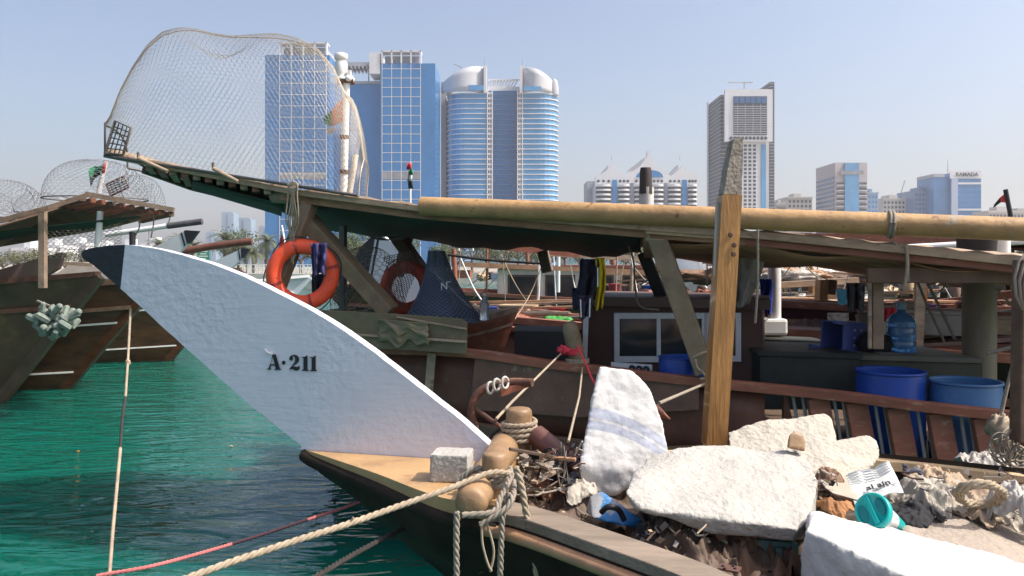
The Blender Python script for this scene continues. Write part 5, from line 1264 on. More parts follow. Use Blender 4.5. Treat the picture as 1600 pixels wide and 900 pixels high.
# red/dark thin line
MB().rope(spline([P(150, 900, 3.0), P(230, 886, 3.1), P(300, 868, 3.3), P(362, 850, 3.5)], 8), .0085, n=5).build('mooring_line', ropeP, label='thin pink mooring line low on the left above the water', cat='rope')
MB().rope(spline([P(362, 850, 3.5), P(420, 832, 3.6), P(480, 812, 3.7)], 6), .0085, n=5).build('mooring_line', M('black_maroon_rope', (.05, .02, .03), .8), label='dark maroon middle length of the thin mooring line', cat='rope')
MB().rope(spline([P(480, 812, 3.7), P(530, 796, 3.8), P(562, 784, 3.85), P(600, 775, 3.9)], 6), .0085, n=5).build('mooring_line', ropeP, label='pink end of the thin mooring line meeting the dark bow', cat='rope')
MB().rope(spline([P(440, 930, 2.7), P(500, 897, 2.9), P(560, 862, 3.2), P(622, 830, 3.5), P(660, 815, 3.7)], 8), .0125, n=5).build('mooring_line', ropeD, label='dark rope rising to the underside of the bow, lower centre', cat='rope')
# vertical painted rope/stay at left
MB().tube([P(204, 482, 4.3), P(200, 560, 4.0), P(196, 620, 3.8)], .0065, 6).build('hanging_line', ropeT, label='tan upper length of the line dropping from the board tip, with a knot', cat='rope')
MB().tube([P(196, 620, 3.8), P(191, 655, 3.7), P(188, 700, 3.6)], .0068, 6).build('hanging_line', ropeD, label='dark middle length of the line dropping from the board tip', cat='rope')
MB().tube([P(188, 700, 3.6), P(176, 830, 3.3), P(168, 935, 3.1)], .0078, 6).build('hanging_line', ropeT, label='tan lowest length of the line dropping into the lower left corner', cat='rope')
MB().ball(P(200, 567, 3.98), (.013, .012, .018), 8, .4).build('line_knot', ropeT, label='knot in the tan line below the board tip', cat='knot')
# float debris on water
for (px, py, s, mt, lb_) in ((361, 697, .035, pine, 'pale leaf floating on the water left of the white board'), (122, 705, .025, M('orange_bit', (.6, .2, .02), .6), 'tiny orange scrap floating on the green water'), (523, 781, .04, navy, 'small dark blue bottle top floating near the bow')):
    p = PZ(px, py, .012); MB().ball(p, (s, s * .7, .012), 8, .3).build('floating_scrap', mt, label=lb_, cat='scrap')
# ================================================================= BOAT 2: brown dhow with long canopy
B2 = (7.05, .339)
b2 = thing('canopied_dhow', 'long brown dhow with timber canopy, solid bulwark and open rail', 'boat', PL(1100, 700, B2))
b2.location.z = 0
def R2(px, py, off=0): return PL(px, py, B2, off)
rail = spline([R2(430, 530, 1.1), R2(500, 541, .5), R2(580, 546, .12), R2(725, 551), R2(850, 568), R2(960, 581), R2(1100, 597), R2(1300, 617), R2(1450, 636), R2(1600, 652), R2(1800, 676)], 4)
MB().rail([p for p in rail], .12, .075).build('cap_rail', redbrown, b2, bevel=.006)
def lower(p, dz, off): return V((p.x + off * .2, p.y + off, p.z - dz))
sol = [p for p in rail if (800 + p.x / p.y * F) < 1232]
MB().grid(lambda u, v: (lambda p: V((p.x, p.y + .06, p.z - .04 - .62 * v)))(sol[int(round(u * (len(sol) - 1)))]), len(sol) - 1, 3).build('bulwark', brownP, b2, solid=.05)
mb = MB().grid(lambda u, v: (lambda p: V((p.x + v * 1.9 * max(0, -.6 - p.x) + v * v * .15, p.y - .01 + .55 * v * v, (p.z - .64) * (1 - v) - .3 * v)))(rail[int(round(u * (len(rail) - 1)))]), len(rail) - 1, 6); mb.build('hull_side', blackhull, b2)
MB().grid(lambda u, v: (lambda p: V((p.x, p.y + .1 + 2.9 * v, 1.25)))(rail[int(round(u * (len(rail) - 1)))]), len(rail) - 1, 2).build('deck', darkwood, b2)
MB().grid(lambda u, v: (lambda p: V((p.x, p.y + 3.0, p.z - 1.6 * v)))(rail[int(round(u * (len(rail) - 1)))]), len(rail) - 1, 2).build('far_bulwark', brownP, b2, solid=.05)
MB().rail([V((p.x, p.y + 3.0, p.z + .02)) for p in rail], .12, .06).build('far_cap_rail', redbrown, b2)
# stem
MB().rail([R2(430, 528, 1.1), R2(470, 600, 1.1), R2(600, 720, 1.0), R2(720, 830, .9)], .12, .16).build('stem', blackhull, b2)
# frames on bulwark outside (pale timber at 672)
MB().prism([R2(x, y, -.07) for x, y in [(668, 552), (681, 553), (676, 612), (663, 612)]], (0, .05, 0)).build('frame_timber', oldwood, b2, bevel=.004)
MB().prism([R2(x, y, -.045) for x, y in [(742, 560), (1092, 600), (1092, 640), (905, 652), (735, 640)]], (0, .03, 0)).build('patch_board', M('patch_brown', (.16, .085, .06), .7, .3, 4, .4, 20, col2=(.25, .19, .14), pscale=7, thr=.6), b2)
# lower wale
low = [V((p.x, p.y - .05, p.z - .68)) for p in rail]
MB().rail(low, .10, .09).build('lower_wale', darkwood, b2, bevel=.005)
pw = [V((p.x, p.y - .06, p.z - .655)) for p in rail if (800 + p.x / p.y * F) > 1478]
MB().rail(pw, .1, .07).build('pale_wale', oldwood, b2, bevel=.01)
# open rail stanchions and rods
def railat(px):
    best = min(rail, key=lambda p: abs(800 + p.x / p.y * F - px)); i = rail.index(best)
    for j in range(len(rail) - 1):
        a = 800 + rail[j].x / rail[j].y * F; b = 800 + rail[j + 1].x / rail[j + 1].y * F
        if a <= px <= b: return rail[j].lerp(rail[j + 1], (px - a) / (b - a))
    return best
for px in (1288, 1348, 1412, 1478, 1548, 1625):
    a = railat(px - 8); b = railat(px + 16); MB().bar(a - Z * .04 + V((0, .04, 0)), b - Z * .66 + V((0, .04, 0)), .17, .06, up=V((0, 1, 0))).build('stanchion', redbrown, b2, bevel=.004)
MB().prism([railat(1232) - Z * .04 + V((0, .045, 0)), railat(1228) - Z * .04 + V((0, .045, 0)), railat(1228) - Z * .66 + V((0, .045, 0)), railat(1262) - Z * .66 + V((0, .045, 0))][::-1], (0, .05, 0)).build('bulwark_end', brownP, b2)
for px in (1243, 1258, 1308, 1322, 1373, 1388, 1440, 1455, 1508, 1523, 1580, 1594):
    a = railat(px); b = railat(px + 20); MB().tube([a - Z * .04 + V((0, .06, 0)), b - Z * .66 + V((0, .06, 0))], .014, 6).build('rail_rod', M('rod_grey', (.34, .33, .31), .4, .1), b2)
# forward olive bulwark board
olb = M('olive_board', (.15, .125, .07), .7, .3, 3, .5, 14, col2=(.22, .20, .13), pscale=6, thr=.62, bdist=.012)
fb = MB().prism([R2(x, y, -.2) for x, y in [(420, 478), (500, 485), (600, 490), (700, 497), (722, 499), (730, 506), (729, 553), (640, 547), (500, 540), (420, 534)]], (0, .09, 0)).build('bow_bulwark', olb, b2, bevel=.012)
MB().rail([R2(500, 519, -.22), R2(729, 534, -.22)], .02, .02).build('moulding', oldwood, fb)
MB().rail([R2(620, 495, -.22), R2(729, 514, -.22)], .015, .015).build('moulding', oldwood, fb)
# folded tarp corner on board
tag(MB().grid(lambda u, v: R2(592 + 78 * u + 9 * noise.noise(V((v * 4, 0, 1))), 499 + 6 * u + 44 * v * (.8 + .5 * noise.noise(V((u * 4, 2, 0)))), -.225 - .045 * ridge(V((u * 1.6 + v * .5, v * 1.2, 4)), 3)), 30, 22).build('draped_tarp', M('olive_tarp', (.17, .145, .085), .7, .2, 4, .5, 12), solid=.006), 'creased olive tarp scrap stuck on the forward bulwark board', 'tarp')
# ---- canopy
near = [(165, 245), (230, 258), (330, 277), (460, 303), (650, 328), (850, 345), (1040, 360), (1200, 372), (1400, 392), (1600, 413), (1800, 438)]
farp = [(166, 247, .25), (230, 263, .5), (300, 289, 1.2), (430, 322, 2.0), (500, 346, 2.5), (620, 362, 2.5), (700, 372, 2.5), (1000, 389, 2.4), (1200, 400, 2.4), (1400, 412, 2.2), (1600, 424, 2.2), (1800, 440, 2.2)]
CN = (6.9, .339)
def lerpl(L, x, k):
    for i in range(len(L) - 1):
        if L[i][0] <= x <= L[i + 1][0]:
            t = (x - L[i][0]) / (L[i + 1][0] - L[i][0]); return L[i][k] + (L[i + 1][k] - L[i][k]) * t
    return L[-1][k]
def cnear(px, dy=0): return PL(px, lerpl(near, px, 1) + dy, CN)
def cfar(px):
    px = max(px, 166); return PL(px, lerpl(farp, px, 1), CN, lerpl(farp, px, 2))
cp = thing('x', 'x', 'x'); bpy.data.objects.remove(cp)
xs = [165 + (1800 - 165) * i / 60 for i in range(61)]
cov = MB(); cov.grid(lambda u, v: cnear(xs[int(round(u * 60))]).lerp(cfar(xs[int(round(u * 60))]), v) + Z * (.04 + .05 * math.sin(v * math.pi) + .012 * math.sin(u * 160 + v * 9)), 60, 5)
cov.build('canopy_planks', oldwood, b2, solid=.035)
MB().rail([cnear(x, -3) for x in xs], .06, .06).build('canopy_edge', M('edge_plank', (.42, .29, .19), .8, .3, 5, .5, 30, col2=(.20, .075, .045), pscale=4, thr=.6, stretch=(.6, 2, 2)), b2, bevel=.006)
MB().rail([cnear(x, 7) + V((0, .06, 0)) for x in xs if x > 430], .05, .07).build('canopy_edge_under', M('soffit_beam', (.30, .16, .09), .8, .35, 6, .5, 20, stretch=(.5, 2, 2)), b2)
xg = [430 + (1003 - 430) * i / 30 for i in range(31)]
MB().grid(lambda u, v: (lambda x: (cnear(x, 7) + V((0, .12, 0))).lerp(cfar(x) - Z * .06, v) - Z * (.10 * math.sin(v * math.pi) * (1 if 460 < x < 980 else .3) + .03 * math.sin(u * 19 + v * 5) + .015 * math.sin(u * 53)))(xg[int(round(u * 30))]), 30, 8).build('under_tarp', greenT, b2, solid=.008)
MB().grid(lambda u, v: cnear(300 + 140 * u, 5).lerp(cfar(300 + 140 * u) - Z * .03, .1 + .85 * v) - Z * (.03 + .05 * u), 8, 3).build('under_tarp', greenT, b2, solid=.008)
xb = [1008 + (1800 - 1008) * i / 30 for i in range(31)]
MB().grid(lambda u, v: (lambda x: (cnear(x, 7) + V((0, .12, 0))).lerp(cfar(x) - Z * .06, v) - Z * (.04 + .03 * math.sin(u * 23 + v * 4) + .05 * math.sin(v * 3.1)))(xb[int(round(u * 30))]), 30, 6).build('under_tarp', M('brown_soffit', (.36, .195, .105), .85, .4, 4, .5, 10, stretch=(.4, 3, 1)), b2, solid=.008)
# extra planks hung under right hand canopy
for k, (x0, x1, dy, off) in enumerate(((1165, 1600, 9, .05), (1180, 1560, 15, .3), (1230, 1480, 20, .55), (1045, 1120, 12, .2), (1010, 1120, 3, .02), (1300, 1600, 13, .2))):
    MB().rail([PL(x0 + (x1 - x0) * i / 6, lerpl(near, x0 + (x1 - x0) * i / 6, 1) + dy, CN, off) for i in range(7)], .05, .045).build('roof_batten', (redbrown, pine, M('soffit_beam', (.30, .16, .09)))[k % 3], b2)
# slats at the pointed end
for k in range(11):
    x = 232 + k * 18.5
    MB().bar(cnear(x, 4) + V((0, .02, 0)), cfar(x + 6) + V((0, .05, 0)) + Z * -.02, .07, .05).build('slat', redbrown if k % 2 else oldwood, b2)
MB().rail([cfar(x) - Z * .03 for x in (225, 260, 300, 340, 380, 430)], .07, .07).build('far_edge_beam', darkwood, b2)
MB().rail([cfar(x) + V((0, .12, -.0)) for x in (285, 320, 360, 400, 440)], .05, .09).build('pale_far_plank', M('pale_worn_plank', (.5, .46, .4), .8, .2, 5), b2)
# ---- canopy supports
def beam(x0, y0, x1, y1, off0, off1, w, h, mat, name='strut', bev=.008):
    return MB().bar(R2(x0, y0, off0), R2(x1, y1, off1), w, h, up=V((.3, 1, 0))).build(name, mat, b2, bevel=bev)
beam(472, 335, 610, 488, .05, .25, .15, .22, olivewood)
beam(484, 318, 430, 458, -.05, -.1, .13, .14, M('bare_post', (.25, .17, .12), .8, .35, 5, .5, 24))
MB().lathe([(.05, 0), (.075, .02), (.08, .25), (.06, .3)], R2(425, 306, .0), 14, axis=(1, -.34, -.05)).build('beam_end', M('cut_log', (.30, .20, .14), .8, .3, 6, .5, 30), b2)
beam(536, 352, 536, 486, .8, .8, .07, .07, M('dark_steel', (.12, .12, .12), .5, .2, metal=.5), 'pole')
beam(612, 358, 700, 480, 1.6, 1.7, .13, .2, darkwood)
beam(640, 360, 622, 432, 1.9, 1.9, .1, .12, darkwood)
beam(1024, 362, 1102, 582, -.02, .0, .16, .17, olivewood)
MB().box(R2(1026, 364, -.02), (.2, .18, .16), Matrix.Rotation(-.3, 3, 'Z')).build('knee_block', oldwood, b2, bevel=.03)
beam(1005, 395, 1036, 470, 1.4, 1.5, .12, .14, lettK)
beam(848, 392, 856, 425, 2.3, 2.3, .12, .12, greywood)
MB().rail([R2(1354, 430, .05), R2(1590, 430, .05)], .12, .12).build('cross_beam', M('brown_beam', (.17, .095, .06), .75, .3, 5, .4, 20), b2, bevel=.008)
beam(1371, 432, 1371, 545, .25, .25, .085, .085, MATS['bare_post'], 'post'); beam(1359, 440, 1359, 545, .2, .2, .03, .03, oldwood, 'post')
MB().bar(PL(1605, 405, (5.5, .339)), PL(1600, 690, (5.5, .339)), .10, .12).build('post', darkwood, b2, bevel=.01)
# big round column
MB().lathe([(.138, 0), (.138, .98)], R2(1530, 604, 1.3), 28).build('column', M('column_olive', (.20, .17, .12), .55, .18, 3, .25, 14, col2=(.12, .10, .07), pscale=5, thr=.6, soft=.15, stretch=(1, 1, .4)), b2)
# ---- cabin
cab = M('cabin_brown', (.10, .045, .033), .6, .18, 2, .2, 12)
CB = (8.05, .339)
def C2(px, py, off=0): return PL(px, py, CB, off)
MB().prism([C2(x, y) for x, y in [(910, 470), (1190, 476), (1196, 640), (905, 620)]], (.45, 1.3, 0)).build('cabin', cab, b2, bevel=.01)
MB().prism([C2(x, y, -.10) for x, y in [(895, 463), (1204, 469), (1204, 484), (895, 477)]], (.5, 1.55, 0)).build('cabin_roof', M('roof_brown', (.13, .075, .06), .6, .2, 2, .2, 12), b2, bevel=.01)
wf = M('old_white_frame', (.72, .73, .72), .6, .12, 4, .2, 20)
win = None
for (x0, x1, y0, y1) in ((960, 1105, 489, 566), (1100, 1158, 489, 565)):
    def fr(x, y, o=-.05): return C2(x, y, o)
    mb = MB(); t = 8
    for (a, b, c, d_) in ((x0, y0, x1, y0 + 9), (x0, y1 - 9, x1, y1), (x0, y0 + 9.1, x0 + t, y1 - 9.1), (x1 - t, y0 + 9.1, x1, y1 - 9.1), ((x0 + x1) / 2 - 6, y0 + 9.1, (x0 + x1) / 2, y1 - 9.1)):
        mb.prism([fr(a, b), fr(c, b), fr(c, d_), fr(a, d_)], (0, .045, 0))
    w1 = mb.build('window', wf, b2, bevel=.003)
    MB().prism([C2(x0 + t, y0 + 9, -.02), C2(x1 - t, y0 + 9, -.02), C2(x1 - t, y1 - 9, -.02), C2(x0 + t, y1 - 9, -.02)], (0, .014, 0)).build('pane', winG, w1)
# things seen in the window: pale round cushions inside are read as reflections; number plate below it
npl = MB().prism([R2(x, y, .22) for x, y in [(955, 566), (1019, 570), (1019, 600), (955, 596)]], (0, .02, 0)).build('number_plate', M('plate_white', (.6, .62, .62), .5, .08), b2)
text_mesh('-222', .125, 'numerals', lettK, npl, R2(996, 587, .20), V((1, -.339, -.02)), Z, .002, .006)
MB().bar(C2(916, 478, -.14), C2(912, 600, -.14), .05, .05).build('corner_batten', wf, b2)
# hatch boxes
hb_ = M('hatch_green_black', (.035, .04, .032), .6, .3, 3, .3, 12, col2=(.07, .07, .045), pscale=3, thr=.6); hb2 = M('hatch_olive', (.075, .075, .045), .65, .25, 3, .3, 12)
def boxat(label, x0, x1, yt, yb, off, dep, mat, lidm, name, cat):
    t = thing(name, label, cat, R2((x0 + x1) / 2, yb, off))
    MB().prism([R2(x0, yt, off), R2(x1, yt + 5, off), R2(x1, yb, off), R2(x0, yb, off)], (0, dep, 0)).build('body', mat, t, bevel=.01)
    l = MB().prism([R2(x0 - 3, yt - 8, off - .03), R2(x1 + 3, yt - 3, off - .03), R2(x1 + 3, yt + 4.5, off - .03), R2(x0 - 3, yt - .5, off - .03)], (0, dep + .06, 0)).build('lid', lidm, t, bevel=.01)
    return t
boxat('black green hatch box with hinged lid behind the bulwark, left one', 1188, 1345, 556, 640, .75, .9, hb_, hb_, 'hatch_box', 'hatch box')
boxat('olive hatch box with flat worn lid behind the barrels', 1346, 1535, 563, 650, .85, .9, hb2, M('lid_worn', (.16, .15, .11), .7, .2, 3), 'hatch_box', 'hatch box')
boxat('low dark box behind the black green hatch box', 1180, 1300, 538, 560, 1.9, .5, hb_, hb_, 'hatch_box', 'hatch box')
# raised lid pieces
tag(MB().prism([R2(x, y, .95) for x, y in [(1375, 552), (1500, 560), (1515, 568), (1378, 560)]], (0, .5, .01)).build('spare_lid', M('lid_pale', (.26, .24, .19), .7, .15, 3), bevel=.006), 'pale flat board lying on the olive hatch box by the column', 'board')
# ---- blue barrels
def barrel(label, px, pyrim, Y, r, h, mat, name='barrel', cat='barrel', ridges=True):
    t = thing(name, label, cat, P(px, pyrim, Y) - Z * h)
    pf = [(r * .93, 0), (r * .97, .02), (r, .06)]
    if ridges: pf += [(r, h * .3), (r * 1.03, h * .33), (r, h * .36), (r, h * .62), (r * 1.03, h * .65), (r, h * .68)]
    pf += [(r * 1.0, h * .93), (r * .985, h * .97)]
    MB().lathe(pf, t.location, 36, cap1=False).build('body', mat, t)
    MB().lathe([(r * .985, h * .97), (r * 1.035, h * .975), (r * 1.035, h), (r * .96, h), (r * .955, h * .97)], t.location, 36, cap0=False, cap1=False).build('rim', mat, t)
    MB().lathe([(r * .955, h * .98), (r * .95, .05), (.01, .04)], t.location, 36, cap0=False, cap1=False).build('inside', mat, t)
    return t
bp = R2(1391, 580, .42); barrel('deep blue open barrel behind the rail, left of the pair', 1391, 578, bp.y, .265, .80, blueP)
bp = R2(1507, 598, .44); barrel('faded blue open barrel behind the rail, right of the pair', 1508, 594, bp.y, .262, .80, blueL)
bp = R2(1066, 556, .28); barrel('small bright blue tub standing in front of the cabin window', 1064, 557, bp.y, .195, .36, blueP, 'tub', 'tub', False)
# water bottle, crate, black bag on hatch
wb = thing('water_bottle', 'large blue water cooler bottle standing on the hatch box', 'bottle', R2(1408, 552, 1.2))
MB().lathe([(.11, 0), (.125, .015), (.125, .10), (.118, .12), (.125, .14), (.125, .22), (.118, .24), (.125, .26), (.122, .30), (.09, .35), (.04, .375), (.035, .42)], wb.location, 28).build('body', bluePET, wb)
MB().lathe([(.04, 0), (.042, .05), (.03, .06)], wb.location + Z * .405, 16).build('cap', M('pale_blue_cap', (.25, .42, .55), .4), wb)
ct = thing('plastic_crate', 'periwinkle plastic stool crate tipped on its side with round holes', 'crate', R2(1322, 545, 1.2))
R_ = Matrix.Rotation(.5, 3, 'Z') @ Matrix.Rotation(.06, 3, 'Y')
cc = R2(1318, 526, 1.25)
def cpt(x, y, z): return cc + R_ @ V((x, y, z))
for (a, b) in (((-.16, -.13, -.13), (.16, -.11, .13)), ((-.16, .11, -.13), (.16, .13, .13)), ((.14, -.11, -.13), (.16, .11, .13)), ((-.16, -.13, .13), (.16, .13, .145)), ((-.16, -.13, -.145), (.16, .13, -.13))):
    MB().box(cpt((a[0] + b[0]) / 2, (a[1] + b[1]) / 2, (a[2] + b[2]) / 2), (b[0] - a[0], b[1] - a[1], b[2] - a[2]), R_).build('side_panel', purpleCr, ct, bevel=.004)
for k in range(8):
    q = cpt(.0 + .09 * (k % 3 - .2), -.1315, -.07 + .07 * (k // 3)); MB().lathe([(.012, 0), (.012, .004)], q, 10, axis=R_ @ V((0, -1, 0))).build('hole', M('hole_pale', (.4, .42, .45), .7), ct)
for s in (-1, 1): MB().bar(cpt(-.16, s * .11, -.12), cpt(-.30, s * .13, -.16 + .3 * (s > 0) * .2), .03, .03).build('leg', purpleCr, ct)
MB().bar(cpt(-.16, -.12, .13), cpt(-.30, -.13, .14), .03, .03).build('leg', purpleCr, ct)
MB().ball(R2(1367, 536, 1.15), (.15, .12, .11), 16, .35, 3, 4).build('black_bag', blackC, label='black bag lump standing between the crate and the water bottle', cat='bag')
MB().ball(R2(1374, 512, 1.1), (.06, .05, .09), 12, .4, 3, 4).build('stuffed_cloth', sackC, label='pale cloth lump tied at the foot of the short post', cat='cloth')
# ---- life rings
def ring(label, c, R, r, yaw, mat, tilt=0):
    t = thing('life_ring', label, 'life ring', c - Z * R)
    q = Matrix.Rotation(yaw, 3, 'Z') @ Matrix.Rotation(tilt, 3, 'X'); mb = MB(); n, m = 48, 14; vs = []
    for i in range(n):
        a = 2 * math.pi * i / n
        for j in range(m):
            b = 2 * math.pi * j / m; rr = R - r + r * math.cos(b); vs.append(c + q @ V((rr * math.cos(a), .8 * r * math.sin(b), rr * math.sin(a))))
    mb.add(vs, [(i * m + j, ((i + 1) % n) * m + j, ((i + 1) % n) * m + (j + 1) % m, i * m + (j + 1) % m) for i in range(n) for j in range(m)], True)
    body = mb.build('ring', mat, t)
    for a0 in (.25, 1.8, 3.5, 5.0):
        mb = MB(); vs = []
        for i in range(3):
            a = a0 + (i - 1) * .05
            for j in range(m + 1):
                b = 2 * math.pi * j / m; rr = R - r + r * 1.06 * math.cos(b); vs.append(c + q @ V((rr * math.cos(a), .85 * r * math.sin(b), rr * math.sin(a))))
        mb.add(vs, [(i * (m + 1) + j, (i + 1) * (m + 1) + j, (i + 1) * (m + 1) + j + 1, i * (m + 1) + j + 1) for i in range(2) for j in range(m)], True); mb.build('strap', M('strap_dark_red', (.30, .04, .03), .7), t)
    mb = MB().tube([c + q @ V(((R + .012 + .02 * math.sin(4 * a)) * math.cos(a), 0, (R + .012 + .02 * math.sin(4 * a)) * math.sin(a))) for a in [k * math.pi / 30 for k in range(61)]], .006, 5); mb.build('grab_line', ropeD, t)
    return t
ring('orange life ring hanging from the canopy strut, blue shorts over it', R2(473, 429, -.15), .355, .075, .15, orange)
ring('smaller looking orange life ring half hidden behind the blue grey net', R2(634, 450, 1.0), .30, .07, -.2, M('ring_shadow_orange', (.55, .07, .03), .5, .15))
# cloth helper
def cloth(label, name, cat, px0, px1, py0, py1, pl, off, mat, folds=3, taper=.85, amp=.05, wob=0, parts=None, skew=0):
    def f(u, v):
        w_ = (px1 - px0) * (1 - (1 - taper) * v); cx = (px0 + px1) / 2 + wob * math.sin(v * 4) + skew * v
        p = PL(cx + (u - .5) * w_, py0 + (py1 - py0) * v + 3 * math.sin(u * folds * 4) * v, pl, off + amp * math.sin(u * folds * 6.28 + v * 1.5 + 2 * noise.noise(V((u * 2, v * 3, px0)))) * (.35 + v) + amp * noise.noise(V((u * 5, v * 5, px0 * 1.3))))
        return p
    return MB().grid(f, 22, 14).build(name, mat, label=label, cat=cat, solid=.008)
cloth('violet blue shorts hanging over the orange life ring', 'shorts', 'shorts', 486, 511, 380, 429, B2, -.3, purple, 2, .8, .04)
cloth('dark navy garment hanging below the violet shorts inside the ring', 'trousers', 'trousers', 487, 510, 428, 462, B2, .1, navy, 2, .9, .03)
cloth('navy jacket with pale piping hanging by the cabin corner', 'jacket', 'jacket', 906, 938, 405, 465, B2, .25, navy, 2, 1.0, .06, 2, skew=-6)
cloth('navy trouser leg hanging left under the jacket', 'trousers', 'trousers', 893, 916, 450, 482, B2, .2, navy, 1, .8, .05)
cloth('dark plum trousers with white piping hanging under the navy jacket', 'trousers', 'trousers', 905, 926, 462, 497, B2, .15, M('plum_cloth', (.055, .04, .075), .9, .2), 2, .9, .05)
for (x0, y0, x1, y1) in ((907, 468, 908, 496), (922, 466, 921, 496), (934, 418, 934, 448)):
    tag(MB().tube([R2(x0, y0, -.0), R2(x1, y1, -.0)], .006, 5).build('piping', flagW), 'white piping line on the hanging dark sportswear', 'piping', 'white piping on the dark clothes')
cloth('yellow oilskin trousers hanging beside the navy jacket', 'trousers', 'trousers', 930, 944, 403, 483, B2, .22, yellowC, 1.5, .9, .05, 3)
cloth('grey white cloth sheet bundled under the canopy right of the wooden post', 'sheet', 'sheet', 1150, 1196, 402, 478, (8.4, .339), -.6, greyC, 1.2, .45, .12, 2, skew=-12)
cloth('royal blue towel hanging on the white pole', 'towel', 'towel', 1187, 1206, 436, 490, (9.2, .339), 0, royal, 2, .9, .06, 1)
cloth('black shirt hanging on a line under the far canopy', 'shirt', 'shirt', 1322, 1352, 442, 486, (10.5, .339), 0, blackC, 2, .8, .08)
cloth('red cloth hanging left of the water bottle', 'cloth', 'cloth', 1382, 1401, 481, 503, (11, .339), 0, redC, 2, 1, .04)
cloth('beige sack hanging on the rail of the boat behind the crate', 'sack', 'sack', 1293, 1326, 489, 507, (11.2, .339), -.3, sackC, 1, 1, .03)
cloth('cyan rag hanging behind the black shirt', 'rag', 'rag', 1306, 1330, 452, 474, (11.4, .339), 0, cyanC, 1, .7, .05)
# ---- white pole with base (1210)
wp = thing('white_standpipe', 'rust stained white pole on a square base, blue towel on it', 'pole', PL(1204, 518, (9.4, .339)))
MB().tube([PL(1210, 512, (9.4, .339)), PL(1210, 412, (9.4, .339))], .07, 16).build('pole', M('white_rusty', (.72, .70, .68), .5, .06, 3, .1, 20, col2=(.30, .09, .05), pscale=3.2, thr=.58, soft=.01), wp)
MB().box(PL(1204, 510, (9.4, .339)), (.30, .26, .18)).build('base', whiteM, wp, bevel=.03)
# ---- yellow pipe on canopy
pp_ = PL(659, 322, CN, -.05); pe = PL(1602, 358.5, CN, -.05); pe2 = pe + (pe - pp_) * .12
mbp = MB().tube([pp_.lerp(pe2, i / 20) for i in range(21)], .087, 24); mbp.build('ochre_pole', yellowp, label='long ochre painted pipe pole lying across the canopy edge', cat='pole')
for px in (1388, 1394): 
    c = pp_.lerp(pe2, (px - 659) / (1602 - 659) * .9) ; c = pp_ + (pe - pp_) * ((px - 659) / (943) * ((pe.y) / (pe.y)) )
    # solve the position along the pole at this column
    t = 0
    for k in range(200):
        q = pp_.lerp(pe, k / 199)
        if 800 + q.x / q.y * F >= px: t = k / 199; break
    q = pp_.lerp(pe, t); dq = (pe - pp_).normalized(); _, s_, u_ = frame_of(dq)
    MB().tube([q + (s_ * math.cos(a * .5236) + u_ * math.sin(a * .5236)) * .098 for a in range(13)], .013, 8).build('pole_lashing', ropeG, label='rope turn lashed round the ochre pole, ' + ('left of two' if px == 1388 else 'right of two'), cat='rope')
MB().tube([R2(1391, 372, -.2), R2(1408, 390, -.15), R2(1418, 400, -.15), R2(1420, 440, -.12)], .008, 5).build('lashing_tail', ropeG, label='loose tail of the pole lashing hanging past the canopy edge', cat='rope')
# ---- big wire trap on canopy
bt = thing('wire_fish_trap', 'huge hexagonal wire fish trap standing on the canopy, tallest thing at left', 'fish trap', cnear(350) )
sil = [(0, 196), (.02, 176), (.05, 146), (.1, 110), (.16, 76), (.22, 56), (.29, 48), (.36, 48), (.43, 54), (.5, 58), (.58, 59), (.68, 60), (.76, 66), (.84, 82), (.90, 108), (.95, 150), (.985, 200), (1, 250)]
base0, base1 = PL(164, 244, CN, -.1), PL(560, 306, CN, .2)
def silY(u): return lerpl(sil, u, 1)
def bigf(u, v):
    """v: 0 near foot .. 1 far foot, over the top"""
    px = 167 + 393 * u if u > 0 else 164
    bow = 14 * math.sin(math.pi * min(1, max(0, (1 - u) * 6))) if False else 0
    Yn = PL(px, 300, CN, -.05).y; dep = 1.9 * math.sin(math.pi * min(1, .12 + .80 * u)) ** .6
    base = 244 + 62 * u
    z0 = P(px, base, Yn).z; zt_ = P(px, silY(u), Yn + dep / 2).z
    a = math.pi * v
    k = abs(math.sin(a)) ** .55
    y = Yn + dep / 2 - dep / 2 * (abs(math.cos(a)) ** .8) * (1 if math.cos(a) > 0 else -1)
    z = z0 + (zt_ - z0) * k
    # dent in the top
    dn = math.exp(-((u - .44) / .12) ** 2) * math.exp(-((v - .33) / .09) ** 2); z -= .28 * dn
    x = (px - 800) / F * (min(y, Yn + dep / 2))
    x += (.06 if u > .95 else 0) * math.sin(a)
    return V((x, y, z))
tabl = {}
def arcf(u, v):
    key = round(u, 5)
    if key not in tabl:
        q = [bigf(u, k / 90) for k in range(91)]; a = [0]
        for k in range(90): a.append(a[-1] + (q[k + 1] - q[k]).length)
        tabl[key] = (q, a)
    q, a = tabl[key]; t = v * a[-1]
    for k in range(90):
        if a[k + 1] >= t: return q[k].lerp(q[k + 1], (t - a[k]) / max(1e-9, a[k + 1] - a[k]))
    return q[-1]
MB().hexnet(arcf, 92, 92, .0018).build('wire_mesh', wireT, bt)
MB().tube([bigf(.002 + .996 * k / 40, .5) + Z * .004 for k in range(41)], .006, 5).build('top_seam', wireRust, bt)
MB().tube([bigf(k / 30, 0) + V((0, -.01, 0)) for k in range(31)], .018, 6).build('near_base_rod', wireD, bt)
MB().tube([bigf(k / 30, 1) for k in range(31)], .014, 6).build('far_base_rod', wireD, bt)
MB().tube([bigf(0, k / 20) for k in range(21)], .012, 5).build('end_hoop', wireD, bt); MB().tube([bigf(1, k / 20) for k in range(21)], .008, 5).build('end_hoop', wireT, bt)
for k in range(7):
    u = .1 + .14 * k; MB().tube([bigf(u, 0), bigf(u, 1)], .012, 5).build('cross_rod', wireD, bt)
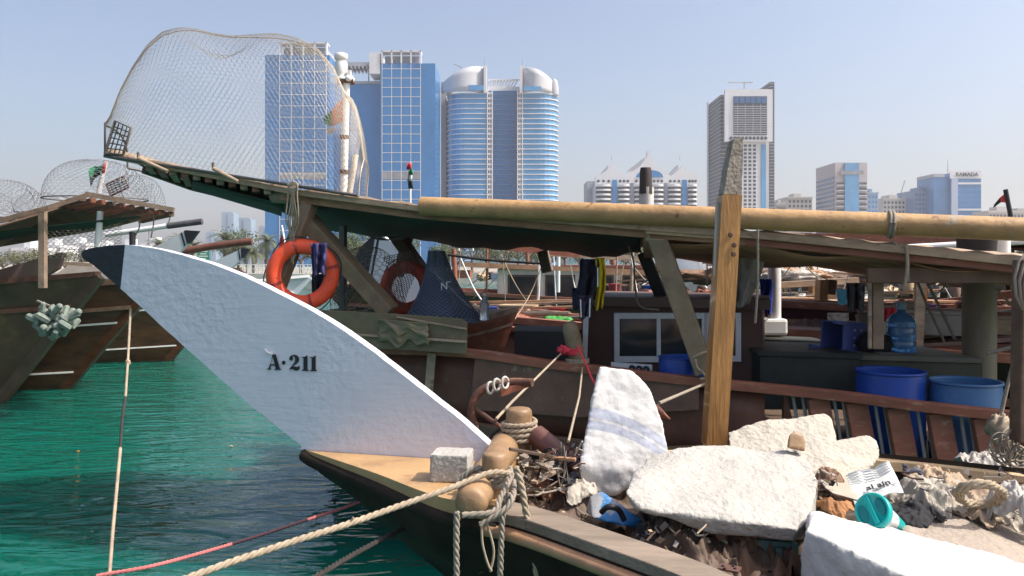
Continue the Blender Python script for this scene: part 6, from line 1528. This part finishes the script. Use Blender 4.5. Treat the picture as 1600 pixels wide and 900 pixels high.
# door grid on left end
gp = [P(164, 240, 8.3), P(180, 189, 8.3), P(205, 200, 8.3), P(192, 242, 8.3)]
door = MB().tube(gp + [gp[0]], .016, 6).build('door_frame', wireD, bt)
mb = MB()
for k in range(1, 6): mb.tube([gp[0].lerp(gp[1], k / 6), gp[3].lerp(gp[2], k / 6)], .007, 5)
for k in range(1, 4): mb.tube([gp[0].lerp(gp[3], k / 4), gp[1].lerp(gp[2], k / 4)], .007, 5)
mb.build('door_grid', wireD, door)
for (x0, y0, x1, y1) in ((216, 247, 262, 268), (333, 263, 372, 284)):
    MB().tube([PL(x0, y0, CN, -.2), PL(x1, y1, CN, -.12)], .022, 6).build('base_spar', oldwood, bt)
    MB().tube([PL(x0, y0, CN, -.2), PL(x0, y0 - 9, CN, -.2)], .014, 6).build('peg', wireD, bt)
# white pole with lamp and flag behind/inside trap
wl = thing('light_pole', 'white pole with lamp and speaker on top and a faded flag, through the wire trap', 'pole', PL(538, 305, CN, 1.6))
q0, q1 = PL(537, 303, CN, 1.6), PL(541, 126, CN, 1.6)
MB().tube([q0, q1], .045, 12).build('pole', whiteM, wl)
MB().lathe([(.05, 0), (.09, .02), (.09, .04), (.06, .06), (.075, .09), (.075, .22), (.06, .26), (.08, .27), (.08, .33), (.03, .35)], PL(533, 128, CN, 1.6), 16).build('lamp', whiteM, wl)
MB().ball(PL(546, 124, CN, 1.6), (.06, .06, .05), 10).build('horn', whiteM, wl); MB().bar(PL(546, 122, CN, 1.6), PL(546, 110, CN, 1.6), .05, .04).build('horn_stem', whiteM, wl)
MB().box(PL(540, 128, CN, 1.6), (.2, .12, .04)).build('bracket', rust, wl)
for py in (218, 272): MB().lathe([(.055, 0), (.06, .02), (.055, .05)], PL(538, py, CN, 1.6), 12).build('clamp', rust, wl)
tag(MB().tube([PL(546, 302, CN, 1.3), PL(556, 241, CN, 1.3)], .035, 10).build('short_tube', M('cream_tube', (.6, .56, .48), .5, .08)), 'short cream tube standing at the right foot of the wire trap', 'tube')
mb = MB()
mb.add([PL(x, y, CN, 1.55 + o_) for x, y, o_ in ((536, 152, 0), (536, 190, 0), (516, 198, .05), (519, 172, -.05))], [(0, 1, 2, 3)], mi=0)
mb.add([PL(x, y, CN, 1.55) for x, y in ((519, 172), (516, 198), (508, 193), (505, 184))], [(0, 1, 2, 3)], mi=1)
mb.add([PL(x, y, CN, 1.56) for x, y in ((524, 198), (522, 207), (513, 211), (510, 202))], [(0, 1, 2, 3)], mi=2)
mb.build('flag', [M('faded_flag_red', (.55, .16, .09), .8, .1), greenF, M('faded_flag_white', (.5, .42, .38), .8, .1)], wl, solid=.005)
# rope hank on canopy at 457
mb = MB()
for k in range(7):
    x = 450 + k * 2.6; mb.tube(spline([R2(x, 286, -.25), R2(x + 4 * math.sin(k), 305, -.28), R2(x - 3 + k * .6, 345, -.25), R2(456 + 3 * math.cos(k * 2), 372, -.22), R2(459 + 3 * math.sin(k), 395 + k * 3, -.2)], 5), .007, 5)
for k in range(3): mb.tube([R2(458 + 7 * math.cos(a * .6), 290 + 6 * math.sin(a * .6) + k * 2, -.28) for a in range(12)], .009, 5)
mb.build('rope_hank', ropeT, label='hank of tan rope hanging over the canopy edge above the life ring', cat='rope')
mb = MB()
for k in range(3):
    mb.tube([R2(443, 338 + 60 + k * 4 - 20, -.22) if 0 else PL(468 + 1.5 * k, 372 + k * 3, B2, -.2), PL(455, 376 + k * 3, B2, -.2)], .006, 4)
# grey-blue net cone, brownish net, wire trap
nc = thing('net_cone', 'blue grey net hung in a cone under the canopy, white mark stitched on it', 'net', R2(690, 500, .35))
def conef(u, v):
    a = 2 * math.pi * u; c = R2(690 - 8 * (1 - v), 392 + 108 * v, .75); r = .06 + .15 * v + .19 * v ** 2.2 + .02 * math.sin(5 * a + 2 * v) + .012 * math.sin(9 * a)
    return c + V((r * math.cos(a), r * .8 * math.sin(a), .02 * math.sin(3 * a) * v))
MB().grid(lambda u, v: conef(u, v) , 40, 16).build('inner_net', M('net_dense', (.06, .08, .12), .9, .3, 8, .5, 40, alpha=.80), nc)
MB().hexnet(lambda u, v: conef(u, v) * 1 + (conef(u, v) - R2(690, 392 + 108 * v, .75)) * .03, 70, 40, .0032).build('net_mesh', netD, nc)
mb = MB(); 
for a_, b_3 in (((690, 453), (690, 442)), ((690, 442), (698, 452)), ((698, 452), (698, 441)), ((698, 441), (704, 440))): mb.tube([R2(*a_, .30), R2(*b_3, .30)], .006, 4)
mb.build('stitched_mark', flagW, nc)
tag(MB().hexnet(lambda u, v: R2(598 + 44 * u + 8 * math.sin(v * 5), 402 + 86 * v - 10 * u, .65 + .25 * math.sin(u * 7 + v * 3)), 22, 26, .0042).build('hanging_net', netB, None), 'reddish brown net hanging left of the second life ring', 'net')
tr2 = trap(.42, .42, .95, 22, 16, .003, wireT, False); tag(tr2, 'upright wire trap dome behind the olive strut, right of the pole')
tr2.location = R2(574, 486, 1.2); tr2.scale = (1, 1, .78)
mb = MB(); pts = [R2(528 + 58 * math.sin(math.pi * k / 14 / 1) * .0 + 4.4 * k, 486 - 50 * math.sin(math.pi * k / 14), .9) for k in range(15)]
for q in range(4): mb.tube([p + V((.02 * q, .03 * q, .02 * math.sin(q))) for p in pts], .008, 5)
mb.build('wire_coil', wireD, label='dark wire hoop coil standing behind the forward bulwark board', cat='coil')
for k in range(4):
    pts = [R2(600 + 24 * math.cos(a * .5 + k) + k * 5, 366 + 9 * math.sin(a * .5 + k), .9) for a in range(14)]
    MB().tube(spline(pts, 2), .006, 4).build('wire_loop', wireD, label='tangled dark wire loop under the canopy above the pale prow', cat='wire', group='wire loops under the canopy')
# bottle on deck
cbt = thing('plastic_bottle', 'clear plastic bottle standing on the small red brown bow', 'bottle', R2(757, 500, .7))
MB().lathe([(.045, 0), (.05, .01), (.05, .16), (.03, .21), (.017, .23), (.017, .25)], cbt.location, 16).build('body', clearG, cbt); MB().lathe([(.02, 0), (.02, .02)], cbt.location + Z * .25, 12).build('cap', flagW, cbt)
# small red-brown boat bow between
sb = thing('small_boat', 'small red brown boat bow poking right behind the olive bulwark board', 'boat', R2(770, 550, .9)); 
def sbf(u, v):
    top_ = [(640, 496), (700, 503), (735, 503), (775, 494), (808, 484)]; 
    x = 640 + 168 * u; y = lerpl(top_, x, 1); off = .75 + 1.3 * u ** 2
    return R2(x - 22 * v * u, y + v * 62, off + .1 * v)
MB().grid(sbf, 12, 5).build('side_planking', redbrown, sb, solid=.03)
MB().rail([sbf(k / 12, 0) + Z * .015 for k in range(13)], .06, .06).build('gunwale', oldwood, sb); MB().rail([sbf(k / 12, .35) - V((0, .03, 0)) for k in range(13)], .02, .03).build('moulding', oldwood, sb)
MB().grid(lambda u, v: sbf(u, 0) * (1 - v) + (sbf(1, 0) + V((-.02 - 1.6 * (1 - u), 1.1 * (1 - u), 0))) * v, 12, 2).build('deck', darkwood, sb)
# dark coaming block
tag(MB().prism([R2(x, y, .5) for x, y in [(804, 517), (908, 519), (908, 585), (804, 575)]], (0, .7, 0)).build('engine_box', M('near_black_wood', (.02, .016, .016), .7, .3, 4), bevel=.01), 'black engine box behind the rail left of the cabin', 'box')
# bollard post with red rope
bo = thing('bollard', 'worn timber bollard leaning at the brown rail, red cord tied round it', 'bollard', R2(905, 570, .1))
MB().lathe([(.075, 0), (.075, .3), (.06, .36), (.03, .375)], R2(903, 566, .1), 18, axis=(-.22, 0, 1)).build('body', olivewood, bo)
for k in range(4): coil('cord_turn', 'red cord turn %s round the leaning bollard' % ('at the top', 'second from the top', 'third from the top', 'lowest')[k], R2(896, 546, .1) - Z * .014 * k, .085, 1.1, .01, .011, ropeRed)
coil('rope_turns', 'tan rope coiled at the foot of the leaning bollard', R2(902, 567, .05), .10, 3, .012, .009, ropeT)
MB().ball(R2(880, 547, .0), (.05, .04, .035), 12, .9, 3, 2).build('cord_knot', ropeRed, label='big knot in the red cord left of the leaning bollard', cat='knot')
MB().tube(spline([R2(902, 540, .0), R2(916, 570, -.1), R2(925, 592, -.2), R2(934, 606, -.4)], 6), .009, 5).build('red_cord', ropeRed, label='red cord running from the bollard down to the upright foam slab', cat='cord')
MB().tube([R2(877, 552, .0), PL(800, 628, (4.6, .25)), P(775, 655, 4.2)], .009, 5).build('tie_line', ropeT, label='tan line from the red knot down to the anchor', cat='rope')
MB().tube([R2(910, 575, -.1), PL(905, 620, (5.8, .3)), P(888, 690, 4.4)], .009, 5).build('tie_line', ropeT, label='tan line dropping from the leaning bollard to the near boat', cat='rope')
MB().tube([R2(1103, 599, -.1), P(1030, 630, 4.6)], .011, 5).build('tie_line', ropeG, label='grey line from the brown rail to behind the upright foam slab', cat='rope')
MB().lathe([(.004, 0), (.035, .1), (.02, .14)], P(1047, 655, 4.3), 10, axis=(-1, 0, .6)).build('small_buoy', redbrown, label='small pinkish brown peg at the end of the grey line', cat='peg')
# cords at struts
MB().tube(spline([R2(1083, 559, -.15), R2(1094, 553, -.15), R2(1106, 549, -.12)], 4), .011, 5).build('strut_lashing', ropeT, label='rope lashing near the foot of the leaning strut', cat='rope')
MB().tube(spline([R2(1086, 561, -.15), R2(1090, 575, -.16), R2(1098, 582, -.16), R2(1103, 590, -.16), R2(1094, 592, -.16)], 4), .011, 5).build('strut_lashing', ropeT, label='rope tail and loop below the leaning strut', cat='rope')
# black cable on cabin
MB().tube(spline([R2(980, 378, .6), R2(990, 410, .65), R2(992, 445, .7), R2(1000, 478, .75), R2(1030, 484, .75)], 6), .01, 5).build('cable', ropeG, label='grey cable looping from the canopy onto the cabin roof', cat='cable')
# hanging lines on the right
lines = [([(1184, 358), (1184, 440), (1180, 505)], -.3, .010, ropeG, 'thin grey line hanging straight down right of the wooden post'),
         ([(1416, 382), (1418, 415), (1414, 445)], -.2, .013, ropeT, 'frayed tan rope tail hanging at the canopy edge, right'),
         ([(1432, 436), (1450, 480), (1476, 535)], 1.3, .012, ropeG, 'slanting stay rope left of the round column, left one'),
         ([(1446, 436), (1468, 480), (1492, 530)], 1.3, .014, ropeG, 'slanting stay rope left of the round column, right one'),
         ([(1545, 440), (1592, 488)], .6, .009, ropeG, 'thin line slanting right of the round column'),
         ([(1543, 552), (1560, 548), (1588, 540)], .2, .016, ropeG, 'thick rope tied round the column going to the right post'),
         ([(1606, 470), (1590, 540), (1570, 620), (1556, 690)], -.5, .013, ropeG, 'long rope slanting down the right edge in front of the barrels'),
         ([(700, 398), (760, 406), (850, 412)], 3.4, .02, ropeD, 'dark spar line under the canopy behind the net cone')]
for pts, off, r, mt, lb_ in lines:
    MB().tube(spline([R2(x, y, off) for x, y in pts], 6), r, 6).build('rope_line', mt, label=lb_, cat='rope')
MB().ball(R2(1560, 668, -.55), (.07, .06, .09), 12, .8, 4, 2).build('rope_knot', ropeT, label='big frayed knot on the long rope at the right edge', cat='knot')
for k in range(5):
    c = PL(1592, 440, (5.3, .339)); MB().tube([c + V((.09 * math.cos(a * .6) + .02 * k, -.1 - .01 * k, .17 * math.sin(a * .6) - .02 * k)) for a in range(12)], .008, 5).build('rope_loop', ropeG, label='grey rope loop hung on the dark post at the right edge', cat='rope', group='rope loops on the right edge post')
# upturned black bucket and pipes on canopy right
bk = thing('bucket', 'black rubber bucket standing on the canopy behind the ochre pole', 'bucket', PL(1526, 400, CN, 1.8))
MB().lathe([(.16, 0), (.175, .26), (.18, .27), (.165, .27), (.15, .02)], PL(1526, 401, CN, 1.8), 24).build('body', blackC, bk)
MB().tube([PL(1400, 388, CN, 2.6), PL(1620, 376, CN, 2.6)], .035, 8).build('white_pipe', whiteM, label='white pipe lying on the canopy at the right end', cat='pipe')
MB().tube([PL(1566, 400, CN, 2.2), PL(1566, 374, CN, 2.2)], .07, 12).build('white_can', whiteM, label='short white pipe stub right of the black bucket', cat='pipe')
fg2 = thing('flag', 'red and black flag on a dark leaning staff at the far right', 'flag', PL(1584, 400, CN, 3.5))
MB().tube([PL(1586, 372, CN, 3.5), PL(1571, 296, CN, 3.5)], .025, 8).build('staff', lettK, fg2)
mb = MB(); mb.add([PL(x, y, CN, 3.5) for x, y in ((1572, 301), (1576, 317), (1564, 316), (1562, 309))], [(0, 1, 2, 3)], mi=0); mb.add([PL(x, y, CN, 3.5) for x, y in ((1562, 309), (1564, 316), (1552, 325), (1553, 320))], [(0, 1, 2, 3)], mi=1); mb.build('cloth', [flagR, flagK], fg2, solid=.006)
fg3 = thing('flag', 'hanging red green white black flag on white staff before the gridded tower', 'flag', PL(640, 340, CN, 7))
MB().tube([PL(641, 345, CN, 7), PL(641, 254, CN, 7)], .022, 8).build('staff', whiteM, fg3)
mb = MB()
for (y0, y1, mi) in ((255, 265, 0), (265, 273, 1), (273, 283, 2), (283, 295, 3)):
    mb.grid(lambda u, v: PL(637 + 7 * u + 1.5 * math.sin(y0 + v), y0 + (y1 - y0) * v, CN, 6.9 + .1 * math.sin(u * 6)), 4, 2, True, mi)
mb.build('cloth', [flagR, greenF, flagW, flagK], fg3, solid=.006)
for k, (px, lb_) in enumerate(((713, 'small red flag under the canopy, left of two'), (735, 'small red flag under the canopy, right of two'))):
    f_ = thing('flag', lb_, 'flag', PL(px, 385, CN, 9)); MB().tube([PL(px + 4, 392, CN, 9), PL(px + 2, 356, CN, 9)], .02, 6).build('staff', whiteM, f_)
    mb = MB(); mb.add([PL(x, y, CN, 9) for x, y in ((px + 2, 357), (px + 3, 366), (px - 6, 371), (px - 7, 365))], [(0, 1, 2, 3)], mi=0); mb.add([PL(x, y, CN, 9) for x, y in ((px - 7, 365), (px - 6, 371), (px - 10, 370), (px - 11, 366))], [(0, 1, 2, 3)], mi=1); mb.build('cloth', [flagR, flagW], f_, solid=.006)
fg4 = thing('flag', 'small red and grey flag beside the life ring on a thin staff', 'flag', PL(442, 400, CN, 3)); MB().tube([PL(449, 400, CN, 3), PL(440, 352, CN, 3)], .015, 6).build('staff', whiteM, fg4)
mb = MB(); mb.add([PL(x, y, CN, 3) for x, y in ((441, 365), (446, 384), (436, 388), (437, 374))], [(0, 1, 2, 3)]); mb.build('cloth', flagR, fg4, solid=.006)
# exhaust stacks
ex = thing('exhaust_stack', 'short white and black stack above the ochre pole, before the white building', 'chimney', PL(1009, 330, CN, 4)); 
MB().lathe([(.10, 0), (.10, .32)], PL(1010, 330, CN, 4), 4).build('base', M('grey_cladded', (.45, .45, .44), .6), ex); MB().lathe([(.09, 0), (.08, .3), (.07, .35)], PL(1009, 303, CN, 4), 14).build('pipe', M('sooty', (.03, .022, .02), .7), ex)
# more clutter items under the canopy on boats behind
def clutter(pxr, Yr, z0, n, seed, where, tones):
    rnd = random.Random(seed)
    kinds = ['box', 'crate', 'plank', 'bag', 'coil', 'bucket', 'bag', 'plank', 'plank', 'barrel']
    for k in range(n):
        px = rnd.uniform(*pxr); Y = rnd.uniform(*Yr); p = V(((px - 800) / F * Y, Y, z0)); kd = rnd.choice(kinds); mt = rnd.choice(tones)
        if kd == 'bucket': mt = rnd.choice((greyC, greyC, redC, blueP))
        if kd == 'plank': mt = rnd.choice((oldwood, tanrub, pine, greywood))
        cn = CN_[mt.name] + ' '
        if kd == 'barrel': MB().lathe([(.12, 0), (.13, .06), (.13, .3), (.11, .34), (.05, .35), (.05, .38)], p, 16).build('barrel', mt, label='small %sbarrel %s' % (cn, where), cat='barrel', group=cn + 'barrels ' + where)
        elif kd in ('crate', 'box'):
            a = rnd.uniform(-.5, .2); R = Matrix.Rotation(a, 3, 'Z'); m = MB(); h = rnd.uniform(.15, .35); w_ = rnd.uniform(.4, .9)
            if kd == 'crate':
                for j in range(3): m.box(p + Z * (.05 + j * .1), (w_, .36, .07), R)
                m.box(p + Z * .15, (w_ - .04, .32, .28), R)
            else: m.box(p + Z * h / 2, (w_, .4, h), R); m.box(p + Z * (h + .02), (w_ + .04, .44, .03), R)
            m.build(kd if kd == 'crate' else 'deck_box', mt, label=('%sslatted crate %s' if kd == 'crate' else '%slidded deck box %s') % (cn, where), cat='crate' if kd == 'crate' else 'box', group=cn + kd + ' ' + where)
        elif kd == 'plank':
            d = V((1, -.3 + rnd.uniform(-.2, .2), rnd.uniform(-.05, .08))) * rnd.uniform(.5, 1.3); q = p + Z * rnd.uniform(.08, .4); MB().bar(q - d, q + d, .14, .04).build('plank', mt, label='loose %splank lying %s' % (cn, where), cat='plank', group=cn + 'planks ' + where)
        elif kd == 'bag': MB().ball(p + Z * .1, (rnd.uniform(.15, .35), .2, .14), 14, .8, 3, k).build('sack', mt, label='lumpy %ssack %s' % (cn, where), cat='sack', group=cn + 'sacks ' + where, disp=[(.08, .06, 'VORONOI')])
        elif kd == 'coil':
            m = MB(); m.tube([p + V(((.2 + .02 * math.sin(a * 2.3)) * math.cos(a * .5), (.2) * math.sin(a * .5), .012 * a * .3)) for a in range(50)], .022, 5); m.build('rope_coil', ropeT, label='rope coil lying %s' % where, cat='rope', group='rope coils ' + where)
        else:
            MB().lathe([(.12, 0), (.15, .3), (.16, .31), (.14, .3), (.11, .03)], p, 16).build('bucket', mt, label='small %sbucket %s' % (cn, where), cat='bucket', group=cn + 'buckets ' + where)
CN_ = {'weathered_wood': 'grey brown', 'sacking': 'beige', 'red_brown_wood': 'red brown', 'grey_cloth': 'grey', 'worn_tan_rail': 'tan', 'dark_wood': 'dark brown', 'brown_rag': 'mid brown', 'pale_pine': 'pale pine',
       'brown_paint': 'deep brown', 'brown_net': 'rust brown', 'faded_blue_plastic': 'faded blue', 'white_metal': 'white', 'white_board_grey': 'pale grey', 'blue_plastic': 'deep blue', 'red_cloth': 'red', 'grey_plank': 'weathered grey'}
warm = [oldwood, sackC, redbrown, greyC, tanrub, darkwood, brownC, pine, brownP, netB]; mixed = warm + [blueL, whiteM, pvc, sackC]
clutter((740, 880), (12.2, 14.2), 1.84, 22, 1, 'on the boat left of the navy jacket', warm)
clutter((1215, 1370), (11.8, 14.5), 2.0, 34, 2, 'on the deck between the white pole and short post', mixed)
clutter((1385, 1620), (9.8, 12.5), 2.0, 30, 3, 'on the deck behind the round column', warm)
clutter((1180, 1620), (17, 24), 2.1, 46, 4, 'on the far decks at the right', mixed)
clutter((960, 1110), (16, 20), 2.1, 22, 5, 'on the far decks above the cabin', mixed)
clutter((700, 900), (24, 32), 2.3, 16, 6, 'on the far decks under the canopy edge', mixed)
for k, (x0, y0, x1, y1, Y, w_, h_, mt, lb_) in enumerate(((1186, 519, 1350, 527, 10.2, .5, .16, redbrown, 'long sunlit red brown hatch coaming behind the white pole base'), (1195, 503, 1420, 510, 11.0, .14, .10, tanrub, 'tan deck beam behind the periwinkle crate'),
      (1425, 524, 1620, 500, 10.4, .14, .12, oldwood, 'weathered gunwale beam sloping up behind the round column, upper one'), (1420, 552, 1620, 546, 9.6, .16, .14, redbrown, 'red brown beam behind the olive hatch box, lowest one'), (1440, 538, 1620, 526, 10.0, .4, .05, M('pinkish_deck', (.42, .24, .18), .7, .25, 5, .3, 20), 'pinkish worn deck panel behind the round column'),
      (1430, 478, 1620, 455, 12.5, .12, .12, brownP, 'dark brown gunwale beam behind the stay ropes'), (1190, 470, 1340, 462, 13.5, .14, .10, pine, 'pale pine beam behind the royal blue towel'))):
    MB().bar(P(x0, y0, Y), P(x1, y1, Y - .6), w_, h_).build('deck_timber', mt, label=lb_, cat='beam')
for k in range(10):
    px = rnd.uniform(1410, 1600) if k % 2 else rnd.uniform(1210, 1350); Y = 10.6 + .25 * k; z0 = 2.0
    c = V(((px - 800) / F * Y, Y, z0)); drape_mb(c, .35, .22, .12, 60 + k, 26, .8, 6, k).build('nets_heap', (netB, sackC, greyC, brownC, tanrub)[k % 5], label='crumpled %s net or cloth heap on the deck behind, %s' % (('rust brown', 'beige', 'grey', 'mid brown', 'tan')[k % 5], 'right of the short post' if k % 2 else 'left of the short post'), cat='net', solid=.01)
# thin rigging over the boats behind
rnd = random.Random(77)
for k in range(46):
    reg = ((700, 905), (960, 1105), (1185, 1365), (1385, 1600))[k % 4]; Y = rnd.uniform(11, 20)
    x0 = rnd.uniform(*reg); x1 = x0 + rnd.uniform(-70, 70); x1 = min(max(x1, reg[0]), reg[1]); y0 = rnd.uniform(388, 412); y1 = rnd.uniform(440, 500)
    MB().tube(spline([P(x0, y0, Y), P((x0 + x1) / 2, (y0 + y1) / 2 + rnd.uniform(2, 12), Y), P(x1, y1, Y + rnd.uniform(-1, 1))], 5), rnd.uniform(.008, .016), 4).build('rigging_line', rnd.choice((ropeT, ropeG, ropeD, flagW)), label='thin rigging line crossing the boats behind, under the long canopy', cat='rigging', group='rigging lines of the boats behind')
for k in range(30):
    reg = ((1185, 1300), (960, 1105), (1185, 1365), (1385, 1600))[k % 4]; Y = rnd.uniform(13, 24); z0 = 2.66
    p = V(((rnd.uniform(*reg) - 800) / F * Y, Y, z0))
    if k % 3: MB().ball(p, (rnd.uniform(.3, .8), .3, rnd.uniform(.05, .14)), 14, .7, 3, k).build('net_pile', rnd.choice((sackC, greyC, netB, brownC, tanrub, whiteM)), label='net or tarp pile on a low canopy of the boats behind', cat='net', group='net piles on the low canopies behind', disp=[(.15, .08, 'VORONOI')])
    else: d = V((1, -.3, 0)) * rnd.uniform(.8, 2); MB().bar(p - d, p + d, .12, .06).build('canopy_plank', rnd.choice((oldwood, tanrub, pine, redbrown)), label='loose plank on a low canopy of the boats behind', cat='plank', group='planks on the low canopies behind')
# far masts and poles
rnd = random.Random(3)
for k in range(16):
    px = (712, 760, 826, 872, 960, 986, 1040, 1062, 1094, 1240, 1268, 1300, 1345, 1440, 1470, 1575)[k]; Y = 14 + (k * 7) % 17
    MB().tube([P(px, 440 + 300 / Y, Y), P(px + rnd.uniform(-6, 6), rnd.uniform(378, 398), Y)], rnd.uniform(.03, .07), 8).build('deck_pole', rnd.choice((oldwood, whiteM, varnish, redbrown)), label='upright deck pole on the boats behind, seen under the long canopy', cat='pole', group='deck poles on the boats behind')
for k, (x0, y0, x1, y1, Y, mt) in enumerate(((690, 377, 905, 398, 13, redbrown), (720, 413, 1000, 425, 17, tanrub), (860, 396, 1010, 405, 14, oldwood), (935, 424, 1105, 430, 16, tanrub), (1185, 425, 1360, 436, 15, oldwood), (1190, 447, 1340, 438, 13, oldwood), (1440, 508, 1600, 486, 11, oldwood), (1340, 498, 1425, 475, 10.4, oldwood), (1225, 492, 1345, 447, 19, wht))):
    MB().bar(P(x0, y0, Y), P(x1, y1, Y), .12, .10).build('long_spar', mt, label='long spar lying across the boats behind, seen under the canopy', cat='spar', group='long spars across the boats behind')
tag(MB().bar(P(1340, 440, 11), P(1330, 520, 11), .2, .2).build('timber_post', varnish), 'ochre timber post of a boat behind, left of the black shirt', 'post') if False else None
for (px, y0, y1, w_, lb_) in ((1281, 437, 505, .20, 'ochre timber post left of the black shirt'), (1296, 437, 460, .16, 'dark timber post just right of the ochre timber post'), (1437, 437, 475, .20, 'ochre timber post left of the stay ropes')):
    MB().bar(P(px, y1, 11.8), P(px + 3, y0, 11.8), w_, .12).build('timber_post', varnish if w_ > .17 else brownP, label=lb_, cat='post')
MB().ball(P(660, 358, 10.3), (.24, .15, .09), 14, .5, 4, 3).build('net_bundle', whiteM, label='white net bundle on the canopy behind the second life ring', cat='net')
MB().ball(P(868, 500, 12), (.26, .2, .05), 14, .7, 5, 3).build('green_net', M('green_net', (.05, .26, .05), .8, .4, 20, .6, 60), label='bright green net heap on the deck left of the navy jacket', cat='net')
